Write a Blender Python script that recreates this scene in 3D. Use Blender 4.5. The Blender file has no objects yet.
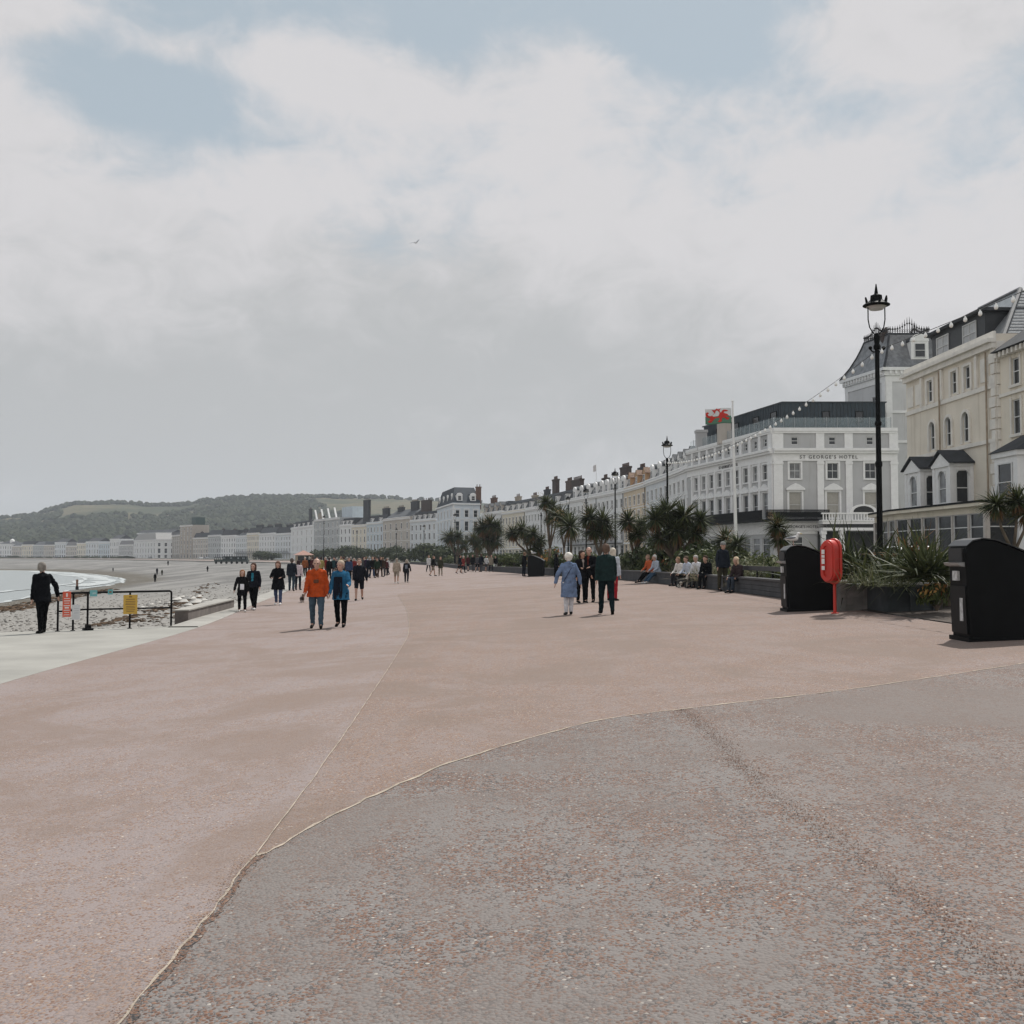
import bpy, math, random
from mathutils import Vector, Matrix, noise
R = math.radians
rnd = random.Random(7)
sc = bpy.context.scene
COL = sc.collection
F = 1024.0
CAMZ = 1.6
PITCH = math.atan(44.0 / F)
CP, SP = math.cos(PITCH), math.sin(PITCH)

# ------------------------------------------------------------------ layout helpers
def ray(px, py):
    u = (px - 512) / F; w = (512 - py) / F
    return Vector((u, CP - w * SP, SP + w * CP))
def gz(x):
    return min(max(.043 * x, -.3), .45)
def ground(px, py):
    """where a sight line of the survey meets the promenade surface"""
    r = ray(px, py); d = 5.0
    for _ in range(60):
        p = r * d
        d = (CAMZ - gz(p.x)) / max(1e-4, -r.z) if r.z < -1e-4 else d
    p = r * d
    return Vector((p.x, p.y, gz(p.x)))
def at(px, py, Y):
    r = ray(px, py); d = Y / r.y
    return Vector((r.x * d, Y, CAMZ + r.z * d))

# ------------------------------------------------------------------ materials
MATS = {}
def nodes_of(m):
    m.use_nodes = True
    return m.node_tree.nodes, m.node_tree.links
def simple(name, col, rough=.7, var=.12, scale=3.0, metal=0.0, spec=.5, bump=0.0, bscale=40.0):
    """one base colour with soft procedural mottling"""
    if name in MATS: return MATS[name]
    m = bpy.data.materials.new(name); n, l = nodes_of(m)
    b = n['Principled BSDF']; b.inputs['Roughness'].default_value = rough; b.inputs['Metallic'].default_value = metal
    b.inputs['Specular IOR Level'].default_value = spec
    tc = n.new('ShaderNodeTexCoord'); nt = n.new('ShaderNodeTexNoise'); nt.inputs['Scale'].default_value = scale; nt.inputs['Detail'].default_value = 5
    l.new(tc.outputs['Object'], nt.inputs['Vector'])
    mx = n.new('ShaderNodeMix'); mx.data_type = 'RGBA'
    mx.inputs['A'].default_value = (*[c * (1 - var) for c in col], 1); mx.inputs['B'].default_value = (*[min(1, c * (1 + var)) for c in col], 1)
    mr = n.new('ShaderNodeMapRange'); mr.inputs['From Min'].default_value = .3; mr.inputs['From Max'].default_value = .7
    l.new(nt.outputs['Fac'], mr.inputs['Value']); l.new(mr.outputs['Result'], mx.inputs['Factor']); l.new(mx.outputs['Result'], b.inputs['Base Color'])
    if bump:
        n2 = n.new('ShaderNodeTexNoise'); n2.inputs['Scale'].default_value = bscale; l.new(tc.outputs['Object'], n2.inputs['Vector'])
        bp = n.new('ShaderNodeBump'); bp.inputs['Strength'].default_value = bump; bp.inputs['Distance'].default_value = .02
        l.new(n2.outputs['Fac'], bp.inputs['Height']); l.new(bp.outputs['Normal'], b.inputs['Normal'])
    MATS[name] = m
    return m
def glass(name='window_glass', col=(.018,.021,.025)):
    if name in MATS: return MATS[name]
    m = simple(name, col, .12, .5, .9); return m
def darken(c): return tuple(v*(.45+.55*min(1,max(c)/.06)) for v in c)
def leafmat(name, c1, c2, rough=.5, trans=.25):
    if name in MATS: return MATS[name]
    m = bpy.data.materials.new(name); n, l = nodes_of(m); b = n['Principled BSDF']; b.inputs['Roughness'].default_value = rough; b.inputs['Specular IOR Level'].default_value = .13
    g = n.new('ShaderNodeNewGeometry'); mx = n.new('ShaderNodeMix'); mx.data_type = 'RGBA'
    mx.inputs['A'].default_value = (*c1, 1); mx.inputs['B'].default_value = (*c2, 1)
    l.new(g.outputs['Random Per Island'], mx.inputs['Factor']); l.new(mx.outputs['Result'], b.inputs['Base Color'])
    t = n.new('ShaderNodeBsdfTranslucent'); l.new(mx.outputs['Result'], t.inputs['Color'])
    ms = n.new('ShaderNodeMixShader'); ms.inputs[0].default_value = trans
    l.new(b.outputs[0], ms.inputs[1]); l.new(t.outputs[0], ms.inputs[2]); l.new(ms.outputs[0], n['Material Output'].inputs['Surface'])
    MATS[name] = m
    return m

# ------------------------------------------------------------------ mesh builder
class MB:
    def __init__(s): s.v = []; s.f = []; s.mi = []; s.M = Matrix.Identity(4); s.m = 0
    def add(s, vs, fs):
        o = len(s.v)
        s.v += [tuple(s.M @ Vector(p)) for p in vs]
        for f in fs: s.f.append([o + i for i in f]); s.mi.append(s.m)
    def quad(s, a, b, c, d): s.add([a, b, c, d], [(0, 1, 2, 3)])
    def box(s, x0, x1, y0, y1, z0, z1):
        s.add([(x0,y0,z0),(x1,y0,z0),(x1,y1,z0),(x0,y1,z0),(x0,y0,z1),(x1,y0,z1),(x1,y1,z1),(x0,y1,z1)],
              [(0,3,2,1),(4,5,6,7),(0,1,5,4),(1,2,6,5),(2,3,7,6),(3,0,4,7)])
    def prism(s, pts, z0, z1):
        n = len(pts)
        s.add([(p[0],p[1],z0) for p in pts] + [(p[0],p[1],z1) for p in pts],
              [tuple(range(n-1,-1,-1)), tuple(range(n,2*n))] + [(i,(i+1)%n,n+(i+1)%n,n+i) for i in range(n)])
    def extr(s, pts, axis, a0, a1):
        """outline in the plane normal to axis, thickened from a0 to a1"""
        def mk(p, a):
            return (a, p[0], p[1]) if axis == 'x' else ((p[0], a, p[1]) if axis == 'y' else (p[0], p[1], a))
        n = len(pts)
        s.add([mk(p,a0) for p in pts] + [mk(p,a1) for p in pts],
              [tuple(range(n-1,-1,-1)), tuple(range(n,2*n))] + [(i,(i+1)%n,n+(i+1)%n,n+i) for i in range(n)])
    def tube(s, pts, rs, n=8, cap=True):
        pts = [Vector(p) for p in pts]
        if not hasattr(rs, '__len__'): rs = [rs] * len(pts)
        vs = []; up = None
        for i, p in enumerate(pts):
            t = (pts[min(i+1,len(pts)-1)] - pts[max(i-1,0)])
            if t.length < 1e-9: t = Vector((0,0,1))
            t.normalize()
            if up is None: up = Vector((1,0,0)) if abs(t.x) < .9 else Vector((0,1,0))
            a = (up - t * up.dot(t)).normalized(); b = t.cross(a); up = a
            for k in range(n):
                w = 2*math.pi*k/n; vs.append(p + a*(rs[i]*math.cos(w)) + b*(rs[i]*math.sin(w)))
        fs = []
        for i in range(len(pts)-1):
            for k in range(n): fs.append((i*n+k, i*n+(k+1)%n, (i+1)*n+(k+1)%n, (i+1)*n+k))
        if cap: fs += [tuple(range(n-1,-1,-1)), tuple(range((len(pts)-1)*n, len(pts)*n))]
        s.add(vs, fs)
    def lathe(s, prof, n=16, c=(0,0,0)):
        vs = []; 
        for r, z in prof:
            for k in range(n):
                w = 2*math.pi*k/n; vs.append((c[0]+r*math.cos(w), c[1]+r*math.sin(w), c[2]+z))
        fs = [(i*n+k, i*n+(k+1)%n, (i+1)*n+(k+1)%n, (i+1)*n+k) for i in range(len(prof)-1) for k in range(n)]
        fs += [tuple(range(n-1,-1,-1)), tuple(range((len(prof)-1)*n, len(prof)*n))]
        s.add(vs, fs)
    def ball(s, c, r, n=8, m=6):
        if not hasattr(r, '__len__'): r = (r, r, r)
        vs = [(c[0],c[1],c[2]-r[2])]
        for i in range(1, m):
            a = math.pi*i/m - math.pi/2
            for k in range(n):
                w = 2*math.pi*k/n; vs.append((c[0]+r[0]*math.cos(a)*math.cos(w), c[1]+r[1]*math.cos(a)*math.sin(w), c[2]+r[2]*math.sin(a)))
        vs.append((c[0],c[1],c[2]+r[2])); L = len(vs)-1
        fs = [(0, 1+(k+1)%n, 1+k) for k in range(n)]
        for i in range(m-2):
            for k in range(n): fs.append((1+i*n+k, 1+i*n+(k+1)%n, 1+(i+1)*n+(k+1)%n, 1+(i+1)*n+k))
        fs += [(1+(m-2)*n+k, 1+(m-2)*n+(k+1)%n, L) for k in range(n)]
        s.add(vs, fs)
    def capsule(s, p0, r0, p1, r1, n=10):
        p0, p1 = Vector(p0), Vector(p1); d = p1-p0; L = d.length
        t = d.normalized() if L > 1e-6 else Vector((0,0,1))
        P = []; Q = []
        for a in (-80,-55,-28): P.append(p0 + t*(r0*math.sin(R(a)))); Q.append(r0*math.cos(R(a)))
        P.append(p0); Q.append(r0)
        if L > 1e-6: P.append(p1); Q.append(r1)
        for a in (28,55,80): P.append(p1 + t*(r1*math.sin(R(a)))); Q.append(r1*math.cos(R(a)))
        a = t.orthogonal().normalized(); b = t.cross(a); vs = []
        for p, q in zip(P, Q):
            for k in range(n):
                w = 2*math.pi*k/n; vs.append(p + a*(q*math.cos(w)) + b*(q*math.sin(w)))
        fs = [(i*n+k, i*n+(k+1)%n, (i+1)*n+(k+1)%n, (i+1)*n+k) for i in range(len(P)-1) for k in range(n)]
        fs += [tuple(range(n-1,-1,-1)), tuple(range((len(P)-1)*n, len(P)*n))]
        s.add(vs, fs)
    def mesh(s, name, mats, smooth=False):
        me = bpy.data.meshes.new(name); me.from_pydata(s.v, [], s.f)
        for m in (mats if isinstance(mats, (list, tuple)) else [mats]): me.materials.append(m)
        me.polygons.foreach_set('material_index', s.mi)
        if smooth: me.polygons.foreach_set('use_smooth', [True]*len(s.f))
        me.update(); return me
    def build(s, name, mats, parent=None, smooth=False, loc=None):
        return link(name, s.mesh(name, mats, smooth), parent, loc)

def link(name, data, parent=None, loc=None, mat=None):
    o = bpy.data.objects.new(name, data); COL.objects.link(o)
    if parent is not None: o.parent = parent
    if loc is not None: o.location = loc
    if mat is not None: o.matrix_local = mat
    return o
def tag(o, label=None, cat=None, group=None, kind=None):
    if label: o['label'] = label
    if cat: o['category'] = cat
    if group: o['group'] = group
    if kind: o['kind'] = kind
    return o
def thing(name, label, cat, loc=(0,0,0), rz=0, group=None):
    o = bpy.data.objects.new(name, None); COL.objects.link(o); o.location = loc; o.rotation_euler = (0,0,rz)
    o.empty_display_size = .2
    return tag(o, label, cat, group)
def dup(root, loc, rz=0, label=None, group=None, s=None):
    r = root.copy(); COL.objects.link(r); r.location = loc; r.rotation_euler = (0,0,rz)
    if s: r.scale = (s,s,s) if not hasattr(s,'__len__') else s
    if label: r['label'] = label
    if group: r['group'] = group
    for ch in list(root.children):
        c = ch.copy(); COL.objects.link(c); c.parent = r
        for g in ch.children:
            d = g.copy(); COL.objects.link(d); d.parent = c
    return r
def crom(P, n):
    """resample a polyline as a smooth curve, n points per span"""
    P = [Vector((*p, 0)) if len(p) == 2 else Vector(p) for p in P]; out = []
    for i in range(len(P)-1):
        a = P[max(i-1,0)]; b = P[i]; c = P[i+1]; d = P[min(i+2,len(P)-1)]
        for k in range(n):
            t = k/n
            out.append(.5*((2*b) + (c-a)*t + (2*a-5*b+4*c-d)*t*t + (3*b-a-3*c+d)*t**3))
    out.append(P[-1]); return out
# ------------------------------------------------------------------ people (built first, while the scene is empty)
def remesh(mb, voxel, mat, smooth=3):
    me = mb.mesh('tmp', mat); o = bpy.data.objects.new('tmp', me); COL.objects.link(o)
    r = o.modifiers.new('r', 'REMESH'); r.mode = 'VOXEL'; r.voxel_size = voxel; r.use_smooth_shade = True
    s = o.modifiers.new('s', 'SMOOTH'); s.factor = .5; s.iterations = smooth
    dg = bpy.context.evaluated_depsgraph_get()
    out = bpy.data.meshes.new_from_object(o.evaluated_get(dg), depsgraph=dg)
    bpy.data.objects.remove(o); bpy.data.meshes.remove(me)
    out.materials.clear(); out.materials.append(mat)
    return out
SKIN = simple('skin', (.42, .25, .19), .55, .08)
SKIN2 = simple('skin_tanned', (.34, .19, .13), .55, .08)
DARKEYE = simple('eye_dark', (.02, .015, .015), .3)
def cloth(name, c, rough=.9): return simple('cloth_' + name, darken(c), rough, .22, 9.0, spec=.05, bump=.25, bscale=14.0)

def skeleton(pose):
    """joints of a 1.75 m figure facing -Y; pose angles in degrees"""
    g = pose.get; J = {}
    sit = g('sit', False); lean = R(g('lean', 3)); 
    hz = .50 if sit else .93
    hz -= g('drop', 0)
    J['pel'] = Vector((0, 0, hz))
    def T(x, up, fwd=0):      # torso frame: leaning forward (towards -Y)
        return J['pel'] + Vector((x, -math.sin(lean)*up - math.cos(lean)*fwd, math.cos(lean)*up - math.sin(lean)*fwd))
    J['T'] = T
    for sd, nm in ((1,'l'), (-1,'r')):
        hip = J['pel'] + Vector((.095*sd, 0, 0))
        th = R(g('thigh_'+nm, 90 if sit else 0)); kn = R(g('knee_'+nm, 88 if sit else 3)); spread = R(g('spread', 3))
        kd = Vector((math.sin(spread)*sd*math.cos(th), -math.sin(th), -math.cos(th)))
        knee = hip + kd*.43
        a2 = th - kn
        ank = knee + Vector((math.sin(spread)*sd*.3, -math.sin(a2), -math.cos(a2)))*.42
        a3 = max(min(a2, .5), -.9)
        ft = Vector((.12*sd, -math.cos(a3*.7), -.35 + (math.sin(a3*.7) if not sit else 0))).normalized()
        J['hip'+nm], J['knee'+nm], J['ank'+nm], J['toe'+nm] = hip, knee, ank, ank + ft*.17
        sh = T(.172*sd, .475)
        sw = R(g('arm_'+nm, 0)) ; ab = R(g('abd_'+nm, 9)); el = R(g('elbow_'+nm, 14)); inn = R(g('in_'+nm, 0))
        ud = Vector((math.sin(ab)*sd, -math.sin(sw)*math.cos(ab), -math.cos(sw)*math.cos(ab)))
        elb = sh + ud*.29
        f2 = sw + el
        fd = Vector((math.sin(ab*.4)*sd - math.sin(inn)*sd, -math.sin(f2), -math.cos(f2))).normalized()
        wr = elb + fd*.25
        J['sh'+nm], J['elb'+nm], J['wr'+nm], J['fd'+nm] = sh, elb, wr, fd
    J['neck'] = T(0, .54); hl = R(g('head_lean', 2)); ht = R(g('head_turn', 0))
    hc = T(0, .69, .025 + math.sin(hl)*.06); J['head'] = hc
    J['hf'] = Vector((math.sin(ht), -math.cos(ht), -math.sin(hl)))
    return J
def sink(J):
    lo = min(J['ankl'].z, J['ankr'].z, J['toel'].z+.05, J['toer'].z+.05) - .075
    return lo
def head_parts(mb, J):
    c = J['head']; f = J['hf'].normalized(); s = f.cross(Vector((0,0,1))).normalized(); u = s.cross(f)
    def P(a, b, d): return c + (s*a + f*b + u*d)*1.12 + u*.012
    mb.ball(P(0,-.012,.03), (.088,.103,.098), 14, 10)
    mb.capsule(P(0,.03,-.02), .072, P(0,.045,-.082), .046)
    mb.capsule(P(0,.092,.012), .012, P(0,.105,-.025), .019)
    mb.capsule(P(-.025,.072,-.062), .015, P(.025,.072,-.062), .015)
    for k in (-1,1):
        mb.ball(P(.08*k,-.012,-.005), (.016,.026,.034), 8, 6)
        mb.capsule(P(.05*k,.078,.035), .013, P(.015*k,.088,.035), .012)
    return P
def folds(me, amp):
    """creases: push the cloth in and out along slanting folds"""
    s_ = rnd.uniform(0, 50); nr = [v.normal.copy() for v in me.vertices]
    for v, n_ in zip(me.vertices, nr):
        q = v.co; a = noise.noise(Vector((q.x*7+s_, q.y*7, q.z*13+q.x*5))) ; b = noise.noise(Vector((q.x*16, q.y*16+s_, q.z*26-q.x*9)))
        v.co = q + n_*(amp*(1.3*a + .8*b))
def make_person(label, H=1.75, pose={}, top='jacket', topc=(.1,.1,.1), hem=None, legs=(.05,.06,.1), shorts=False, shoes=(.03,.03,.03),
                hair=(.25,.2,.16), hairstyle='short', skin=None, voxel=.014, bulk=1.0, sleeves=True, extras=None, hood=False, leg_cut=None, hat=None, flare=.03, collar=None):
    skin = skin or SKIN
    J = skeleton(pose); T = J['T']; lo = sink(J) if not pose.get('sit') else min(J['ankl'].z, J['ankr'].z) - .075
    body = MB()
    P = head_parts(body, J)
    body.capsule(J['neck'] - Vector((0,0,.05)), .062, J['head'] + Vector((0,.015,-.05)), .055)
    b = bulk
    def torso(mb, e, top_=.49, low=0.0):
        for sd in (-1,1):
            mb.capsule(T(.055*sd,.44), .105*b+e, T(.05*sd,.24), .10*b+e)
            mb.capsule(T(.05*sd,.24), .10*b+e, T(.06*sd,low), .11*b+e)
            mb.capsule(T(.03*sd,.505), .055+e*.7, T(.155*sd,.462), .052+e*.7)
            mb.capsule(T(.150*sd,.455), .055+e*.7, T(.10*sd,.34), .08+e)
    def arm(mb, nm, e, w=1.0):
        mb.capsule(J['sh'+nm], .056+e, J['elb'+nm], .044+e)
        mb.capsule(J['elb'+nm], .044+e, J['wr'+nm]*w + J['elb'+nm]*(1-w), .030+e)
    def leg(mb, nm, e, w=1.0):
        mb.capsule(J['hip'+nm], .092*b+e, J['knee'+nm], .06+e)
        if w > 0: mb.capsule(J['knee'+nm], .06+e, J['ank'+nm]*w + J['knee'+nm]*(1-w), .042+e)
    torso(body, 0)
    for nm, sd in (('l',1),('r',-1)):
        arm(body, nm, 0); leg(body, nm, 0)
        body.capsule(J['ank'+nm], .038, J['toe'+nm], .033)
        # hand: palm, four fingers of different length, thumb from the side
        wr, fd = J['wr'+nm], J['fd'+nm]; across = Vector((0,-1,0)); across = (across - fd*across.dot(fd)).normalized(); pal = fd.cross(across)
        body.capsule(wr + across*.018 + fd*.02, .021, wr + across*.014 + fd*.085, .018); body.capsule(wr - across*.018 + fd*.02, .021, wr - across*.022 + fd*.08, .018)
        for i, ln in enumerate((.062,.072,.068,.052)):
            a = wr + fd*.085 + across*(.032 - .022*i); m = a + fd*ln*.55; e2 = m + (fd*.8 + pal*.5*(-sd)).normalized()*ln*.5
            body.capsule(a, .0095, m, .009, 6); body.capsule(m, .009, e2, .0075, 6)
        body.capsule(wr + across*.03 + fd*.03, .012, wr + across*.052 + fd*.075, .010, 6)
    me = remesh(body, voxel, skin, 2)
    root = link('person', me); tag(root, label, 'person')
    off = Vector((0,0,-lo)); me.transform(Matrix.Translation(off))
    def part(name, mb, mat, v=voxel, sm=3):
        m2 = remesh(mb, v, mat, sm)
        if name in ('jacket','shirt','trousers','shorts'): folds(m2, .011 if name == 'jacket' else .008)
        m2.transform(Matrix.Translation(off)); return link(name, m2, root)
    tc = topc if not hasattr(topc, '__len__') else cloth('%s_%.2f_%.2f_%.2f' % ((top,) + tuple(topc)), topc)
    tp = MB(); torso(tp, .022, low=.02)
    if sleeves:
        for nm in 'lr': arm(tp, nm, .02 if top != 'shirt' else .012, .97)
    else:
        for nm in 'lr': tp.capsule(J['sh'+nm], .072, J['elb'+nm]*.6+J['sh'+nm]*.4, .064)
    tp.capsule(J['neck'] - Vector((0,-.01,.06)), .085, J['neck'] + Vector((0,.005,-.005)), .072)
    h = hem if hem is not None else -.10
    if not pose.get('sit'):
        vs = []; nr = 20; lv = [.36,.2,.06,-.06] + ([h*.5-.03] if h < -.2 else []) + [h]
        for i_, q in enumerate(lv):
            t = max(0, (.06-q)/max(.01,.06-h)) if q < .06 else 0
            rx = (.165 if q > .3 else .158 + .02*(q < .1))*b + .012 + flare*t; ry = (.118 if q > .3 else .122)*b + .012 + flare*t*1.1
            cc = T(0, q) if q > 0 else Vector((0, 0, J['pel'].z + q))
            for k_ in range(nr): vs.append((cc.x + rx*math.cos(2*math.pi*k_/nr)*(1+.035*math.sin(5*k_+i_)), cc.y + ry*math.sin(2*math.pi*k_/nr)*(1+.05*math.cos(3*k_+i_*2)), cc.z))
        n_ = len(lv); tp.add(vs, [(i_*nr+(k_+1)%nr, i_*nr+k_, (i_+1)*nr+k_, (i_+1)*nr+(k_+1)%nr) for i_ in range(n_-1) for k_ in range(nr)] + [tuple(range(nr)), tuple(range(n_*nr-1, (n_-1)*nr-1, -1))])
    else:
        for nm in 'lr': tp.capsule(J['hip'+nm]+Vector((0,.0,.03)), .13*b, J['hip'+nm]*.6+J['knee'+nm]*.4+Vector((0,0,.02)), .105)
    if hood: tp.capsule(T(-.05,.53,-.07), .06, T(.05,.53,-.07), .06); tp.capsule(T(0,.53,-.08), .07, T(0,.44,-.10), .045)
    part('jacket' if top in ('jacket','coat') else 'shirt', tp, tc)
    lc = cloth('legs_%.2f_%.2f_%.2f' % tuple(legs), legs)
    tr = MB()
    for nm, sd in (('l',1),('r',-1)):
        if shorts:
            tr.capsule(J['hip'+nm], .115, J['knee'+nm]*.85+J['hip'+nm]*.15, .085)
        else: leg(tr, nm, .016, leg_cut or .97)
        tr.capsule(T(.06*sd,.06), .105, J['hip'+nm], .112)
    part('shorts' if shorts else 'trousers', tr, lc)
    sm = cloth('shoe_%.2f_%.2f_%.2f' % tuple(shoes), shoes, .5)
    for nm in 'lr':
        s2 = MB(); s2.capsule(J['ank'+nm]+Vector((0,.02,-.02)), .048, J['toe'+nm], .042); s2.capsule(J['ank'+nm]+Vector((0,.03,-.03)), .045, J['ank'+nm], .046)
        part('shoe', s2, sm, max(voxel,.016), 2)
    if hairstyle != 'bald':
        hr = MB()
        hr.ball(P(0,-.028,.052), (.100,.110,.094), 14, 10); hr.capsule(P(0,-.065,.03), .072, P(0,-.06,-.045), .06); hr.capsule(P(.062,-.02,.03), .035, P(.066,-.03,-.03), .03); hr.capsule(P(-.062,-.02,.03), .035, P(-.066,-.03,-.03), .03)
        if hairstyle == 'bob':
            for k in (-1,1): hr.capsule(P(.062*k,-.02,.05), .048, P(.07*k,-.025,-.1), .038)
            hr.capsule(P(0,-.06,0), .07, P(0,-.06,-.08), .055)
        if hairstyle == 'puff': hr.ball(P(0,-.025,.042), (.122,.13,.12), 14, 10)
        if hairstyle == 'tail':
            hr.capsule(P(0,-.1,.03), .035, P(0,-.15,-.12), .02)
        part('hair', hr, cloth('hair_%.2f_%.2f_%.2f' % tuple(hair), hair, .7), max(voxel,.014), 2)
    elif hair:
        hr = MB(); hr.capsule(P(-.06,-.05,.0), .035, P(.06,-.05,.0), .035); hr.capsule(P(-.07,-.02,.0), .02, P(-.075,-.02,-.02), .012); hr.capsule(P(.07,-.02,.0), .02, P(.075,-.02,-.02), .012)
        part('hair', hr, cloth('hair_%.2f_%.2f_%.2f' % tuple(hair), hair, .7), max(voxel,.014), 2)
    if hat:
        ht = MB(); ht.ball(P(0,-.02,.06), (.108,.118,.09), 14, 8); ht.capsule(P(-.04,.08,.055), .02, P(.04,.08,.055), .02)
        part('cap', ht, cloth('cap_%.2f_%.2f_%.2f' % tuple(hat), hat, .8), max(voxel,.014), 2)
    if voxel < .016:
        for k in (-1,1):
            e = MB(); e.ball(P(.031*k,.080,.014), .0135, 8, 6); m3 = e.mesh('eye', DARKEYE, True); m3.transform(Matrix.Translation(off)); link('eye', m3, root)
    if collar:
        cb = MB(); cb.capsule(T(0,.50,.105), .022, T(0,.28,.125), .026); cb.capsule(T(0,.5,.09), .05, T(0,.42,.11), .03)
        part('shirt_front', cb, cloth('front_%.2f_%.2f_%.2f' % tuple(collar), collar), .014, 2)
    if extras: extras(root, J, T, P, part)
    s = H/1.75; root.scale = (s,s,s)
    return root
def put(p, px, py, rz=0):
    g = ground(px, py); p.location = g; p.rotation_euler = (0,0,R(rz)); return g

NV = .0125
W1 = dict(thigh_l=16, knee_l=6, thigh_r=-14, knee_r=16, arm_l=-16, arm_r=18)
W2 = dict(thigh_r=16, knee_r=6, thigh_l=-14, knee_l=16, arm_r=-16, arm_l=18)
W3 = dict(thigh_l=12, knee_l=4, thigh_r=-10, knee_r=14, arm_l=-12, arm_r=14)
ST = dict(spread=3)
def strap(c, nm, x0, x1):
    def fn(root, J, T, P, part):
        mb = MB(); mb.capsule(T(x0,.50,-.10), .014, T((x0+x1)/2,.27,-.155), .014); mb.capsule(T((x0+x1)/2,.27,-.155), .014, T(x1,.02,-.14), .014); part(nm, mb, cloth('strap', c), .012, 1)
    return fn
def panel(c, nm, w, z0, z1, out=.13, x=0):
    def fn(root, J, T, P, part):
        mb = MB(); mb.capsule(T(x-w,z1,out-.02), .018, T(x+w,z1,out-.02), .018); mb.capsule(T(x-w,z0,out-.01), .018, T(x+w,z0,out-.01), .018)
        for i in range(5):
            q = x - w + 2*w*i/4; mb.capsule(T(q,z1,out-.02), .018, T(q,z0,out-.01), .018)
        part(nm, mb, cloth('panel_%.2f_%.2f_%.2f' % tuple(c), c), .013, 1)
    return fn

# left side
p = make_person('man in dark suit leaning a hand on the black railing, facing the sea', 1.72, dict(thigh_l=-4, knee_l=2, thigh_r=9, knee_r=10, spread=-3, arm_l=2, abd_l=7, elbow_l=8, arm_r=-4, abd_r=34, elbow_r=10, head_turn=-30, lean=4),
    topc=(.009,.010,.013), hem=-.16, legs=(.006,.007,.009), shoes=(.012,.012,.012), hair=(.22,.2,.18), hairstyle='short', voxel=NV); g = put(p, 42, 633.5, 228)
p = make_person('bald man in orange jacket and blue jeans walking towards the camera', 1.74, dict(W3, abd_l=13, abd_r=13, elbow_l=20, elbow_r=20, head_lean=6), topc=(.38,.062,.016), hem=-.13, bulk=1.16,
    legs=(.055,.085,.115), shoes=(.02,.018,.016), hair=(.4,.37,.34), hairstyle='bald', voxel=NV, extras=panel((.12,.05,.03), 'chest_print', .05, .24, .30, .165)); put(p, 316.5, 628.5, 4)
p = make_person('woman in dark and bright blue jacket walking beside the orange jacket man', 1.66, dict(W3, arm_l=22, elbow_l=62, abd_l=16, abd_r=10, head_turn=-14), topc=(.024,.108,.205), hem=-.2, bulk=1.1,
    legs=(.012,.012,.015), shoes=(.012,.012,.012), hair=(.42,.34,.27), hairstyle='short', voxel=NV, extras=panel((.014,.018,.03), 'dark_front_panel', .10, -.16, .40, .170, -.035)); put(p, 340.5, 627, -4)
p = make_person('child in black coat carrying a white bag at the beach edge', 1.42, dict(W3, abd_r=20), topc=(.014,.014,.017), hem=-.24, legs=(.012,.012,.014), shoes=(.5,.48,.46), hair=(.22,.11,.06), hairstyle='bob', voxel=NV,
    extras=panel((.62,.62,.66), 'white_bag', .065, .03, .24, .155)); put(p, 242, 612, 12)
p = make_person('woman in black jacket with teal scarf walking beside the child', 1.66, dict(W1, elbow_l=30), topc=(.015,.017,.025), hem=-.05, legs=(.012,.012,.013), shoes=(.5,.48,.47), hair=(.07,.04,.03), hairstyle='bob', voxel=NV,
    extras=panel((.03,.17,.24), 'teal_scarf', .035, .18, .46, .13)); put(p, 253.5, 610, -8)
p = make_person('woman in long loose black coat and jeans walking alone', 1.68, dict(W3, arm_l=18, elbow_l=65, in_l=30, arm_r=18, elbow_r=65, in_r=30, abd_l=20, abd_r=20, head_lean=18), topc=(.010,.011,.012), hem=-.30, bulk=1.2, flare=.06,
    legs=(.05,.07,.13), shoes=(.6,.6,.6), hair=(.14,.08,.06), hairstyle='bob', voxel=NV, hood=True); put(p, 278, 605, 0)
p = make_person('man in navy jacket seen from behind by the beach kerb', 1.76, dict(W3), topc=(.02,.025,.035), legs=(.03,.045,.06), shoes=(.02,.02,.02), hair=(.1,.08,.07), voxel=.016); put(p, 291.5, 591, 184)
p = make_person('woman in pale pink jacket seen from behind by the beach kerb', 1.64, dict(ST, abd_l=14), topc=(.50,.42,.44), legs=(.02,.025,.035), shoes=(.03,.03,.03), hair=(.05,.03,.03), hairstyle='bob', voxel=.016); put(p, 298, 590, 172)
p = make_person('man in black shorts and jacket with pale chest patch striding forward', 1.80, dict(thigh_r=20, knee_r=4, thigh_l=-8, knee_l=42, arm_l=-18, arm_r=14, abd_l=20), topc=(.014,.017,.026), hem=-.06, legs=(.014,.016,.024), shorts=True, shoes=(.015,.015,.015), hair=(.2,.15,.12), bulk=1.12, voxel=NV,
    extras=panel((.45,.5,.55), 'chest_patch', .05, .33, .37, .13)); put(p, 359, 600.5, 8)
p = make_person('person in beige top and shorts walking away mid promenade', 1.72, dict(W3), topc=(.30,.25,.2), legs=(.26,.22,.18), shorts=True, shoes=(.5,.5,.48), hair=(.3,.26,.22), skin=SKIN2, voxel=.018); put(p, 396.5, 583.5, 178)
p = make_person('woman in dark coat with grey backpack walking away mid promenade', 1.64, dict(W3, abd_r=16), topc=(.02,.02,.026), hem=-.16, legs=(.02,.02,.03), shoes=(.4,.38,.36), hair=(.35,.3,.25), hairstyle='bob', voxel=.018, extras=panel((.16,.18,.22), 'backpack', .08, .16, .42, -.13)); put(p, 406.5, 583, 176)
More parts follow.
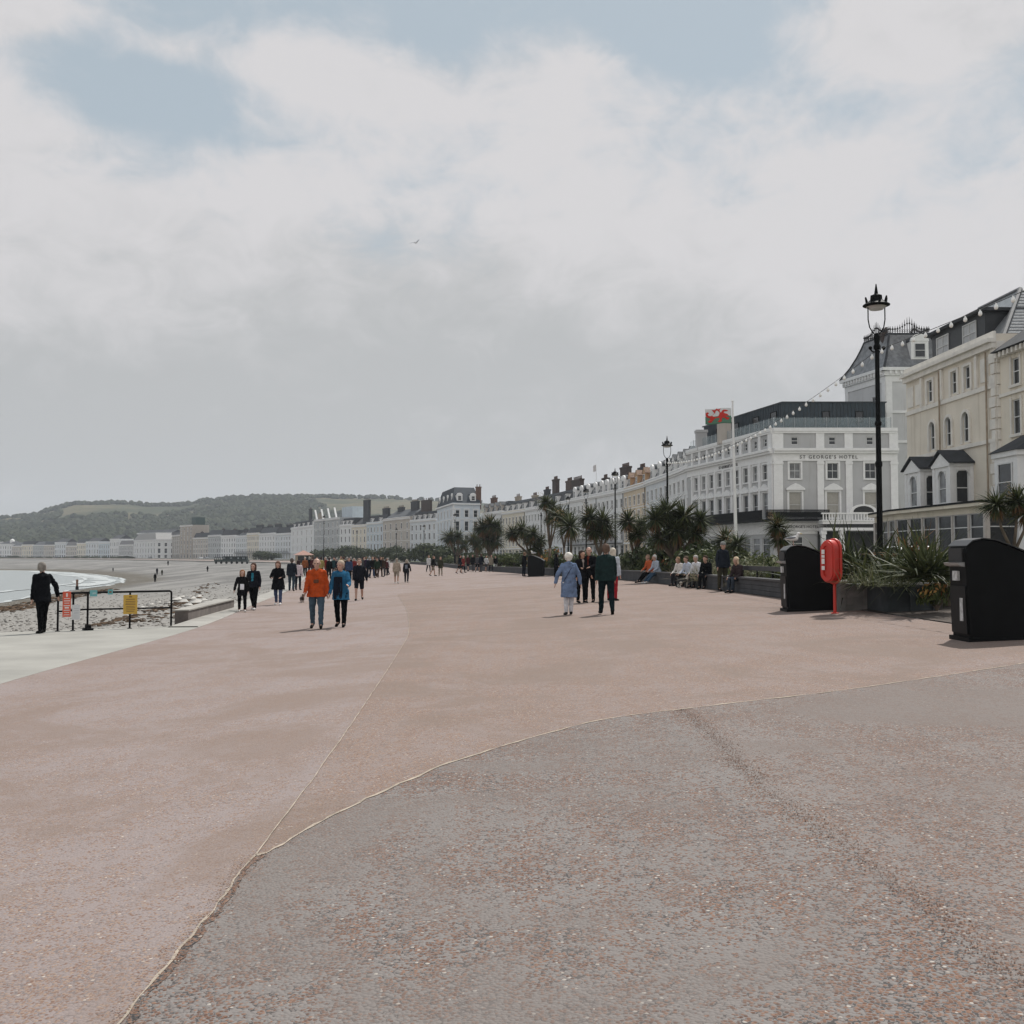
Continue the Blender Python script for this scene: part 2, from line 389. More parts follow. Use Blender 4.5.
# right side
p = make_person('white haired woman in long light blue coat walking away, arms out', 1.60, dict(thigh_l=3, knee_l=2, thigh_r=9, knee_r=4, spread=-2, arm_l=-6, abd_l=32, elbow_l=8, arm_r=-8, abd_r=24, elbow_r=8, lean=5), topc=(.135,.185,.29), hem=-.42, bulk=1.12, flare=.035,
    legs=(.55,.55,.58), shoes=(.03,.025,.025), hair=(.72,.68,.62), hairstyle='puff', voxel=NV, hood=True, extras=strap((.05,.06,.1), 'bag_strap', -.12, .17)); put(p, 569, 615, 186)
p = make_person('man in dark green jacket and trousers walking away beside blue coat woman', 1.79, dict(W3, abd_l=11, abd_r=9, head_turn=-14), topc=(.017,.034,.034), hem=-.08, legs=(.011,.022,.027), bulk=1.12, shoes=(.012,.012,.012), hair=(.13,.09,.07), hairstyle='short', voxel=NV); put(p, 606.5, 614.5, 180)
p = make_person('man in black suit with red tie holding papers', 1.76, dict(arm_l=28, elbow_l=55, arm_r=20, elbow_r=62, in_l=25, in_r=25), topc=(.012,.012,.014), hem=-.12, legs=(.011,.011,.012), shoes=(.01,.01,.01), hair=(.45,.38,.35), hairstyle='bald', voxel=NV, collar=(.14,.03,.02)); put(p, 589.5, 602.5, -22)
p = make_person('dark haired person in black suit beside the man with papers', 1.66, dict(arm_l=10, elbow_l=30), topc=(.014,.014,.016), hem=-.1, legs=(.012,.012,.014), shoes=(.01,.01,.01), hair=(.04,.025,.02), hairstyle='bob', skin=SKIN2, voxel=.016, collar=(.3,.26,.24)); put(p, 581.5, 603, 24)
p = make_person('woman in red trousers mostly hidden behind the green jacket man', 1.70, dict(ST, arm_l=8, abd_l=14), topc=(.42,.45,.50), legs=(.30,.02,.028), shoes=(.02,.02,.02), hair=(.55,.5,.42), hairstyle='bob', voxel=.016); put(p, 612.5, 601, 150)
p = make_person('woman in black standing by the planted bed left of the blue coat', 1.62, dict(ST), topc=(.010,.010,.012), hem=-.2, legs=(.011,.011,.012), shoes=(.01,.01,.01), hair=(.02,.015,.015), hairstyle='bob', voxel=.018); put(p, 556, 577.5, 120)
p = make_person('capped man in dark green padded jacket standing before the seat wall', 1.76, dict(ST, abd_l=12, abd_r=12, head_lean=12), topc=(.018,.032,.035), legs=(.05,.045,.03), bulk=1.2, shoes=(.02,.02,.02), hair=(.3,.28,.26), hairstyle='bald', hat=(.2,.2,.19), voxel=.015); put(p, 722.5, 591, 20)
SITP = dict(sit=True, lean=12, arm_l=8, arm_r=14, elbow_l=48, elbow_r=44, in_l=14, in_r=14, head_lean=10)
SEATED = []
def sitter(label, px, py, rz, **k):
    q = make_person(label, pose=dict(SITP, **k.pop('pp', {})), voxel=.016, **k); SEATED.append((q, px, py, rz)); return q
sitter('fair haired woman in dark jacket seated on the wall beside the standing capped man', 738, 592, -58, H=1.64, topc=(.045,.032,.034), legs=(.035,.045,.06), hair=(.55,.42,.3), hairstyle='bob')
sitter('person in black jacket seated among the wall sitters, nearest the standing man', 707, 588, -40, H=1.72, topc=(.012,.012,.014), legs=(.012,.013,.016), hair=(.06,.04,.03))
sitter('grey haired man in white shirt with navy strap seated on the wall', 697.5, 587.5, -45, H=1.74, topc=(.6,.6,.63), top='shirt', legs=(.02,.022,.03), hair=(.4,.37,.35), extras=strap((.02,.03,.06), 'navy_strap', -.1, .15))
sitter('dark haired person in pale blue shirt and black trousers seated on the wall', 688, 586.5, -60, H=1.70, topc=(.42,.46,.54), top='shirt', legs=(.012,.012,.014), hair=(.10,.07,.05))
sitter('person in cream top seated on the wall behind the pale blue shirt', 681, 585, -55, H=1.66, topc=(.58,.55,.52), top='shirt', legs=(.03,.03,.035), hair=(.25,.16,.1), hairstyle='bob')
sitter('person in light blue shirt and jeans seated on the wall with legs stretched out', 661, 582.8, -62, H=1.74, topc=(.34,.38,.44), top='shirt', legs=(.04,.07,.11), shoes=(.5,.5,.5), hair=(.5,.48,.45), pp=dict(thigh_l=66, thigh_r=66, knee_l=20, knee_r=22))
sitter('person in orange jacket and black trousers seated on the wall', 653, 582.3, -62, H=1.74, topc=(.42,.10,.04), legs=(.012,.012,.014), hair=(.3,.2,.14), pp=dict(thigh_l=68, thigh_r=66, knee_l=22, knee_r=24))

# the distant walkers: three bodies, re-coloured per copy through object material slots
PROTO = []
for i, (ps, kw) in enumerate(((W1, {}), (W3, dict(hairstyle='bob', hem=-.2)), (ST, dict(hem=-.12)), (W2, dict(shorts=True)))):
    q = make_person('far walker', 1.75, dict(ps), voxel=.026, topc=(.02,.02,.03), legs=(.02,.02,.03), **kw); PROTO.append(q)
CN = {'black':(.006,.006,.007), 'navy':(.010,.013,.024), 'red':(.17,.025,.025), 'white':(.5,.5,.5), 'grey':(.06,.06,.065), 'teal':(.015,.045,.05), 'pink':(.34,.22,.22), 'brown':(.045,.028,.02),
      'green':(.018,.035,.02), 'yellow':(.26,.21,.08), 'blue':(.03,.05,.10), 'beige':(.22,.19,.15), 'orange':(.22,.075,.03), 'purple':(.035,.02,.045), 'maroon':(.06,.016,.018), 'olive':(.04,.04,.024)}
def far_person(label, px, py, hpx, rz, topn, legn, k, pos=None, group=None):
    g = ground(px, py) if pos is None else pos
    H = hpx * g.y / F
    s = max(.55, min(1.12, H/1.75))
    r = dup(PROTO[k], g, R(rz), label, group, s)
    for c in r.children:
        col = None
        if c.name.startswith(('jacket','shirt')): col = CN[topn]
        elif c.name.startswith(('trousers','shorts')): col = CN[legn]
        elif c.name.startswith('hair'): col = rnd.choice([(.05,.03,.03),(.18,.12,.08),(.3,.28,.26),(.08,.05,.04)])
        if col:
            c.material_slots[0].link = 'OBJECT'; c.material_slots[0].material = cloth('far_%.2f_%.2f_%.2f' % col, col)
    return r
# the crowd behind the orange jacket man
crowd = [(305,577,20,'orange','black'),(309,576,19,'black','navy'),(313,577,20,'maroon','grey'),(321,578,21,'yellow','black'),(326,577,20,'red','black'),(329,579,21,'black','black'),(334,577,20,'teal','navy'),
 (337,578,20,'navy','beige'),(344,578,21,'beige','black'),(347,579,22,'brown','black'),(351,577,20,'black','grey'),(349,582,24,'blue','black'),(354,577,19,'red','navy'),(363,577,20,'grey','black'),(366,577,20,'purple','black'),(369,578,21,'navy','navy'),
 (372,578,21,'black','blue'),(374.5,576,19,'olive','black'),(377,578,20,'green','brown'),(380,577,20,'black','brown'),(383,576.5,19,'brown','grey'),(386,576,17,'maroon','black'),(388,575,17,'white','navy'),(330,575,18,'white','black'),(317,575,18,'pink','navy'),(341,574.5,18,'yellow','navy')]
for i, (x, y, h, a, b) in enumerate(crowd):
    far_person('person in %s top and %s trousers in the crowd behind the orange jacket man' % (a, b), x, y, h, rnd.uniform(0, 360) if i % 3 else 180*(i % 2), a, b, i % 3, group='distant promenade crowd')
far = [(428.5,572,18,'white','navy'),(433,576,20,'black','beige'),(440.5,576,19,'olive','beige'),(459.5,573.5,19,'navy','black'),(463,573,17,'red','black'),(468,571,16,'maroon','navy'),(473,571.5,17,'black','grey'),(477.5,572,17,'grey','black'),(481,572,18,'navy','grey'),(486,571.5,16,'white','grey'),(491,572,17,'beige','navy'),(495.5,571,15,'black','white')]
for i, (x, y, h, a, b) in enumerate(far):
    far_person('distant walker in %s top and %s trousers near the far planted beds' % (a, b), x, y, h, rnd.uniform(0,360), a, b, (i*2+1) % 4, group='walkers near the far beds')
far_person('person with dark jacket and pale cap beside the far litter bin', 524, 576.5, 24, 120, 'black', 'navy', 2)
for q in PROTO:
    for c in list(q.children): bpy.data.objects.remove(c)
PROTO_MESH = None
for q in PROTO: bpy.data.objects.remove(q)

# animals -----------------------------------------------------------
def make_dog(label, cols, s, seated=False):
    mb = MB()
    mb.capsule((0,.16,.30), .095, (0,-.16,.31), .115); mb.capsule((0,-.16,.31), .11, (0,-.02,.27), .10); mb.capsule((0,-.22,.34), .075, (0,-.30,.46), .062)
    mb.ball((0,-.34,.50), (.07,.085,.07), 12, 8); mb.capsule((0,-.39,.485), .042, (0,-.46,.47), .03)
    for k in (-1,1):
        mb.capsule((.05*k,-.31,.55), .026, (.085*k,-.29,.49), .022)
        mb.capsule((.065*k,-.2,.25), .05, (.065*k,-.19,.13), .028); mb.capsule((.065*k,-.19,.13), .026, (.065*k,-.2,.025), .024); mb.capsule((.065*k,-.2,.02), .026, (.065*k,-.24,.02), .022)
        mb.capsule((.065*k,.15,.27), .065, (.07*k,.10,.17), .04); mb.capsule((.07*k,.10,.17), .036, (.068*k,.2,.11), .024); mb.capsule((.068*k,.2,.11), .024, (.068*k,.18,.025), .022); mb.capsule((.068*k,.18,.02), .025, (.068*k,.14,.02), .022)
    mb.capsule((0,.24,.33), .03, (0,.36,.46), .014)
    m = bpy.data.materials.new('dog_coat'); n, l = nodes_of(m); b = n['Principled BSDF']; b.inputs['Roughness'].default_value = .9
    tc = n.new('ShaderNodeTexCoord'); nt = n.new('ShaderNodeTexNoise'); nt.inputs['Scale'].default_value = 4; cr = n.new('ShaderNodeValToRGB'); cr.color_ramp.elements[0].position = .48; cr.color_ramp.elements[1].position = .54
    cr.color_ramp.elements[0].color = (*cols[0],1); cr.color_ramp.elements[1].color = (*cols[1],1); l.new(tc.outputs['Object'], nt.inputs['Vector']); l.new(nt.outputs['Fac'], cr.inputs['Fac']); l.new(cr.outputs['Color'], b.inputs['Base Color'])
    o = link('dog', remesh(mb, .014, m, 2)); o.scale = (s,s,s); tag(o, label, 'dog')
    for k in (-1,1):
        e = MB(); e.ball((.035*k,-.41,.52), .012, 8, 6); e.build('eye', DARKEYE, o, True)
    e = MB(); e.ball((0,-.487,.475), .016, 8, 6); e.build('nose', DARKEYE, o, True)
    return o
d = make_dog('small dark dog behind the orange jacket man', ((.03,.022,.018),(.09,.06,.04)), .62); d.location = ground(302, 602.5); d.rotation_euler = (0,0,R(25))
d = make_dog('white and black dog standing at the feet of the wall sitters', ((.02,.02,.02),(.62,.6,.56)), .95); d.location = ground(682.5, 587.8); d.rotation_euler = (0,0,R(40))
GULLW = simple('gull_white', (.72,.71,.69), .8, .06); GULLG = simple('gull_grey', (.22,.23,.25), .8, .15, 12)
def make_gull(label):
    mb = MB()
    mb.capsule((0,-.06,.19), .078, (0,.09,.18), .06); mb.capsule((0,.09,.18), .055, (0,.22,.17), .02); mb.capsule((0,-.09,.22), .055, (0,-.13,.30), .04); mb.ball((0,-.15,.325), (.042,.052,.044), 12, 8)
    o = link('gull', remesh(mb, .009, GULLW, 2)); tag(o, label, 'gull')
    for k in (-1,1):
        w = MB(); w.capsule((.06*k,-.05,.215), .035, (.055*k,.08,.205), .04); w.capsule((.055*k,.08,.205), .038, (.02*k,.26,.19), .008); link('wing', remesh(w, .009, GULLG, 2), o)
        lg = MB(); lg.tube([(.03*k,0,.13),(.03*k,.005,.06),(.03*k,0,.0)], .006, 6); lg.box(.015*k-.012,.045*k+.012,-.045,.01,0,.006); lg.build('leg', simple('gull_leg', (.45,.3,.25)), o)
    bk = MB(); bk.capsule((0,-.19,.322), .014, (0,-.245,.312), .006, 8); bk.build('beak', simple('gull_beak', (.6,.42,.06)), o, True)
    return o
GULL1 = make_gull('grey and white gull perched on the litter bin beside the lifebuoy post')
GULL2 = dup(GULL1, (0,0,0), 0, 'small far gull perched on the distant litter bin')
# gull on the wing
def flying_gull():
    mb = MB(); mb.capsule((0,-.16,0), .05, (0,.10,0), .055); mb.capsule((0,.10,0), .05, (0,.26,0), .018); mb.ball((0,-.21,.01), (.04,.05,.04), 10, 8)
    o = link('gull', remesh(mb, .012, GULLW, 2)); tag(o, 'lone gull flying high over the promenade with wings raised', 'gull')
    for k in (-1,1):
        w = MB(); pts = [(.03*k,0,.02),(.26*k,-.07,.15),(.44*k,-.03,.20),(.66*k,.10,.17)]; ch = [.11,.10,.075,.012]
        vs = []; 
        for p_, c_ in zip(pts, ch): vs += [(p_[0],p_[1]-c_,p_[2]+.004),(p_[0],p_[1]+c_,p_[2]),(p_[0],p_[1]+c_,p_[2]-.01),(p_[0],p_[1]-c_,p_[2]-.012)]
        fs = [(i*4+a,(i*4+(a+1)%4),(i+1)*4+(a+1)%4,(i+1)*4+a) for i in range(3) for a in range(4)] + [(3,2,1,0),(12,13,14,15)]
        w.add(vs, fs); w.build('wing', GULLG, o)
    b = MB(); b.capsule((0,-.25,.005), .012, (0,-.30,-.002), .005, 8); b.build('beak', MATS['gull_beak'], o, True)
    return o
fg = flying_gull(); fg.location = at(416, 243, 150); fg.rotation_euler = (R(12), R(-28), R(35)); fg.scale = (1.45,)*3
# ------------------------------------------------------------------ ground materials
def mixrgb(n, l, a, b, f, mode='MIX'):
    m = n.new('ShaderNodeMix'); m.data_type = 'RGBA'; m.blend_type = mode
    for s, v in (('A', a), ('B', b)):
        if isinstance(v, tuple): m.inputs[s].default_value = (*v, 1)
        else: l.new(v, m.inputs[s])
    if isinstance(f, float): m.inputs['Factor'].default_value = f
    else: l.new(f, m.inputs['Factor'])
    return m.outputs['Result']
def ramp(n, l, v, a, b):
    r = n.new('ShaderNodeMapRange'); r.interpolation_type = 'SMOOTHSTEP'; r.inputs['From Min'].default_value = a; r.inputs['From Max'].default_value = b
    l.new(v, r.inputs['Value']); return r.outputs['Result']
def noise_n(n, l, vec, scale, detail=4, rough=.55, dist=0):
    t = n.new('ShaderNodeTexNoise'); t.inputs['Scale'].default_value = scale; t.inputs['Detail'].default_value = detail; t.inputs['Roughness'].default_value = rough; t.inputs['Distortion'].default_value = dist
    l.new(vec, t.inputs['Vector']); return t.outputs['Fac']
def asphalt(name, binder, chipsA, chipsB, pale, chip_scale, cover_lo, cover_hi, big, bump=.6, dark=.35):
    """worn macadam: a binder with coloured stone chips showing through in patches"""
    m = bpy.data.materials.new(name); n, l = nodes_of(m); b = n['Principled BSDF']; b.inputs['Roughness'].default_value = .9; b.inputs['Specular IOR Level'].default_value = .25
    tc = n.new('ShaderNodeTexCoord'); P = tc.outputs['Object']
    v = n.new('ShaderNodeTexVoronoi'); v.inputs['Scale'].default_value = chip_scale; l.new(P, v.inputs['Vector'])
    sep = n.new('ShaderNodeSeparateColor'); l.new(v.outputs['Color'], sep.inputs['Color'])
    patch = noise_n(n, l, P, .9, 6, .65); patch2 = noise_n(n, l, P, .22, 3); fine = noise_n(n, l, P, 14, 3)
    sm = n.new('ShaderNodeMath'); sm.operation = 'ADD'; l.new(patch, sm.inputs[0]); l.new(fine, sm.inputs[1])
    sm2 = n.new('ShaderNodeMath'); sm2.operation = 'MULTIPLY'; sm2.inputs[1].default_value = .5; l.new(sm.outputs[0], sm2.inputs[0])
    cov = ramp(n, l, sm2.outputs[0], cover_lo, cover_hi)
    chip = mixrgb(n, l, chipsA, chipsB, sep.outputs['Red'])
    chip = mixrgb(n, l, chip, pale, ramp(n, l, sep.outputs['Green'], .965, .985))
    bind = mixrgb(n, l, tuple(c*.9 for c in binder), tuple(min(1,c*1.1) for c in binder), fine)
    # which cells show: more where worn
    ad = n.new('ShaderNodeMath'); ad.operation = 'ADD'; l.new(sep.outputs['Blue'], ad.inputs[0]); l.new(cov, ad.inputs[1])
    show = ramp(n, l, ad.outputs[0], .92, 1.02)
    core = ramp(n, l, v.outputs['Distance'], .62, .42)
    mul = n.new('ShaderNodeMath'); mul.operation = 'MULTIPLY'; l.new(show, mul.inputs[0]); l.new(core, mul.inputs[1])
    col = mixrgb(n, l, bind, chip, mul.outputs[0])
    # darker gaps between the chips that show
    gap = ramp(n, l, v.outputs['Distance'], .55, .75); gm = n.new('ShaderNodeMath'); gm.operation = 'MULTIPLY'; l.new(gap, gm.inputs[0]); l.new(show, gm.inputs[1])
    gm2 = n.new('ShaderNodeMath'); gm2.operation = 'MULTIPLY'; gm2.inputs[1].default_value = dark; l.new(gm.outputs[0], gm2.inputs[0])
    col = mixrgb(n, l, col, (.05,.045,.045), gm2.outputs[0])
    if big:
        g_ = n.new('ShaderNodeMath'); g_.operation = 'MULTIPLY'; g_.inputs[1].default_value = .65; l.new(ramp(n, l, noise_n(n, l, P, .33, 7, .68, .8), .46, .60), g_.inputs[0]); col = mixrgb(n, l, col, big, g_.outputs[0])
    st = noise_n(n, l, P, .5, 8, .7, .6); stain = ramp(n, l, st, .60, .72); sg = n.new('ShaderNodeMath'); sg.operation = 'MULTIPLY'; sg.inputs[1].default_value = .30; l.new(stain, sg.inputs[0])
    col = mixrgb(n, l, col, (.12,.09,.08), sg.outputs[0])
    l.new(col, b.inputs['Base Color'])
    bp = n.new('ShaderNodeBump'); bp.inputs['Strength'].default_value = bump; bp.inputs['Distance'].default_value = .006
    hh = n.new('ShaderNodeMath'); hh.operation = 'SUBTRACT'; hh.inputs[0].default_value = 1; l.new(v.outputs['Distance'], hh.inputs[1])
    l.new(hh.outputs[0], bp.inputs['Height']); l.new(bp.outputs['Normal'], b.inputs['Normal'])
    return m, n, l, col, b
M_LANE = asphalt('red_lane_macadam', (.262,.217,.206), (.165,.098,.074), (.31,.225,.175), (.44,.38,.33), 70, .36, .64, (.205,.152,.126), .6, .4)[0]
M_WEDGE = asphalt('red_macadam', (.245,.195,.177), (.15,.085,.06), (.30,.205,.15), (.44,.38,.33), 66, .34, .60, (.19,.143,.118), .7, .4)[0]
M_GREY = asphalt('grey_worn_macadam', (.208,.188,.178), (.095,.050,.036), (.235,.138,.097), (.42,.38,.34), 62, .33, .65, (.178,.154,.142), 1.0, .85)[0]
M_STRIP = asphalt('lilac_worn_macadam', (.212,.186,.174), (.105,.058,.043), (.24,.15,.11), (.42,.38,.34), 66, .32, .66, (.175,.146,.132), .9, .75)[0]
M_CONC = simple('pale_concrete', (.29,.28,.255), .9, .14, .8, bump=.3, bscale=30)
M_KERB = simple('kerb_concrete', (.30,.285,.26), .9, .16, 1.5, bump=.3, bscale=20)
M_SEAM = simple('seam_mortar', (.36,.30,.24), .95, .3, 6.0, bump=.6, bscale=60)
M_SEAMRED = simple('loose_red_gravel', (.12,.075,.06), .95, .5, 60.0, bump=.8, bscale=120)
M_JOINT = asphalt('worn_joint', (.15,.125,.112), (.105,.055,.038), (.23,.14,.10), (.36,.32,.28), 60, .05, .2, None, 1.0, 1.0)[0]
M_LAWN = simple('lawn_grass', (.07,.10,.035), .9, .35, 1.3, bump=.5, bscale=50)
M_SOIL = simple('soil', (.06,.045,.035), .95, .3, 4)
M_ROAD = simple('road_asphalt', (.07,.07,.072), .9, .2, 2)

WALLC = [(8.6,-40),(8.4,0),(8.15,20),(8.0,30),(7.7,38),(7.0,48),(5.8,60),(2.6,81),(-2.5,115),(-9,160),(-16,205),(-34,285),(-47,322),(-72,368),(-110,440),(-185,570),(-300,720),(-480,890),(-700,1050)]
EDGEC = [(-6,-40),(-6.6,5),(-7.6,15.3),(-8.35,27.4),(-10.0,39.5),(-12.4,57),(-16.5,81),(-22.5,115),(-30,160),(-38,205),(-56,278),(-70,312),(-95,362),(-132,428),(-205,552),(-318,700),(-495,868),(-715,1025)]
SHOREC = [(-28,-40),(-29,5),(-31,15),(-33,27),(-35,39),(-38,57),(-43,81),(-50.5,115),(-62,163),(-82,207),(-126,276),(-165,297),(-215,303),(-290,308),(-400,330),(-560,400),(-760,500),(-1000,600)]
E = crom(EDGEC, 10); S = crom(SHOREC, 10)
W0 = crom(WALLC, 10)
def resamp(C, N):
    L = [0]
    for a, b in zip(C, C[1:]): L.append(L[-1] + (b-a).length)
    out = []; j = 0
    for i in range(N):
        t = L[-1]*i/(N-1)
        while j < len(L)-2 and L[j+1] < t: j += 1
        out.append(C[j].lerp(C[j+1], (t-L[j])/max(1e-9, L[j+1]-L[j])))
    return out
def grid_mesh(name, rows, mat, smooth=True):
    mb = MB(); k = len(rows[0]); mb.v = [tuple(p) for r in rows for p in r]
    for i in range(len(rows)-1):
        for j in range(k-1): mb.f.append([i*k+j, i*k+j+1, (i+1)*k+j+1, (i+1)*k+j]); mb.mi.append(0)
    return mb.build(name, mat, None, smooth)
# promenade sheet: match rows by nearest arc position
Wm = crom([(8.6,-40),(8.4,5),(8.2,15.3),(8.02,27.4),(7.7,38),(6.1,57),(2.6,81),(-2.5,115),(-9,160),(-16,205),(-34,282),(-47,322),(-72,372),(-110,442),(-185,570),(-300,720),(-480,890),(-700,1050)], 10)
rows = []
for e, w in zip(E, Wm):
    rows.append([Vector((p.x, p.y, gz(p.x))) for p in (e.lerp(w, t/24) for t in range(25))])
tag(grid_mesh('promenade', rows, M_LANE), kind='structure')
# overlay sheets on the promenade, a few mm above it
def jit(pts, a, step):
    out = []
    for p, q in zip(pts, pts[1:]):
        L = (q-p).length; k = max(1, int(L/step)); nn = Vector((-(q-p).y, (q-p).x, 0)).normalized()
        for i in range(k):
            c = p.lerp(q, i/k); out.append(c + nn*((noise.noise(c*2.3)*.6 + noise.noise(c*9.0)*.4)*a))
    out.append(pts[-1]); return out
def sheet(name, pts, dz, mat):
    mb = MB(); mb.add([(p.x, p.y, .043*p.x + dz) for p in pts], [tuple(range(len(pts)))]); return tag(mb.build(name, mat), kind='structure')
def band(name, pts, w, dz, mat, wj=.5):
    mb = MB(); vs = []
    for i, p in enumerate(pts):
        t = (pts[min(i+1,len(pts)-1)] - pts[max(i-1,0)]).normalized(); nn = Vector((-t.y, t.x, 0))
        a = max(0,w*(1 + wj*noise.noise(p*5.0) + wj*.7*noise.noise(p*17))); b_ = max(0,w*(1 + wj*noise.noise(p*5.0 + Vector((7,3,1))) + wj*.7*noise.noise(p*19 + Vector((2,2,2)))))
        for s_ in (p + nn*a, p - nn*b_): vs.append((s_.x, s_.y, .043*s_.x + dz))
    mb.add(vs, [(2*i, 2*i+1, 2*i+3, 2*i+2) for i in range(len(pts)-1)])
    return tag(mb.build(name, mat), kind='structure')
def gp(l_): return [Vector((*ground(x, y).xy, 0)) for x, y in l_]
s0 = gp([(255,857),(292,808),(330,755),(366,703),(400,650),(409,630),(406,608),(397,594)])
tail = gp([(120,1024),(190,938),(255,857)])
tail = [tail[0] + (tail[0]-tail[1])*1.2] + tail
arc = gp([(255,857),(275,850),(310,829),(350,808),(400,785),(450,764),(520,742),(600,721),(680,710),(850,690),(1024,664)])
arc.append(arc[-1] + (arc[-1]-arc[-2])*.5)
s0 = crom(s0, 8); tail = crom(tail, 8); arc = crom(arc, 6)
seamA = jit(s0, .012, .12); seamT = jit(tail, .035, .05); seamB = jit(arc, .03, .08)
right_far = [Vector((6.2,58,0)), Vector((7.0,48,0)), Vector((7.7,38,0)), Vector((8.0,30,0)), Vector((8.1,20,0))]
sheet('promenade_red_paving', seamA + right_far + [seamB[-1]] + seamB[::-1][1:-1], .004, M_WEDGE)
crack = crom(gp([(684,711),(712,735),(745,770),(796,812),(850,850),(935,915),(1024,985)]), 8); crack.append(crack[-1] + (crack[-1]-crack[-2])*14)
crackJ = jit(crack, .03, .08)
# grey patch left of the crack, lilac strip right of it
ib = min(range(len(seamB)), key=lambda i: (seamB[i]-crackJ[0]).length)
sheet('foreground_grey_paving', seamT[:-1] + seamB[:ib] + crackJ + [Vector((5,-8,0)), Vector((seamT[0].x,-8,0))], .008, M_GREY)
sheet('foreground_lilac_paving', seamB[ib:] + [Vector((8.2,8,0)), Vector((8.3,-8,0)), Vector((5,-8,0))] + crackJ[::-1], .008, M_STRIP)
band('paving_seam_arc', seamB, .011, .012, M_SEAM, 1.9)
band('paving_seam_edge', seamT, .006, .012, M_SEAM, 1.2)
band('paving_seam_lane', seamA, .0038, .012, M_SEAM, .9)
band('paving_crack_left', [p + Vector((.022,-.014,0)) for p in seamT], .016, .0105, M_JOINT, 2.6)
# loose grit lying along the joints of the worn paving
mb = MB()
def pebble(mb, c, s, flat=.6):
    a = rnd.uniform(0, 6.28); vs = []
    for z_, rr in ((-.5,.6),(0,1),(.5,.55)):
        for k in range(5):
            w_ = a + k*1.2566 + z_*.7; q = s*rr*rnd.uniform(.75,1.2); vs.append((c[0]+q*math.cos(w_), c[1]+q*math.sin(w_), c[2]+s*z_*flat*2*.6))
    mb.add(vs, [(4,3,2,1,0),(10,11,12,13,14)] + [(i*5+k, i*5+(k+1)%5, (i+1)*5+(k+1)%5, (i+1)*5+k) for i in range(2) for k in range(5)])
for line, cnt, sp in ((crackJ, 3400, .05), (crackJ, 1200, .11), (seamT, 900, .045), (seamB, 300, .03)):
    for _ in range(cnt):
        p = rnd.choice(line) + Vector((rnd.gauss(.0,sp), rnd.gauss(0,sp), 0)); pebble(mb, (p.x, p.y, .043*p.x+.012), rnd.uniform(.0015,.005), .35)
tag(mb.build('grit', leafmat('grit_stones', (.10,.058,.044), (.23,.14,.10), .9, 0.0)), kind='stuff', label='loose reddish grit along the paving joints')

# sea side kerb, apron and drop to the beach
i0 = next(i for i, p in enumerate(E) if p.y > 27.4)
rows = []
for i in range(i0-1, len(E)):
    p = E[i]; t = (E[min(i+1,len(E)-1)] - E[i-1]).normalized(); nn = Vector((-t.y, t.x, 0)); z = gz(p.x)
    rows.append([Vector((p.x,p.y,z+.004)), Vector((p.x,p.y,z))+nn*.03+Vector((0,0,.03)), Vector((p.x,p.y,z+.03))+nn*.78, Vector((p.x,p.y,z))+nn*.82, Vector((p.x,p.y,-1.6))+nn*.82])
tag(grid_mesh('promenade_kerb', rows, M_KERB, False), kind='structure')
ap = [Vector((p.x,p.y,0)) for p in E[:i0]] ; ap.append(Vector((-8.4,27.6,0)))
front = [(-9.3,27.7),(-11.6,26.3),(-13.4,24.9),(-30,19.5),(-30,-40)]
mb = MB(); pts = [(p.x,p.y) for p in ap] + front
mb.add([(x,y,gz(x)+.004 if k < len(ap) else -.296) for k,(x,y) in enumerate(pts)] + [(x,y,-2.2) for x,y in pts],
       [tuple(range(len(pts)))] + [(i,(i+1)%len(pts),len(pts)+(i+1)%len(pts),len(pts)+i) for i in range(len(pts))])
tag(mb.build('apron', M_CONC), kind='structure')
# beach
def beachz(t, p):
    b = -.75 - 1.75*min(t,1)**.85 if t < 1 else -2.5 - (t-1)*2.2
    far = max(0, min(1, (p.y-60)/200))
    return b + .06*noise.noise(p*.25)*(1-t*.5) + .25*noise.noise(p*.035)*far*(1 if t < .9 else 0)
rows = []
NB = 28
for e, s_ in zip(E, S):
    r = []
    for k in range(NB+1):
        t = 1.4*k/NB; p = e + (s_-e)*t; r.append(Vector((p.x, p.y, beachz(t, p))))
    rows.append(r)
m = bpy.data.materials.new('shingle'); n, l = nodes_of(m); b = n['Principled BSDF']; b.inputs['Roughness'].default_value = .9; b.inputs['Specular IOR Level'].default_value = .25
tc = n.new('ShaderNodeTexCoord'); P_ = tc.outputs['Object']
v = n.new('ShaderNodeTexVoronoi'); v.inputs['Scale'].default_value = 5.5; l.new(P_, v.inputs['Vector']); sp = n.new('ShaderNodeSeparateColor'); l.new(v.outputs['Color'], sp.inputs['Color'])
stone = mixrgb(n, l, (.12,.113,.105), (.34,.32,.295), sp.outputs['Red'])
sx = n.new('ShaderNodeSeparateXYZ'); l.new(P_, sx.inputs[0])
mp = n.new('ShaderNodeMapping'); mp.inputs['Scale'].default_value = (.35,.06,.3); mp.inputs['Rotation'].default_value = (0,0,.25); l.new(P_, mp.inputs['Vector'])
bandn = noise_n(n, l, mp.outputs['Vector'], .5, 5, .6, .4)
big = mixrgb(n, l, (.115,.112,.108), (.225,.216,.205), ramp(n, l, bandn, .38, .62))
fr = ramp(n, l, sx.outputs['Y'], 55, 110)
pale = mixrgb(n, l, stone, (.26,.248,.23), .35)
far_ = mixrgb(n, l, big, stone, .12)
col = mixrgb(n, l, pale, far_, fr)
wet = ramp(n, l, sx.outputs['Z'], -2.05, -2.35); wn = noise_n(n, l, P_, .6, 6, .7)
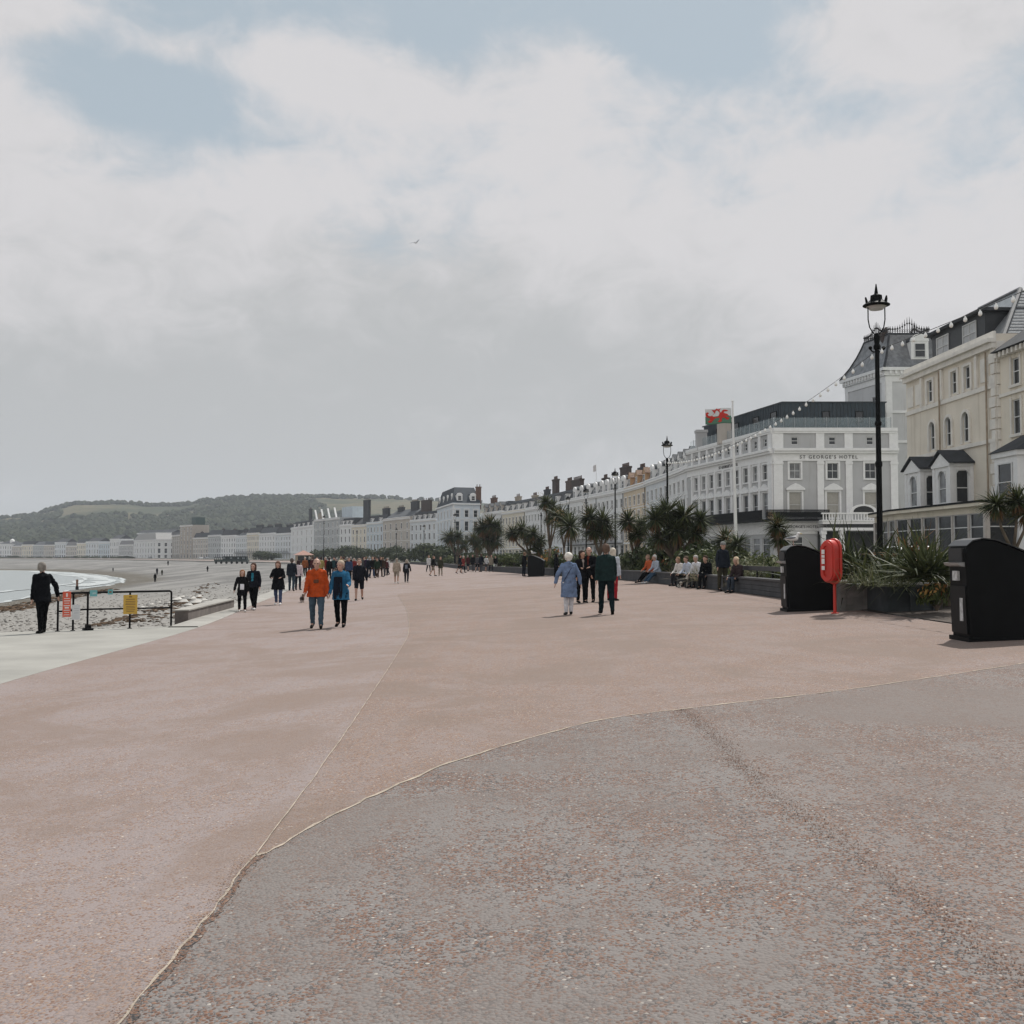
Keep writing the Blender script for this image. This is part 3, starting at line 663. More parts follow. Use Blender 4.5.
wm = n.new('ShaderNodeMath'); wm.operation = 'MULTIPLY'; l.new(wet, wm.inputs[0]); l.new(ramp(n, l, wn, .3, .5), wm.inputs[1])
col = mixrgb(n, l, col, (.10,.088,.07), wm.outputs[0])
l.new(col, b.inputs['Base Color']); bp = n.new('ShaderNodeBump'); bp.inputs['Distance'].default_value = .08; bp.inputs['Strength'].default_value = .8; bp.invert = True; l.new(v.outputs['Distance'], bp.inputs['Height']); l.new(bp.outputs['Normal'], b.inputs['Normal'])
tag(grid_mesh('beach', rows, m), kind='structure')
# stones lying on the near shingle
mb = MB(); iE = [i for i, p in enumerate(E) if 26 < p.y < 120]
for _ in range(9000):
    i = rnd.choice(iE); t = rnd.uniform(.05, .97); e, s_ = E[i], S[i]; p = e.lerp(E[i+1], rnd.random()) + (s_-e)*t
    if p.y > 30 + rnd.random()**1.5*80: continue
    pebble(mb, (p.x, p.y, beachz(t,p)+.02), rnd.uniform(.035,.10), .5)
tag(mb.build('pebbles', leafmat('pebble_stone', (.12,.112,.104), (.42,.395,.365), .9, 0.0)), kind='stuff', label='grey pebbles strewn over the near beach')
def near_t(x, y):
    best = min(range(len(E)), key=lambda i: min(((E[i] + (S[i]-E[i])*(k/20) - Vector((x,y,0))).length, k) for k in range(21))[0])
    e, s_ = E[best], S[best]; t = (Vector((x,y,0))-e).dot(s_-e)/(s_-e).length_squared
    return t
def on_beach(px, py):
    r = ray(px, py); z = -1.4
    for _ in range(8):
        d = (CAMZ - z)/-r.z; p = r*d; t = max(0, min(1.35, near_t(p.x, p.y))); z = beachz(t, Vector((p.x,p.y,0)))
    return Vector((p.x, p.y, z))
# seaweed lines
mb = MB()
def weed(line, n_, sp, s0_):
    pts = [on_beach(*q) for q in line]
    for _ in range(n_):
        i = rnd.randrange(len(pts)-1); c = pts[i].lerp(pts[i+1], rnd.random()) + Vector((rnd.gauss(0,sp), rnd.gauss(0,sp), 0))
        t = max(0, near_t(c.x, c.y)); pebble(mb, (c.x, c.y, beachz(t, Vector((c.x,c.y,0)))+.03), s0_*rnd.uniform(.4,1.3), .35)
weed([(95,627),(125,619),(150,612),(172,606),(186,601),(200,592),(212,583)], 230, .4, .17)
weed([(0,612),(25,606),(50,601),(80,595),(104,590)], 420, .8, .24)
weed([(135,623),(160,618),(190,608)], 60, .7, .15)
tag(mb.build('seaweed', leafmat('seaweed', (.035,.024,.014), (.12,.075,.045), .8, 0.0)), kind='stuff', label='brown seaweed and tide wrack in lines on the shingle')
# sea and foam
m = bpy.data.materials.new('sea_water'); n, l = nodes_of(m); b = n['Principled BSDF']; b.inputs['Base Color'].default_value = (.25,.27,.27,1); b.inputs['Roughness'].default_value = .32; b.inputs['IOR'].default_value = 1.33
tc = n.new('ShaderNodeTexCoord'); mp = n.new('ShaderNodeMapping'); mp.inputs['Scale'].default_value = (.5,1.2,1); l.new(tc.outputs['Object'], mp.inputs['Vector'])
w1 = noise_n(n, l, mp.outputs['Vector'], .7, 5, .6); bp = n.new('ShaderNodeBump'); bp.inputs['Distance'].default_value = .35; bp.inputs['Strength'].default_value = .6; l.new(w1, bp.inputs['Height']); l.new(bp.outputs['Normal'], b.inputs['Normal'])
mb = MB(); mb.quad((-6000,-2000,-2.5),(60,-2000,-2.5),(60,6000,-2.5),(-6000,6000,-2.5)); tag(mb.build('sea', m), kind='structure')
def foam(name, off, w0, seed, i_a, i_b):
    mb = MB(); vs = []; fs = []
    idx = list(range(i_a, i_b))
    for i in idx:
        for sub in range(6):
            p = S[i].lerp(S[i+1], sub/6); q = E[i].lerp(E[i+1], sub/6); nn = (p-q).normalized()
            o_ = off + 1.6*noise.noise(p*.05 + Vector((seed,0,0))) + .5*noise.noise(p*.4 + Vector((0,seed,0))); w = w0*(.75 + .9*noise.noise(p*.12 + Vector((seed,seed,0))))
            a_ = p + nn*o_; b_ = p + nn*(o_ + max(.1,w)); vs += [(a_.x,a_.y,-2.44),(b_.x,b_.y,-2.47)]
    fs = [(2*i,2*i+1,2*i+3,2*i+2) for i in range(len(vs)//2-1)]
    mb.add(vs, fs); return mb.build(name, simple('sea_foam', (.38,.40,.40), .8, .25, 1.2))
iy = lambda y: next(i for i, p in enumerate(E) if p.y > y)
tag(foam('foam', -.6, 1.0, 1, iy(30), iy(420)), kind='stuff', label='white surf line along the water edge')
tag(foam('foam', 6, 1.6, 5, iy(80), iy(340)), kind='stuff', label='broken second line of surf off the beach')
tag(foam('foam', 1.2, 5.5, 9, iy(135), iy(330)), kind='stuff', label='broad wash of white water at the tip of the bay')

# inland ground: bed soil, lawn, road and land out to the horizon
def inland(name, o0, o1, dz0, dz1, mat, n_=3, i_a=0):
    rows = []
    for i in range(i_a, len(W0)):
        p = W0[i]; t = (W0[min(i+1,len(W0)-1)] - W0[max(i-1,0)]).normalized(); nn = Vector((t.y, -t.x, 0)); z = gz(p.x)
        rows.append([Vector((*(p + nn*(o0 + (o1-o0)*k/n_)).xy, z + dz0 + (dz1-dz0)*k/n_)) for k in range(n_+1)])
    return tag(grid_mesh(name, rows, mat), kind='structure')
inland('bed_soil', -.05, 6.2, .02, .30, M_SOIL)
inland('lawn', 6.2, 10.5, .30, .30, M_LAWN)
inland('pavement', 10.5, 13, .30, .32, M_CONC)
inland('road', 13, 22.5, .20, .20, M_ROAD)
inland('pavement_far', 22.5, 40, .33, .36, M_CONC)
mb = MB(); mb.quad((-6000,-3000,-2.9),(6000,-3000,-2.9),(6000,7000,-2.9),(-6000,7000,-2.9)); tag(mb.build('land', M_LAWN), kind='structure')

# hills behind the bay
SKY_ = [(-60,522),(0,519),(30,516),(45,512),(60,508),(75,504),(100,504),(130,504),(150,506),(185,505),(200,501),(230,499),(270,497),(330,497),(400,498),(437,500),(480,503),(540,508),(620,514),(700,520),(800,530),(900,536),(1024,540)]
def skyz(px):
    for (a, ya), (b_, yb) in zip(SKY_, SKY_[1:]):
        if a <= px <= b_: return ya + (yb-ya)*(px-a)/(b_-a)
    return 522
rows = []
R0, R1, R2 = 1000, 1750, 3000
def hillz(px, k, q):
    H = (556 - skyz(px))/F*R1 + 1.6
    if k <= 1: z = -2 + (H+2)*(.10*k + .90*(k**1.25*(1-k*.25)/.75 if k < 1 else 1))
    else: z = H*(1 - (k-1)*.8)
    return z + 7*noise.noise(q*.006)*min(1,k*3)*(.4 if k > .8 else 1) + 3*noise.noise(q*.02)*min(1,k*3)*(.3 if k > .8 else 1)
hp = [-60 + 8*i for i in range(136)]
for px in hp:
    u = (px-512)/F; dv = Vector((u,1,0)).normalized(); r = []
    for j in range(41):
        k = j/30; rr = R0 + (R1-R0)*k if k <= 1 else R1 + (R2-R1)*(k-1)/.333
        q = dv*(rr*math.sqrt(1+u*u)); r.append(Vector((q.x, q.y, hillz(px, k, q))))
    rows.append(r)
m = bpy.data.materials.new('hill_turf'); n, l = nodes_of(m); b = n['Principled BSDF']; b.inputs['Roughness'].default_value = 1; b.inputs['Specular IOR Level'].default_value = .05
tc = n.new('ShaderNodeTexCoord'); f1 = noise_n(n, l, tc.outputs['Object'], .008, 6, .6); f2 = noise_n(n, l, tc.outputs['Object'], .05, 5, .6)
c_ = mixrgb(n, l, (.05,.055,.034), (.115,.10,.062), ramp(n, l, f1, .42, .58)); c_ = mixrgb(n, l, c_, (.045,.06,.03), ramp(n, l, f2, .5, .7)); l.new(c_, b.inputs['Base Color'])
tag(grid_mesh('hill', rows, m), kind='structure')
# far-off woods on the hillside
mb = MB()
phi = (1+5**.5)/2
ICO = [Vector(v_).normalized() for v_ in ((-1,phi,0),(1,phi,0),(-1,-phi,0),(1,-phi,0),(0,-1,phi),(0,1,phi),(0,-1,-phi),(0,1,-phi),(phi,0,-1),(phi,0,1),(-phi,0,-1),(-phi,0,1))]
ICF = [(0,11,5),(0,5,1),(0,1,7),(0,7,10),(0,10,11),(1,5,9),(5,11,4),(11,10,2),(10,7,6),(7,1,8),(3,9,4),(3,4,2),(3,2,6),(3,6,8),(3,8,9),(4,9,5),(2,4,11),(6,2,10),(8,6,7),(9,8,1)]
def clump(mb, c, r, rz_=.8):
    mb.add([(c[0]+v_.x*r*rnd.uniform(.7,1.25), c[1]+v_.y*r*rnd.uniform(.7,1.25), c[2]+v_.z*r*rz_*rnd.uniform(.7,1.25)) for v_ in ICO], ICF)
cnt = 0
while cnt < 8500:
    px = rnd.uniform(-50, 560); k = rnd.uniform(.04, 1.03)
    u = (px-512)/F; dv = Vector((u,1,0)).normalized(); rr = R0 + (R1-R0)*k; q = dv*(rr*math.sqrt(1+u*u))
    dens = noise.noise(Vector((q.x*.004, q.y*.004, 3))) + .9*(.62-k)
    if 60 < px < 165 and .66 < k < .97: dens -= .55
    if px > 300 and k > .6: dens -= .5*min(1,(px-300)/60)
    if k > .965: dens += .75
    if dens < rnd.uniform(-.25, .15): continue
    r_ = rnd.uniform(3.2, 6.5); clump(mb, (q.x, q.y, hillz(px, k, q) + r_*.5), r_); cnt += 1
tag(mb.build('hillside_woods', leafmat('far_wood', (.016,.022,.011), (.052,.060,.030), .95, 0.0)), kind='stuff', label='dark woods covering the hillside behind the bay')

# ------------------------------------------------------------------ sky, sun, camera, haze
SUN_EL, SUN_AZ = R(56), R(31)      # azimuth to the right of the view direction
w = bpy.data.worlds.new('World'); sc.world = w; w.use_nodes = True; n = w.node_tree.nodes; l = w.node_tree.links
bg = n['Background']; bg.inputs['Strength'].default_value = .1
sky = n.new('ShaderNodeTexSky'); sky.sky_type = 'NISHITA'; sky.sun_disc = False; sky.sun_elevation = SUN_EL; sky.sun_rotation = SUN_AZ; sky.air_density = 1.1; sky.dust_density = 1.2
tc = n.new('ShaderNodeTexCoord'); sx = n.new('ShaderNodeSeparateXYZ'); l.new(tc.outputs['Generated'], sx.inputs[0])
def M(op, a, b_=None, c_=None):
    q = n.new('ShaderNodeMath'); q.operation = op
    for i, v_ in enumerate((a, b_, c_)):
        if v_ is None: continue
        if isinstance(v_, (int, float)): q.inputs[i].default_value = v_
        else: l.new(v_, q.inputs[i])
    return q.outputs[0]
el = M('ARCSINE', sx.outputs['Z']); az = M('ARCTAN2', sx.outputs['X'], sx.outputs['Y'])
cv = n.new('ShaderNodeCombineXYZ'); l.new(az, cv.inputs[0]); l.new(M('MULTIPLY', el, 1.5), cv.inputs[1])
def nz(scale, det, rough, dist, off=(0,0,0)):
    mp = n.new('ShaderNodeMapping'); mp.inputs['Location'].default_value = off; l.new(cv.outputs[0], mp.inputs['Vector']); return noise_n(n, l, mp.outputs['Vector'], scale, det, rough, dist)
fb = nz(5.5, 10, .60, .25, (3.1,1.7,0)); fb2 = nz(2.2, 6, .55, .3, (.4,5.2,0)); wisp = nz(14, 9, .6, .6, (8,2,1))
def blob(px, py, sx_, sy_, amp):
    r = ray(px, py).normalized(); a0 = math.atan2(r.x, r.y); e0 = math.asin(r.z)
    dx = M('DIVIDE', M('SUBTRACT', az, a0), sx_/F); dy = M('DIVIDE', M('SUBTRACT', el, e0), sy_/F)
    return M('MULTIPLY', M('EXPONENT', M('MULTIPLY', M('ADD', M('MULTIPLY', dx, dx), M('MULTIPLY', dy, dy)), -1)), amp)
base = M('DIVIDE', M('SUBTRACT', .435, el), .085)
f = M('ADD', base, M('MULTIPLY', M('SUBTRACT', fb, .5), 6.0)); f = M('ADD', f, M('MULTIPLY', M('SUBTRACT', wisp, .5), 3.6))
for bl in ((150,98,95,46,-2.2),(350,88,110,34,1.7),(500,95,120,40,.9),(60,150,140,26,-1.3),(70,205,100,25,.8),(15,4,50,26,2.8),(20,135,120,24,2.4),(930,30,100,45,3.2),(860,10,60,30,1.6),(860,105,110,30,-.7),(270,60,80,22,1.1),(560,55,90,30,1.0),(420,40,70,25,-.6),(720,35,130,35,-1.6),(170,50,40,14,1.3)):
    f = M('ADD', f, blob(*bl))
back = M('MULTIPLY', M('LESS_THAN', sx.outputs['Y'], 0.0), .0)
cover = ramp(n, l, f, -1.0, 1.5)
# cloud tone: bright sunlit rims above, greyer flat undersides towards the horizon
g1 = ramp(n, l, el, .10, .36)
tone = M('ADD', M('MULTIPLY', g1, .55), M('ADD', M('MULTIPLY', M('SUBTRACT', fb2, .5), .9), M('ADD', M('MULTIPLY', M('SUBTRACT', fb, .5), .8), M('MULTIPLY', M('SUBTRACT', wisp, .5), 1.0))))
for bl in ((300,420,260,110,-.22),(560,380,150,60,-.12),(900,300,240,120,.22),(560,150,380,70,.30),(900,200,200,80,.15),(120,300,200,60,.08)):
    tone = M('ADD', tone, blob(*bl))
tn = ramp(n, l, tone, -.12, .72)
ccol = mixrgb(n, l, (4.85,4.94,5.0), (6.75,6.62,6.72), tn)
skyc = mixrgb(n, l, sky.outputs['Color'], (4.45,5.15,5.6), .85)
fin = mixrgb(n, l, skyc, ccol, cover)
# unseen clouds behind the camera, brightened to fill the shaded facades
opp = n.new('ShaderNodeMix'); 
bright = ramp(n, l, sx.outputs['Y'], -.05, -.7)
fin = mixrgb(n, l, fin, mixrgb(n, l, (6.8,6.9,7.1), (10.2,10.0,9.7), fb), bright)
l.new(fin, bg.inputs['Color'])
sd = bpy.data.lights.new('sun', 'SUN'); sd.energy = 4.3; sd.angle = R(.6); sd.color = (1.0,.965,.91)
so = link('sun', sd); dirv = Vector((math.sin(SUN_AZ)*math.cos(SUN_EL), math.cos(SUN_AZ)*math.cos(SUN_EL), math.sin(SUN_EL))); so.rotation_euler = (-dirv).to_track_quat('-Z','Y').to_euler(); so.location = (20,20,60)
cd = bpy.data.cameras.new('camera'); cd.lens = 36; cd.sensor_width = 36; cd.clip_end = 20000; cd.clip_start = .1
co = link('camera', cd); co.location = (0,0,CAMZ); co.rotation_euler = (R(90) + PITCH, 0, 0); sc.camera = co
vs = sc.view_settings; vs.view_transform = 'Standard'; vs.look = 'None'; vs.gamma = 1; vs.exposure = 0
sc.cycles.filter_width = 1.45
HAZE = True
if HAZE:
    mb = MB(); mb.box(-3300, 3300, -300, 3400, -4.0, 190)
    m = bpy.data.materials.new('haze'); n, l = nodes_of(m); n.remove(n['Principled BSDF']); pv = n.new('ShaderNodeVolumePrincipled')
    pv.inputs['Color'].default_value = (.86,.92,1,1); pv.inputs['Density'].default_value = .00018; pv.inputs['Anisotropy'].default_value = .2; l.new(pv.outputs[0], n['Material Output'].inputs['Volume'])
    tag(mb.build('haze', m), kind='stuff', label='thin sea haze that fades the far hills')
# ------------------------------------------------------------------ buildings
TRIM = simple('white_trim', (.76,.75,.74), .75, .06, 2.5)
FRAME = simple('window_frame', (.62,.62,.61), .6, .05)
SLATE = simple('slate', (.06,.065,.072), .85, .3, 2.5, bump=.4, bscale=9)
SLATED = simple('slate_dark', (.03,.032,.037), .85, .35, 1.5)
BRICK = simple('chimney_brick', (.055,.038,.032), .9, .3, 3)
BRICKR = simple('chimney_brick_red', (.12,.065,.045), .9, .3, 3)
BUFF = simple('chimney_buff', (.36,.31,.25), .9, .2, 3)
POT = simple('chimney_pot', (.09,.055,.045), .9, .25, 3)
DARK = simple('dark_interior', (.012,.012,.013), .6)
IRON = simple('black_iron', (.005,.0055,.006), .6, .2, spec=.1)
GLASS = glass()
GLASS2 = simple('window_glass_curtained', (.16,.165,.17), .18, .55, 1.3)
BLIND = simple('window_blind', (.34,.33,.30), .5, .25, 2)
def stucco(name, c):
    """painted render with rain streaks running down it"""
    key = 'stucco_' + name
    if key in MATS: return MATS[key]
    c = tuple(min(.80, v*1.17) for v in c); m = simple(key, c, .85, .07, .6, bump=.1, bscale=8); n, l = nodes_of(m); b = n['Principled BSDF']
    tc = n.new('ShaderNodeTexCoord'); mp = n.new('ShaderNodeMapping'); mp.inputs['Scale'].default_value = (1.6,1.6,.10); l.new(tc.outputs['Object'], mp.inputs['Vector'])
    s_ = ramp(n, l, noise_n(n, l, mp.outputs['Vector'], 1.0, 6, .7), .50, .72); g = n.new('ShaderNodeMath'); g.operation = 'MULTIPLY'; g.inputs[1].default_value = .5; l.new(s_, g.inputs[0])
    src = b.inputs['Base Color'].links[0].from_socket; l.new(mixrgb(n, l, src, tuple(v*q for v, q in zip(c, (.68,.64,.58))), g.outputs[0]), b.inputs['Base Color'])
    return m
W_WHITE = stucco('white', (.60,.60,.60)); W_COOL = stucco('cool_white', (.52,.54,.56)); W_GREY = stucco('grey', (.375,.372,.372)); W_CREAM = stucco('cream', (.56,.51,.42))
W_BEIGE = stucco('beige', (.62,.56,.475)); W_TAN = stucco('tan', (.52,.43,.32)); W_BLUE = stucco('pale_blue', (.44,.49,.53)); W_STONE = stucco('stone', (.40,.36,.32)); W_MID = stucco('mid_grey', (.33,.34,.345))

def wall_grid(mb, L, H, ops, x0=0, z0=0, reveal=.16):
    """wall in the plane y=0 with rectangular openings (x,z,w,h) and their reveals"""
    xs = sorted({x0, x0+L} | {round(v_, 4) for o in ops for v_ in (o[0], o[0]+o[2])}); zs = sorted({z0, z0+H} | {round(v_, 4) for o in ops for v_ in (o[1], o[1]+o[3])})
    for i in range(len(xs)-1):
        j = 0
        while j < len(zs)-1:
            cx = (xs[i]+xs[i+1])/2; k = j
            def hole(q): 
                cz = (zs[q]+zs[q+1])/2; return any(o[0] < cx < o[0]+o[2] and o[1] < cz < o[1]+o[3] for o in ops)
            if hole(j): j += 1; continue
            while k+1 < len(zs)-1 and not hole(k+1): k += 1
            mb.quad((xs[i+1],0,zs[j]),(xs[i],0,zs[j]),(xs[i],0,zs[k+1]),(xs[i+1],0,zs[k+1])); j = k+1
    for x, z, w_, h in ops:
        r = -reveal
        mb.quad((x,0,z),(x,r,z),(x,r,z+h),(x,0,z+h)); mb.quad((x+w_,r,z),(x+w_,0,z),(x+w_,0,z+h),(x+w_,r,z+h))
        mb.quad((x,0,z),(x+w_,0,z),(x+w_,r,z),(x,r,z)); mb.quad((x,r,z+h),(x+w_,r,z+h),(x+w_,0,z+h),(x,0,z+h))
WINM = {}
def win_mesh(w_, h, kind='sash', gl=None):
    key = (round(w_,2), round(h,2), kind, gl.name if gl else '')
    if key in WINM: return WINM[key]
    mb = MB(); t = .07 if w_ < 2 else .09
    mb.m = 1; mb.box(0, w_, -.015, 0, 0, h)
    mb.m = 0
    mb.box(0, t, .001, .06, 0, h); mb.box(w_-t, w_, .001, .06, 0, h); mb.box(t, w_-t, .001, .06, 0, t); mb.box(t, w_-t, .001, .06, h-t, h)
    if kind == 'sash': mb.box(t, w_-t, .001, .075, h*.5-.03, h*.5+.03)
    if kind == 'bars':
        mb.box(t, w_-t, .001, .055, h*.5-.03, h*.5+.03); mb.box(w_/2-.02, w_/2+.02, .001, .045, t, h*.5-.03); mb.box(w_/2-.02, w_/2+.02, .001, .045, h*.5+.03, h-t)
    if kind == 'shop':
        mb.box(t, w_-t, .001, .055, h*.72-.03, h*.72+.03)
    if kind == 'arch':
        mb.box(t, w_-t, .001, .075, h*.45-.03, h*.45+.03)
        for sd in (0, 1):       # spandrels that round the head
            pts = [(0 if sd == 0 else w_, h), (w_/2, h)] + [(w_/2 + (w_/2)*math.cos(a)*(-1 if sd == 0 else 1), h-w_/2 + (w_/2)*math.sin(a)) for a in [R(90-9*i) for i in range(11)]]
            mb.extr(pts, 'y', .002, .14)
    WINM[key] = mb.mesh('window', [FRAME if kind != 'dark' else IRON, gl or GLASS]); return WINM[key]
def fmat(o, d):
    """facade frame: x along the facade, y out of it, z up"""
    d = Vector((d[0], d[1], 0)).normalized(); return Matrix(((d.x, -d.y, 0, o[0]), (d.y, d.x, 0, o[1]), (0, 0, 1, o[2]), (0,0,0,1)))
def window(par, M_, x, z, w_, h, kind='sash', gl=None, rev=.14, name='window'):
    return link(name, win_mesh(w_, h, kind, gl), par, None, M_ @ Matrix.Translation((x, -rev, z)))
POTM = None
def chimney(par, c, sx_, sy_, z0, z1, mat, pots=4, M_=None, npots=True):
    mb = MB(); 
    if M_: mb.M = M_
    mb.box(c[0]-sx_/2, c[0]+sx_/2, c[1]-sy_/2, c[1]+sy_/2, z0, z1-.35); mb.box(c[0]-sx_/2-.1, c[0]+sx_/2+.1, c[1]-sy_/2-.1, c[1]+sy_/2+.1, z1-.35, z1)
    ch = mb.build('chimney', mat, par)
    global POTM
    if POTM is None:
        pb = MB(); pb.lathe([(.14,0),(.16,.1),(.12,.15),(.11,.6),(.14,.65),(.14,.7)], 8); POTM = pb.mesh('chimney_pot', POT)
    for i in range(pots if npots else 0):
        a = (i+.5)/pots; x_ = c[0] + (a-.5)*sx_ if sx_ > sy_ else c[0]; y_ = c[1] + (a-.5)*sy_ if sy_ >= sx_ else c[1]
        link('chimney_pot', POTM, ch, None, mb.M @ Matrix.Translation((x_, y_, z1)))
    return ch
def dormer(par, M_, x, y, z, w_, h, depth, mat, roofm, style='gable', gl=None):
    """dormer: cheeks, front with window, roof; y is the front plane"""
    mb = MB(); mb.M = M_; x0, x1 = x-w_/2, x+w_/2
    mb.box(x0, x1, y-depth, y, z, z+h)
    if style == 'gable': mb.extr([(x0-.1, z+h), (x1+.1, z+h), (x, z+h+w_*.45)], 'y', y-.3, y+.06)
    if style == 'round':
        mb.extr([(x + (w_/2+.05)*math.cos(R(a)), z+h+.001 + (w_*.42)*math.sin(R(a))) for a in range(0,181,20)], 'y', y-.3, y+.06)
    d = mb.build('dormer', mat, par)
    rb = MB(); rb.M = M_
    if style == 'gable':
        for sd in (-1, 1): rb.extr([(x, z+h+w_*.45+.03), (x, z+h+w_*.45+.11), (x+sd*(w_/2+.22), z+h+.0), (x+sd*(w_/2+.22), z+h-.08)], 'y', y-depth, y+.12)
    elif style == 'flat': rb.box(x0-.15, x1+.15, y-depth, y+.2, z+h+.003, z+h+.13)
    else: rb.extr([(x + (w_/2+.1)*math.cos(R(a)), z+h+.01 + (w_*.46)*math.sin(R(a))) for a in range(0,181,20)], 'y', y-depth, y-.31)
    rb.build('roof', roofm, d)
    link('window', win_mesh(w_*.62, h*.78, 'sash', gl), d, None, M_ @ Matrix.Translation((x-w_*.31, y+.02, z+h*.1)))
    return d
def terrace(name, label, P0, P1, zb, zc, nb, wm, floors=4, depth=11, roof='mansard', roofm=None, dorm=(0,'gable',None), chim=(), group='terraced hotels curving round the bay', pilaster=False, band_=True, balcony=None, bay=False, wfrac=.44, parapet=.5, roofh=2.6, ground=None, trimm=None, glasses=None, simple_win=False, shade=None):
    P0 = Vector((*P0, 0)); P1 = Vector((*P1, 0)); d = (P1-P0); L = d.length; L -= .02
    root = thing(name, label, 'building', (P0.x, P0.y, zb), math.atan2(d.y, d.x), group)
    H = zc - zb; I = Matrix.Identity(4); trimm = trimm or TRIM
    gh = min(3.6, H*.28); fh = (H - gh - .5)/(floors-1); bw = L/nb; ops = []; wins = []
    for i in range(nb):
        cx = (i+.5)*bw; w_ = min(bw*wfrac, 1.5)
        for f_ in range(floors):
            if f_ == 0: z, h, ww = .7, gh-1.1, min(bw*.6, 2.2)
            else: z = gh + (f_-1)*fh + fh*.16; h = fh*(.66 if f_ < floors-1 else .55); ww = w_
            ops.append((cx-ww/2, z, ww, h)); wins.append((cx-ww/2, z, ww, h, 'sash' if f_ else 'shop'))
    wb = MB(); wall_grid(wb, L, H+parapet, ops)
    T_ = H+parapet
    wb.quad((0,-depth,0),(0,0,0),(0,0,T_),(0,-depth,T_)) ; wb.quad((L,0,0),(L,-depth,0),(L,-depth,T_),(L,0,T_)); wb.quad((0,-depth,T_),(L,-depth,T_),(L,-depth,0),(0,-depth,0))
    wb.quad((0,-depth,0),(L,-depth,0),(L,0,0),(0,0,0))
    wb.box(0.004, L-.004, -.3, -.004, T_-.3, T_+.02)
    wb.build('wall', wm, root)
    for q in wins:
        window(root, I, q[0], q[1], q[2], q[3], q[4], rnd.choice([GLASS,GLASS,GLASS,GLASS2,GLASS2,BLIND]))
    tb = MB()
    tb.box(.003, L-.003, .002, .42, H-.18, H+.12); tb.box(.006, L-.006, .003, .22, H-.42, H-.183); tb.box(.005, L-.005, .002, .12, T_-.12, T_+.06)
    if band_:
        tb.box(.004, L-.004, .002, .16, gh-.28, gh)
        for f_ in range(1, floors-1): tb.box(.004, L-.004, .002, .07, gh+f_*fh-.06, gh+f_*fh+.08)
    for x, z, w_, h, k in wins:
        if k != 'shop':
            tb.box(x-.14, x-.002, .003, .07, z-.1, z+h+.14); tb.box(x+w_+.002, x+w_+.14, .003, .07, z-.1, z+h+.14); tb.box(x-.002, x+w_+.002, .003, .075, z+h+.002, z+h+.16); tb.box(x-.002, x+w_+.002, .003, .1, z-.12, z-.002)
    if pilaster:
        for i in range(nb+1):
            x = min(max(i*bw, .25), L-.25); tb.box(x-.22, x+.22, .004, .13, gh+.01, H-.44)
    tb.build('cornice', trimm, root)
    if P0.y < 320:
        dp = MB(); dp.tube([(.18,.13,0),(.18,.13,H-.45)], .06, 6); dp.build('drainpipe', SLATED, root)
    rm = roofm or SLATE; rb = MB()
    if roof == 'mansard':
        y0, y1 = -.45, -1.9; rb.extr([(y0,T_-.2),(y1,T_+roofh),(-depth+1.9,T_+roofh),(-depth+.4,T_-.2)], 'x', .02, L-.02)
    elif roof == 'pitch':
        rb.extr([(-.35,T_-.2),(-depth/2,T_+roofh),(-depth+.35,T_-.2)], 'x', .02, L-.02)
    elif roof == 'hip':
        a = min(L*.45, depth/2); y0, y1 = .25, -depth-.25; zz = T_+.02; zt = zz+roofh
        rb.add([(-.25,y0,zz),(L+.25,y0,zz),(L+.25,y1,zz),(-.25,y1,zz),(a,-depth/2,zt),(L-a,-depth/2,zt)], [(0,1,5,4),(1,2,5),(2,3,4,5),(3,0,4),(3,2,1,0)])
    else: rb.box(.3, L-.3, -depth+.3, -.31, T_-.6, T_-.25)
    ro = rb.build('roof', rm, root)
    nd, st, dm = dorm
    for i in range(nd):
        dormer(root, I, (i+.5)*L/nd, -.40, T_-.15, min(1.9, L/nd*.62), 1.75, 2.2, dm or TRIM, rm, st, GLASS2 if i % 2 else GLASS)
    for (fx, dy, sx_, hh, cm, pots) in chim:
        chimney(root, (fx*L, dy, 0), *((sx_, .9) if sx_ > .9 else (sx_, sx_)), T_-.2, T_+hh, cm, pots)
    if balcony:
        bb = MB(); bb.box(.3, L-.3, .02, 1.3, gh-.26, gh-.05) if False else None
        for k in range(int(L/.35)+1): bb.box(k*.35+.0, k*.35+.03, 1.22, 1.25, gh, gh+.95)
        bb.box(0, L, 1.2, 1.27, gh+.95, gh+1.0); bb.box(0, L, .16, 1.3, gh-.12, gh-.001)
        bb.build('balcony', balcony, root)
    if bay:
        for x in bay:
            vb = MB(); w_ = 2.6; hb = gh + fh*1.85
            vb.prism([(x-w_/2,.03),(x-w_/2+.6,.95),(x+w_/2-.6,.95),(x+w_/2,.03)], 0, hb)
            bo = vb.build('bay_window', trimm, root)
            for f_ in range(2):
                z = (gh+fh*f_+fh*.16)
                link('pane', win_mesh(1.1, fh*.62, 'sash', GLASS), bo, None, Matrix.Translation((x-.55, .955, z)))
                for sd in (-1, 1):
                    a = math.atan2(.92, .6); ang = -a if sd > 0 else a
                    link('pane', win_mesh(.7, fh*.62, 'sash', GLASS), bo, None, Matrix.Translation((x+sd*(w_/2-.30), .5, z)) @ Matrix.Rotation(ang if sd > 0 else ang, 4, 'Z') @ Matrix.Translation((-.35, .03, 0)))
            rb = MB(); rb.add([(x-w_/2-.1,.03,hb),(x-w_/2+.55,1.07,hb),(x+w_/2-.55,1.07,hb),(x+w_/2+.1,.03,hb),(x-.5,.03,hb+.8),(x+.5,.03,hb+.8)], [(0,1,4),(1,2,5,4),(2,3,5),(0,4,5,3),(3,2,1,0)])
            rb.build('roof', rm, bo)
    return root

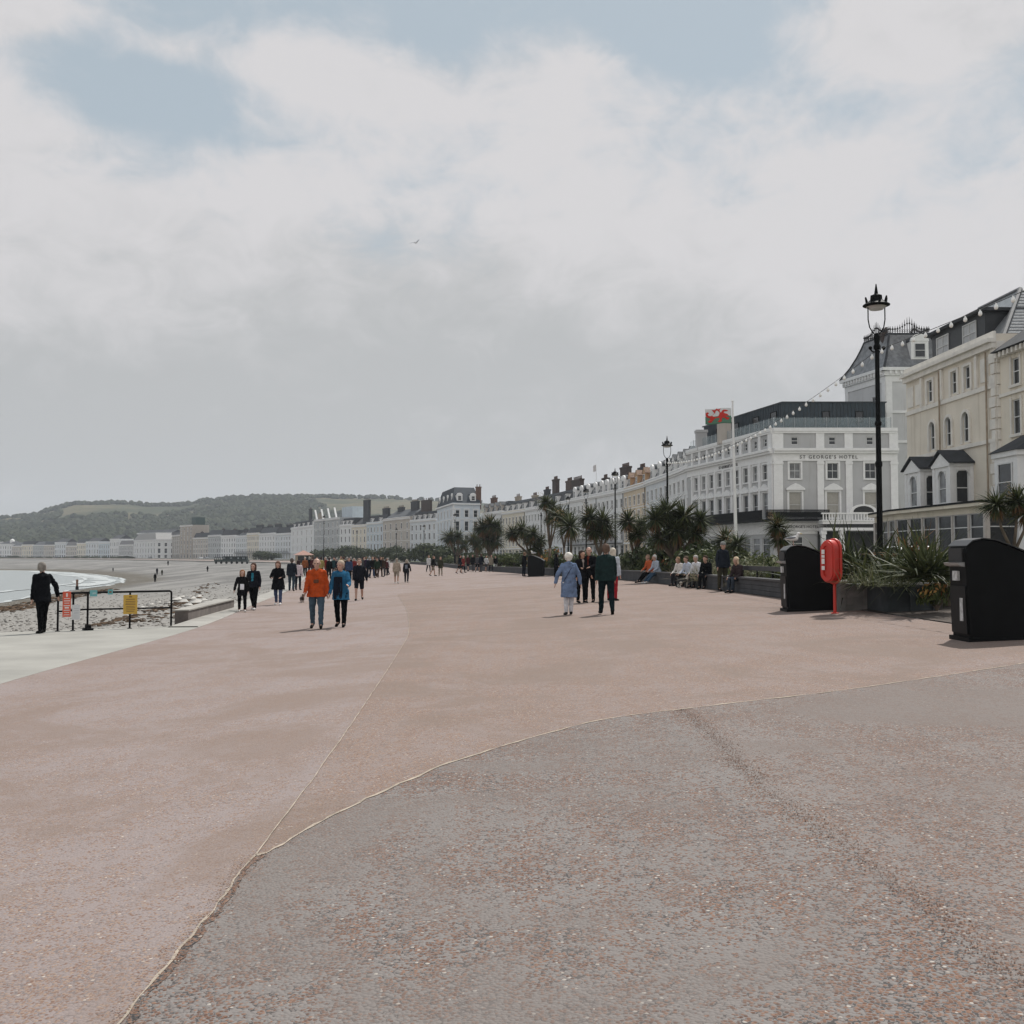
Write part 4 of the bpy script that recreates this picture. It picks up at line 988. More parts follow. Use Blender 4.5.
def PX(px, Y): return ((px-512)/F*Y, Y)
# terraces in order along the bay from the hotel outwards (survey: picture column, distance)
SEQ = [(691,135),(668.5,150),(646,166),(624,182),(597,198),(569.5,217),(550,234),(525,256),(502,276),(481,296)]
def seg(i): return PX(*SEQ[i]), PX(*SEQ[i+1])
terrace('terraced_hotel', 'white terraced hotel with pointed white dormers, joined to the grey corner hotel', *seg(0), .45, 13.3, 5, W_WHITE, dorm=(4,'gable',None), pilaster=False, balcony=IRON)
terrace('terraced_hotel', 'pale blue-white terraced hotel between the pointed white dormers and the tan hotel', *seg(1), .45, 13.3, 5, W_COOL, dorm=(3,'round',None), chim=((.95,-3,2.2,2.6,BRICK,4),), balcony=IRON)
terrace('terraced_hotel', 'tan terraced hotel with orange gabled dormers', *seg(2), .4, 13.2, 5, W_TAN, dorm=(3,'gable',stucco('orange',(.40,.25,.14))), roofm=simple('tile_brown',(.2,.13,.09),.9,.3), balcony=None)
terrace('terraced_hotel', 'white terraced hotel with round dormers and a broad brown chimney stack with pots', *seg(3), .4, 13.2, 6, W_WHITE, dorm=(5,'round',None), chim=((.75,-4.5,4.2,4.9,BRICK,6),(.25,-5,2.6,4.1,SLATED,5)), balcony=IRON)
t_ = terrace('terraced_hotel', 'white terraced hotel with a small flag above its gabled attic', *seg(4), .3, 13.2, 7, W_WHITE, dorm=(4,'round',None), chim=((.35,-4,2.2,3.6,BRICK,4),), balcony=IRON)
fm = MB(); fm.tube([(10,-3,15),(10,-3,20)], .05, 6); fp = fm.build('flagpole', TRIM, t_)
fb_ = MB(); fb_.box(10.06, 12.0, -3.02, -2.98, 18.6, 19.9); fb_.build('flag', simple('pale_flag', (.6,.56,.54)), fp)
terrace('terraced_hotel', 'white terraced hotel with a heavy dark stack and roof lump on top', *seg(5), .2, 13.0, 6, W_COOL, roofm=SLATED, dorm=(2,'flat',None), chim=((.35,-3.5,7,4.8,BRICK,7),(.85,-4,4,5.2,simple('chimney_rust',(.08,.05,.04)),5)))
terrace('terraced_hotel', 'white terraced hotel with one tall square brown chimney', *seg(6), .1, 13.0, 8, W_WHITE, dorm=(3,'flat',None), chim=((.18,-2.6,3.0,6.0,BRICK,4),(.72,-4,3.0,4.4,SLATED,4)))
terrace('terraced_hotel', 'cream-white terraced hotel with a buff chimney and skylights', *seg(7), 0, 13.0, 7, W_CREAM, dorm=(4,'flat',None), chim=((.2,-4,3,3.6,BUFF,4),(.75,-3,3.2,3.9,BUFF,3)), bay=None)
terrace('terraced_hotel', 'white terraced hotel with a reddish chimney beside the dark mansard block', *seg(8), 0, 13.4, 7, W_WHITE, dorm=(4,'gable',W_STONE), chim=((.85,-3,4,4.4,BRICKR,4),), bay=None)
# mansard hotel standing forward of the row: a camera-side gable end with windows
b0 = Vector((*PX(480,293), 0)); b1 = Vector((*PX(453,290), 0)); b2 = Vector((*PX(437,322), 0))
root = thing('mansard_hotel', 'pale blue hotel with a dark slate mansard roof and white round dormers, standing forward', 'building', (b1.x, b1.y, 0))
def two_face(root, A, C, B, zb, zc, nA, nB, wm, roofm, depth, roofh, trimm, zoff, dorA, dorB, floors=4):
    """A-C faces the camera, C-B faces the sea; C is the shared corner (world points)"""
    o = Vector((C.x, C.y, zoff)); sideL = (A-C).length; seaL = (B-C).length
    MA = fmat(A - o + Vector((0,0,zoff)) , (C-A)) ; MA = fmat((A.x-C.x, A.y-C.y, 0), (C-A)); MBm = fmat((0,0,0), (B-C))
    H = zc - zb; gh = H*.26; fh = (H-gh-.4)/(floors-1); wb = MB(); tb = MB()
    for Mx, L, nb in ((MA, sideL, nA), (MBm, seaL, nB)):
        ops = []; bw = L/nb
        for i in range(nb):
            for f_ in range(floors):
                z = .8 if f_ == 0 else gh + (f_-1)*fh + fh*.15; h = gh-1.3 if f_ == 0 else fh*(.68 if f_ < floors-1 else .5); w_ = min(1.7, bw*.42)
                ops.append(((i+.5)*bw-w_/2, z, w_, h))
        wb.M = Mx; wall_grid(wb, L, H+.4, ops); tb.M = Mx
        tb.box(.003, L+.3, .002, .5, H-.2, H+.15); tb.box(.003, L+.12, .003, .14, gh+fh-.1, gh+fh+.2); tb.box(.003, L+.12, .003, .18, gh-.2, gh+.1); tb.box(.003, L+.12, .003, .1, gh+2*fh-.1, gh+2*fh+.1)
        for q in ops:
            window(root, Mx, *q, 'sash', GLASS)
            tb.box(q[0]-.22, q[0]-.003, .004, .1, q[1]-.1, q[1]+q[3]+.2); tb.box(q[0]+q[2]+.003, q[0]+q[2]+.22, .004, .1, q[1]-.1, q[1]+q[3]+.2); tb.box(q[0]-.3, q[0]+q[2]+.3, .004, .16, q[1]+q[3]+.202, q[1]+q[3]+.45)
    tb.M = MBm
    for k in range(int(H/.7)):
        tb.box(.02, .55 if k % 2 else .35, .006, .1, k*.7+.04, k*.7+.64)
    tb.M = MA
    for k in range(int(H/.7)):
        tb.box(sideL-(.55 if k % 2 else .35), sideL-.02, .006, .1, k*.7+.04, k*.7+.64)
    d = (B-C).normalized(); nin = Vector((d.y, -d.x, 0)); a3 = A - C; b3 = B - C
    far = b3 + nin*sideL
    wb.M = Matrix.Identity(4); T_ = H+.4
    pts = [Vector((0,0,0)), b3, far, a3]
    for i in (1, 2): p, q = pts[i], pts[i+1]; wb.quad((p.x,p.y,0),(q.x,q.y,0),(q.x,q.y,T_),(p.x,p.y,T_))
    wb.build('wall', wm, root); tb.build('cornice', trimm, root)
    cen = (pts[0]+pts[1]+pts[2]+pts[3])/4
    rb = MB(); lo = [p + (p-cen).normalized()*.3 for p in pts]; k_ = .74; hi = [cen + (p-cen)*max(.45,k_) for p in pts]
    rb.add([(p.x,p.y,T_) for p in lo] + [(p.x,p.y,T_+roofh) for p in hi], [(3,2,1,0),(4,5,6,7)] + [(i,(i+1)%4,4+(i+1)%4,4+i) for i in range(4)])
    rb.build('roof', roofm, root)
    for Mx, L, nd in ((MA, sideL, dorA), (MBm, seaL, dorB)):
        for i in range(nd): dormer(root, Mx, (i+.5)*L/nd, -.2, T_+.5, 1.7, 1.6, 2.0, trimm, roofm, 'round', GLASS)
    return root
two_face(root, b0, b1, b2, -.2, 16.2, 3, 5, stucco('pale_blue_white',(.50,.54,.58)), simple('slate_blue',(.028,.036,.047),.85,.25,1.2), 9, 4.6, TRIM, -.2, 2, 4)
chimney(root, (b0.x-b1.x-.5, 4, 0), 1.6, 1.2, 15, 21.5, BRICKR, 2)
SEQ2 = [(436.5,330),(410,352),(383,380),(366.5,396),(351.5,411),(339.5,424),(314,455),(291,505)]
terrace('terraced_hotel', 'white hotel with dark dormered attic and one big black chimney, left of the mansard block', PX(436.5,330), PX(410,352), -.3, 13.4, 6, W_COOL, dorm=(5,'flat',None), roofm=SLATED, chim=((.68,-3,8,6.6,BRICK,5),(.30,-4,3.6,3.6,BUFF,3)), balcony=IRON)
terrace('terraced_hotel', 'beige-grey gabled hotel with low wide dark stacks', PX(410,352), PX(383,380), -.3, 14.8, 5, W_STONE, roof='pitch', roofh=3.2, chim=((.25,-4.5,7,5.6,SLATED,6),(.8,-5,6,4.2,SLATED,5)))
terrace('terraced_hotel', 'pale blue narrow hotel left of the beige-grey gables', PX(383,380), PX(366.5,396), -.3, 14.0, 5, W_BLUE, dorm=(2,'flat',None), roofm=SLATED, chim=((.4,-4,6,5.2,SLATED,5),))
terrace('terraced_hotel', 'cream narrow hotel under a tall black chimney', PX(366.5,396), PX(351.5,411), -.3, 13.4, 4, W_CREAM, roof='pitch', roofm=SLATED, roofh=3.5, chim=((.45,-3,6,9.8,SLATED,4),))
terrace('terraced_hotel', 'bright white narrow hotel with white dormers beside the broad grey block', PX(351.5,411), PX(339.5,424), -.3, 14.0, 3, W_WHITE, dorm=(3,'flat',None), roofm=SLATED)
t_ = terrace('apartment_block', 'broad mid-grey block with four slanting white roof fins', PX(339.5,424), PX(314,455), -.3, 17.2, 6, W_MID, floors=5, roof='flat', group=None)
for i in range(4):
    fn = MB(); x = 7 + i*9; fn.extr([(x,17.6),(x+1.0,17.6),(x+4.0,22.5),(x+3.2,22.5)], 'y', -1.5, -.9); fn.build('roof_fin', TRIM, t_)
bx = MB(); bx.box(16, 30, -18, -11.1, 5, 23.5); bx.build('stair_tower', W_BLUE, t_)
terrace('terraced_hotel', 'white hotel with a dark round window and dormers, behind the promenade shelter', PX(314,455), PX(291,505), -.3, 15.0, 5, W_WHITE, floors=4, dorm=(5,'flat',None), roofm=SLATED, chim=((.5,-4,4,8.2,SLATED,3),(.1,-4,6,5.2,BUFF,3)))
S3 = [(291,505),(275,530),(259,556),(247,572),(236,590),(221,610),(208,628),(193,650)]
desc3 = [('pale grey far terrace behind the walkers, nearest the round-window hotel', W_COOL, ((.5,-4,12,4.4,SLATED,5),)), ('white far terrace with a long row of black chimneys', W_WHITE, ((.25,-4,10,4.6,SLATED,5),(.75,-4,8,4.2,SLATED,5))),
 ('buff far terrace with a row of dark chimneys', W_CREAM, ((.5,-4,10,4.4,SLATED,5),)), ('cool white far terrace with a steep slate roof', W_COOL, ((.7,-4,6,4,SLATED,5),)), ('white far terrace with three columns of dark bays', W_WHITE, ((.5,-4,4,3.6,BRICK,4),)),
 ('grey-white far terrace with a pale roof', W_MID, ((.3,-4,3,3.6,BRICK,4),)), ('pale stone far hotel with a flat dark attic beside the brown tower block', W_STONE, ((.8,-4,3,3.6,BRICK,3),))]
for i, (lb, wm, ch) in enumerate(desc3):
    terrace('terraced_hotel', lb, PX(*S3[i]), PX(*S3[i+1]), -.5, 12.6 + (i % 3)*.6, 6, wm, floors=4, roof='mansard' if i != 3 else 'pitch', roofm=SLATED if i % 2 == 0 else SLATE, chim=ch, balcony=IRON if i < 4 else None, roofh=3)
# brown tower block with a dark green top
root = terrace('tower_block', 'brown stepped tower block with a dark green rooftop box', PX(192.5,652), PX(180,668), -.5, 21, 4, stucco('brown',(.33,.285,.245)), floors=7, roof='flat', group=None, band_=False)
gb = MB(); gb.box(2, 9, -9, -3, 21.6, 27); gb.build('rooftop_box', simple('green_cladding', (.02,.05,.045)), root)
terrace('tower_block', 'lower brown wing left of the tower block', PX(180,668), PX(172,690), -.5, 15, 4, stucco('brown_dull',(.30,.27,.24)), floors=5, roof='flat', group=None)
# white hipped hotel
b0 = Vector((*PX(176,690), 0)); b1 = Vector((*PX(156,688), 0)); b2 = Vector((*PX(134,735), 0))
root = thing('hipped_hotel', 'large white hotel with a hipped pale roof on the far shore', 'building', (b1.x, b1.y, -.5))
two_face(root, b0, b1, b2, -.5, 12.4, 3, 8, W_WHITE, simple('roof_pale', (.30,.29,.28), .8, .2), 10, 4.5, TRIM, -.5, 0, 0, 3)
terrace('long_shed', 'long dark roofed building on the slope behind the hipped hotel', PX(172,820), PX(137,850), 14, 20, 8, stucco('dull_brown',(.09,.085,.085)), floors=2, roof='pitch', roofm=SLATED, group=None)
far_row = [(133,742,119,765,'grey'),(119,765,110,780,'white'),(110,780,99,795,'blue'),(99,795,86,812,'cool'),(86,812,77,824,'cream'),(77,824,66,838,'mid'),(66,838,55,852,'stone'),(55,852,44,866,'cream2'),(44,866,33,880,'mid2'),(33,880,22,893,'stone2'),(22,893,12,905,'mid3'),(12,905,0,918,'white2'),(0,918,-14,934,'cool2')]
fl = {'grey':(W_GREY,'low grey far shore house next to the hipped hotel',9.5),'white':(W_WHITE,'white far shore block with a tall stair end',14),'blue':(W_BLUE,'glassy blue far shore block with bands of windows',11.5),'cool':(W_COOL,'white gabled far shore house with two bays',12.5),'cream':(W_CREAM,'cream far shore house with a flat parapet',11.5),'mid':(W_STONE,'brown-grey far shore house below the wooded slope',9.5),'stone':(W_COOL,'pale far shore house with a tall gable',12.5),
 'cream2':(W_STONE,'stone far shore terrace half hidden by the man in the suit',10.5),'mid2':(W_MID,'grey far shore terrace left of the stone terrace',10.5),'stone2':(W_CREAM,'buff far shore terrace with a slate roof',11),'mid3':(W_STONE,'dull stone far shore terrace next to the domed house',10),'white2':(W_WHITE,'white far shore house with a small dome at the picture edge',12),'cool2':(W_COOL,'pale far shore house at the very edge of the bay',11)}
for (xa, ya, xb, yb, k) in far_row:
    wm, lb, zc = fl[k]
    r_ = terrace('seafront_house', lb, PX(xa,ya), PX(xb,yb), -.8, zc, 5, wm, floors=3, roof=rnd.choice(['pitch','mansard','hip']) if k != 'blue' else 'flat', roofm=rnd.choice([SLATE, SLATED, simple('roof_grey',(.2,.19,.19),.9)]), roofh=3, group='seafront houses on the far shore')
    if k == 'white2':
        mb = MB(); mb.lathe([(2,0),(2,1.6),(1.8,2.4),(1.1,3.2),(.2,3.7)], 10, (5,-3,14)); mb.build('dome', TRIM, r_)

# ------------------------------------------------------------------ grey corner hotel with rooftop extension
C0 = Vector((28.4,111,0)); ZB = .45
root = thing('corner_hotel', 'grey and white corner hotel with a dark glazed roof extension and long iron balcony', 'building', (C0.x, C0.y, ZB))
Z = lambda z: z - ZB
d_sea = Vector((23.2-28.4, 135-111, 0)); Ls = d_sea.length
M_sea = fmat((0,0,0), d_sea); LR = 13.5
M_st = fmat((LR,0,0), (-1,0))          # street face, x runs from its right end towards the corner
wb = MB(); tb = MB(); H = Z(15.5)
def hotel_face(Mx, L, centres, is_sea):
    ops = []
    for c in centres:
        ops += [(c-.68, Z(5.75), 1.36, 2.8), (c-.6, Z(10.0), 1.2, 1.7), (c-.38, Z(13.7), .76, .85)]
    if is_sea: gops = [(c-.9, Z(1.0), 1.8, 2.6) for c in centres]
    else: gops = [(10.35, Z(1.1), 1.3, 2.6), (1.2, Z(1.1), 1.3, 2.6)]
    wb.M = Mx; wall_grid(wb, L, H, ops + gops)
    tb.M = Mx; e = .0 if is_sea else .0
    for k, q in enumerate(ops + gops):
        k3 = k % 3 if k < len(ops) else 9
        window(root, Mx, q[0], q[1], q[2], q[3], 'bars' if k3 == 1 else ('sash' if k3 != 9 else 'shop'), simple('blind', (.36,.34,.30), .6, .1) if (k3 == 0 and not is_sea) else (GLASS if k3 == 2 or rnd.random() < .5 else GLASS2))
        x, z, w_, h = q
        if k3 in (0, 1):
            tb.box(x-.2, x-.003, .004, .09, z-.12, z+h+.2); tb.box(x+w_+.003, x+w_+.2, .004, .09, z-.12, z+h+.2); tb.box(x-.003, x+w_+.003, .004, .095, z+h+.003, z+h+.2)
            tb.box(x-.003, x+w_+.003, .004, .14, z-.14, z-.003)
        if k3 == 0:      # pediment on brackets
            tb.box(x-.32, x+w_+.32, .005, .34, z+h+.203, z+h+.36)
            tb.extr([(x-.36,z+h+.363),(x+w_+.36,z+h+.363),(x+w_*.8,z+h+.78),(x+w_/2,z+h+.95),(x+w_*.2,z+h+.78)], 'y', .005, .30)
    # cornice, frieze, parapet
    tb.box(.002, L+.45 if is_sea else L-.003, .004, .60, Z(13.0), Z(13.28)); tb.box(.002, L-.003, .005, .40, Z(12.75), Z(12.997)); tb.box(.002, L-.003, .004, .08, Z(12.05), Z(12.747))
    tb.box(.002, L-.003, .005, .16, Z(11.93), Z(12.047)); tb.box(.002, L-.003, .004, .28, Z(15.15), Z(15.53)); tb.box(.002, L-.003, .004, .12, Z(5.0), Z(5.35)); tb.box(.002, L-.003, .004, .10, Z(4.0), Z(5.0))
    tb.box(.002, L-.003, .004, .2, Z(14.95), Z(15.147))
hotel_face(M_sea, Ls, [1.9 + 2.45*i for i in range(9)], True)
cst = [LR-2.35, LR-6.45, LR-10.55]
hotel_face(M_st, LR, cst, False)
tb.M = M_sea
for i in range(10):
    c = .68 + 2.45*i if i else .55; w_ = .27 if i else .5
    tb.box(c-w_, c+w_, .004, .17, Z(5.36), Z(11.925)); tb.box(c-w_-.06, c+w_+.06, .006, .22, Z(11.55), Z(11.80)); tb.box(c-w_, c+w_, .004, .14, Z(13.285), Z(14.945))
tb.M = M_st
for c, w_ in ((LR-.5,.5),(LR-5.1,.35),(LR-8.2,.35),(LR-13.1,.38)):
    tb.box(c-w_, c+w_, .004, .18, Z(5.36), Z(11.925)); tb.box(c-w_-.06, c+w_+.06, .006, .24, Z(11.55), Z(11.80)); tb.box(c-w_-.1, c+w_+.1, .004, .13, Z(13.285), Z(14.945))
wb.M = Matrix.Identity(4); e2 = d_sea; back = [Vector((0,0,0)), e2, e2 + Vector((16,4,0)), Vector((LR,22,0)), Vector((LR,0,0))]
for i in (1,2,3):
    p, q = back[i], back[i+1]; wb.quad((p.x,p.y,0),(q.x,q.y,0),(q.x,q.y,H),(p.x,p.y,H))
wb.add([(p.x,p.y,H-.25) for p in back], [(4,3,2,1,0)])
wb.build('wall', W_GREY, root); tb.build('cornice', TRIM, root)
# balcony over the ground floor, on both faces
bal = MB()
def rail(Mx, xa, xb, yo):
    bal.M = Mx; bal.box(xa, xb, .17, yo, Z(5.38), Z(5.56))
    for k in range(int((xb-xa)/.09)+1): bal.box(xa+k*.09, xa+k*.09+.062, yo-.06, yo-.03, Z(5.56), Z(6.5))
    bal.box(xa, xb, yo-.08, yo-.01, Z(6.5), Z(6.57)); bal.box(xa, xb, yo-.07, yo-.02, Z(5.75), Z(5.80)); bal.box(xa, xb, yo-.05, yo-.04, Z(5.8), Z(6.3))
rail(M_sea, -.2, Ls-.5, 1.5); rail(M_st, LR-5.6, LR+1.2, 1.5)
bal.build('balcony', IRON, root)
fb2_ = MB(); fb2_.M = M_st; fb2_.box(LR-5.4, LR-.05, .19, .30, Z(4.35), Z(5.2)); fas = fb2_.build('fascia_sign', TRIM, root)
def lettering(par, text, size, Mx, x, z, y, mat, extrude=.02, space=1.0):
    cu = bpy.data.curves.new('lettering', 'FONT'); cu.body = text; cu.size = size; cu.extrude = extrude; cu.align_x = 'CENTER'; cu.space_character = space; cu.materials.append(mat); cu.resolution_u = 3
    rot = Matrix(((-1,0,0,0),(0,0,1,0),(0,1,0,0),(0,0,0,1)))
    t = bpy.data.objects.new('tmp', cu); COL.objects.link(t); dg = bpy.context.evaluated_depsgraph_get()
    me = bpy.data.meshes.new_from_object(t.evaluated_get(dg), depsgraph=dg); bpy.data.objects.remove(t); me.materials.clear(); me.materials.append(mat)
    return link('lettering', me, par, None, Mx @ Matrix.Translation((x, y, z)) @ rot)
LET = simple('letter_dark', (.035,.032,.03), .6)
lettering(root, "ST GEORGE'S HOTEL", .52, M_st, LR-6.0, Z(12.18), .115, LET, .02, 1.35)
lettering(root, "ST GEORGE'S HOTEL", .48, M_sea, 11.5, Z(12.18), .115, LET, .02, 1.25)
lettering(fas, "ST GEORGE'S HOTEL", .42, M_st, LR-2.8, Z(4.62), .33, LET, .015)
# roof extension of dark standing-seam panels behind a glass balustrade
ex = MB(); zt, z0 = Z(18.55), H-.24
exo = [Vector((1.5,1.7,0)), Vector((1.5,1.7,0)) + d_sea.normalized()*22, Vector((1.5,1.7,0)) + d_sea.normalized()*22 + Vector((9,2,0)), Vector((12.9,16,0)), Vector((12.9,1.7,0))]
ex.prism([(p.x,p.y) for p in exo][::-1], z0, zt)
CLAD = simple('dark_blue_cladding', (.014,.028,.040), .55, .25, 1.5)
exob = ex.build('roof_extension', CLAD, root)
sb = MB(); M_e1 = fmat((12.9,1.7,0), (-1,0)); M_e2 = fmat(tuple(exo[0]), d_sea)
sb.M = M_e1
for k in range(28): sb.box(.02+k*.41, .02+k*.41+.04, .0, .05, z0, zt+.02)
sb.M = M_e2
for k in range(53): sb.box(.02+k*.41, .02+k*.41+.04, .0, .05, z0, zt+.02)
sb.M = Matrix.Identity(4); sb.prism([(p.x*1.0 + (p.x-6)*.02, p.y + (p.y-8)*.02) for p in exo][::-1], zt, zt+.12)
sb.build('seams', simple('dark_seam', (.016,.024,.03), .45), exob)
for x in (6.6, 2.9): link('window', win_mesh(.9, 1.25, 'dark', GLASS), exob, None, M_e1 @ Matrix.Translation((x-.45, .06, Z(16.35))))
for x in (2.0, 6.5, 12, 17): link('window', win_mesh(1.6, .9, 'dark', GLASS), exob, None, M_e2 @ Matrix.Translation((x-.8, .06, Z(16.9))))
gl_ = bpy.data.materials.new('balustrade_glass'); n, l = nodes_of(gl_); b = n['Principled BSDF']; b.inputs['Base Color'].default_value = (.55,.65,.68,1); b.inputs['Alpha'].default_value = .14; b.inputs['Roughness'].default_value = .1
gb = MB(); gb.M = M_st; gb.box(.5, LR-.1, -.30, -.28, H+.03, Z(16.7)); gb.M = M_sea; gb.box(.1, Ls-.3, -.30, -.28, H+.03, Z(16.7)); bo = gb.build('glass_balustrade', gl_, root)
pb = MB(); pb.box(-.025,.025,-.27,-.22,H+.03,Z(16.75)); pm_ = pb.mesh('post', simple('steel_post', (.3,.32,.33), .4))
for k in range(11): link('post', pm_, bo, None, M_st @ Matrix.Translation((.55+k*1.17, 0, 0)))
for k in range(20): link('post', pm_, bo, None, M_sea @ Matrix.Translation((.25+k*1.2, 0, 0)))
chimney(root, (-2.6, 13, 0), 1.5, 1.2, H-.3, Z(18.2), W_STONE, 2); chimney(root, (-4.0, 20.5, 0), 1.3, 1.3, H-.3, Z(17.8), W_GREY, 0, None, False)
# porch
po = MB(); zb_ = 0
for x in (34.0,36.0,40.2,41.6): px_ = x - C0.x - .9; po.box(px_-.22, px_+.22, -2.3, -1.86, 0, Z(4.3)); po.box(px_-.3, px_+.3, -2.38, -1.78, Z(3.9), Z(4.3))
po.box(4.55, 12.6, -2.5, -.2, Z(4.3), Z(4.6)); po.box(4.55, 12.6, -2.42, -.2, Z(5.0), Z(5.3)); po.box(4.45, 12.7, -2.55, -.2, Z(5.3), Z(5.45))
for k in range(26): po.box(4.6+k*.31, 4.6+k*.31+.12, -2.4, -2.3, Z(5.45), Z(6.05))
po.box(4.45, 12.7, -2.5, -2.2, Z(6.05), Z(6.2))
po.extr([(7.4,Z(6.2)),(10.4,Z(6.2))] + [(8.9+1.5*math.cos(R(a)), Z(6.2)+.9*math.sin(R(a))) for a in range(20,161,20)], 'y', -2.5, -2.25)
pch = po.build('porch', TRIM, root)
dk = MB(); dk.box(4.7, 12.4, -.19, -.06, 0.3, Z(4.25)); dk.box(5.1,7.3,-2.33,-2.31,Z(4.62),Z(4.98)); dk.box(7.6,10.2,-2.33,-2.31,Z(4.62),Z(4.98)); dk.box(10.5,12.2,-2.33,-2.31,Z(4.62),Z(4.98))  # dark slabs; the wide one puts the shade under the porch into colour
dk.extr([(8.9+1.1*math.cos(R(a)), Z(6.25)+.65*math.sin(R(a))) for a in range(0,181,20)], 'y', -2.53, -2.505); dk.build('recess_shade', DARK, pch)

# tower with a concave slate pavilion roof and iron cresting
T0 = Vector((42.6,116,0)); root = thing('pavilion_tower', 'grey hotel tower with a steep slate pavilion roof and iron cresting', 'building', (T0.x, T0.y, .45))
zt = 22.6; TW, TD = 7.6, 8.6; dS = d_sea.normalized()
M_t1 = fmat((TW,0,0), (-1,0)); M_t2 = fmat((0,0,0), d_sea)
c4 = [Vector((0,0,0)), dS*TD, dS*TD + Vector((TW,1.5,0)), Vector((TW,0,0))]
wb = MB(); tb = MB()
ops1 = [(TW-2.5, 12.6, .9, 1.9)]; ops2 = [(2.0, 17.6, .9, 2.0),(5.4, 17.6, .9, 2.0)]
wb.M = M_t1; wall_grid(wb, TW, zt, [(1.6, 9.0, 1.0, 2.0)]); window(root, M_t1, 1.6, 9.0, 1.0, 2.0, 'sash', GLASS)
wb.M = M_t2; wall_grid(wb, TD, zt, ops2)
for q in ops2: window(root, M_t2, *q, 'sash', GLASS)
wb.M = Matrix.Identity(4)
for i in (1,2): p, q = c4[i], c4[i+1]; wb.quad((p.x,p.y,0),(q.x,q.y,0),(q.x,q.y,zt),(p.x,p.y,zt))
wb.build('wall', stucco('tower_grey', (.47,.465,.465)), root)
for Mx, L in ((M_t1, TW), (M_t2, TD)):
    tb.M = Mx; tb.box(-.5, L+.5, .004, .55, zt-.35, zt); tb.box(-.2, L+.2, .005, .28, zt-.9, zt-.355); tb.box(-.05, L+.05, .004, .1, zt-1.6, zt-.905)
    k = .25
    while k < L: tb.box(k, k+.22, .28, .5, zt-.75, zt-.36); k += .62
    for x in (.0, L-.7): tb.box(x, x+.7, .006, .1, 4, zt-1.6)
    tb.box(-.05, L+.05, .007, .13, zt-5.2, zt-4.9); tb.box(-.05, L+.05, .007, .13, zt-8.6, zt-8.3)
tb.build('cornice', TRIM, root)
cen = sum(c4, Vector())/4; rb = MB(); vs_ = []; fs_ = []
for z, k in ((0,1.12),(.5,1.04),(1.4,.90),(2.6,.76),(3.6,.665),(4.3,.61)): vs_ += [(cen.x+(p.x-cen.x)*k, cen.y+(p.y-cen.y)*k, zt+z) for p in c4]
fs_ = [(i*4+j, i*4+(j+1)%4, (i+1)*4+(j+1)%4, (i+1)*4+j) for i in range(5) for j in range(4)] + [(3,2,1,0),(20,21,22,23)]
SLT = simple('slate_weathered', (.15,.15,.155), .38, .45, 1.8, bump=.5, bscale=7)
rb.add(vs_, fs_); rb.build('roof', SLT, root)
hr_ = MB()
for j in range(4):
    hr_.tube([vs_[i*4+j] for i in range(6)], .13, 6)
hr_.tube([vs_[20+j] for j in (0,1,2,3,0)], .12, 6); hr_.build('roof_hips', SLATED, root)
cr = MB(); top = [Vector(vs_[20+j]) for j in range(4)]
for j in range(4):
    p, q = top[j], top[(j+1)%4]; L = (q-p).length; k = 0
    mid = .5
    for i in range(int(L/.28)+1):
        t = i*.28/L; c = p.lerp(q, t); hh = .9 + 1.1*math.exp(-((t-mid)*L/.8)**2)
        cr.tube([c, c+Vector((0,0,hh*.8)), c+Vector((0,0,hh))], [.045,.04,.012], 5); cr.ball(c+Vector((0,0,hh*.62)), .12, 6, 4)
        if i: cr.tube([c+Vector((0,0,.3)), c - (q-p).normalized()*.14 + Vector((0,0,.55)), c-(q-p).normalized()*.28+Vector((0,0,.3))], .02, 4)
    cr.tube([p+Vector((0,0,.3)), q+Vector((0,0,.3))], .025, 5)
cr.build('iron_cresting', simple('old_iron', (.03,.026,.026), .8, .3), root)
Mt = fmat((TW,0,0), (-1,0)); dm_ = dormer(root, Mt, TW-5.0+1.0, -.1, zt+1.0, 2.0, 2.1, 2.2, TRIM, SLATED, 'round', GLASS)
chimney(root, (1.2, 3.2, 0), 1.1, 1.3, zt+.5, zt+4.6, BRICK, 2)

# ------------------------------------------------------------------ beige stucco house with gabled bays and sun lounge
O = Vector((30.0,63.0,0)); dB = Vector((-.40,13.4,0)); LB = dB.length; ZB = .45; Z = lambda z: z - ZB
root = thing('stucco_house', 'beige stucco hotel with two gabled white bay windows and arched windows', 'building', (O.x, O.y, ZB))
Mb = fmat((0,0,0), dB)
# survey: window columns by distance along the facade
ax = [4.0, 6.5, 9.0]; topx = [3.7, 5.6, 9.3]
ops = [(x-.42, Z(12.55), .84, 1.5) for x in topx] + [(x-.46, Z(9.1), .92, 1.95) for x in ax]
wb = MB(); wb.M = Mb; wall_grid(wb, LB, Z(15.4), ops, 0, 0, .16)
for i, q in enumerate(ops): window(root, Mb, *q, 'sash' if i < 3 else 'arch', GLASS, .12)
wb.M = Matrix.Identity(4); q1 = dB; q2 = dB + Vector((10,0,0)); q3 = Vector((10,0,0))
wb.quad((q1.x,q1.y,0),(q2.x,q2.y,0),(q2.x,q2.y,Z(15.4)),(q1.x,q1.y,Z(15.4))); wb.quad((q3.x,q3.y,0),(0,0,0),(0,0,Z(15.4)),(q3.x,q3.y,Z(15.4))); wb.quad((q2.x,q2.y,0),(q3.x,q3.y,0),(q3.x,q3.y,Z(15.4)),(q2.x,q2.y,Z(15.4)))
wb.build('wall', W_BEIGE, root)
tb = MB(); tb.M = Mb
CREAMT = simple('cream_trim', (.74,.70,.64), .8, .1, 1.5)
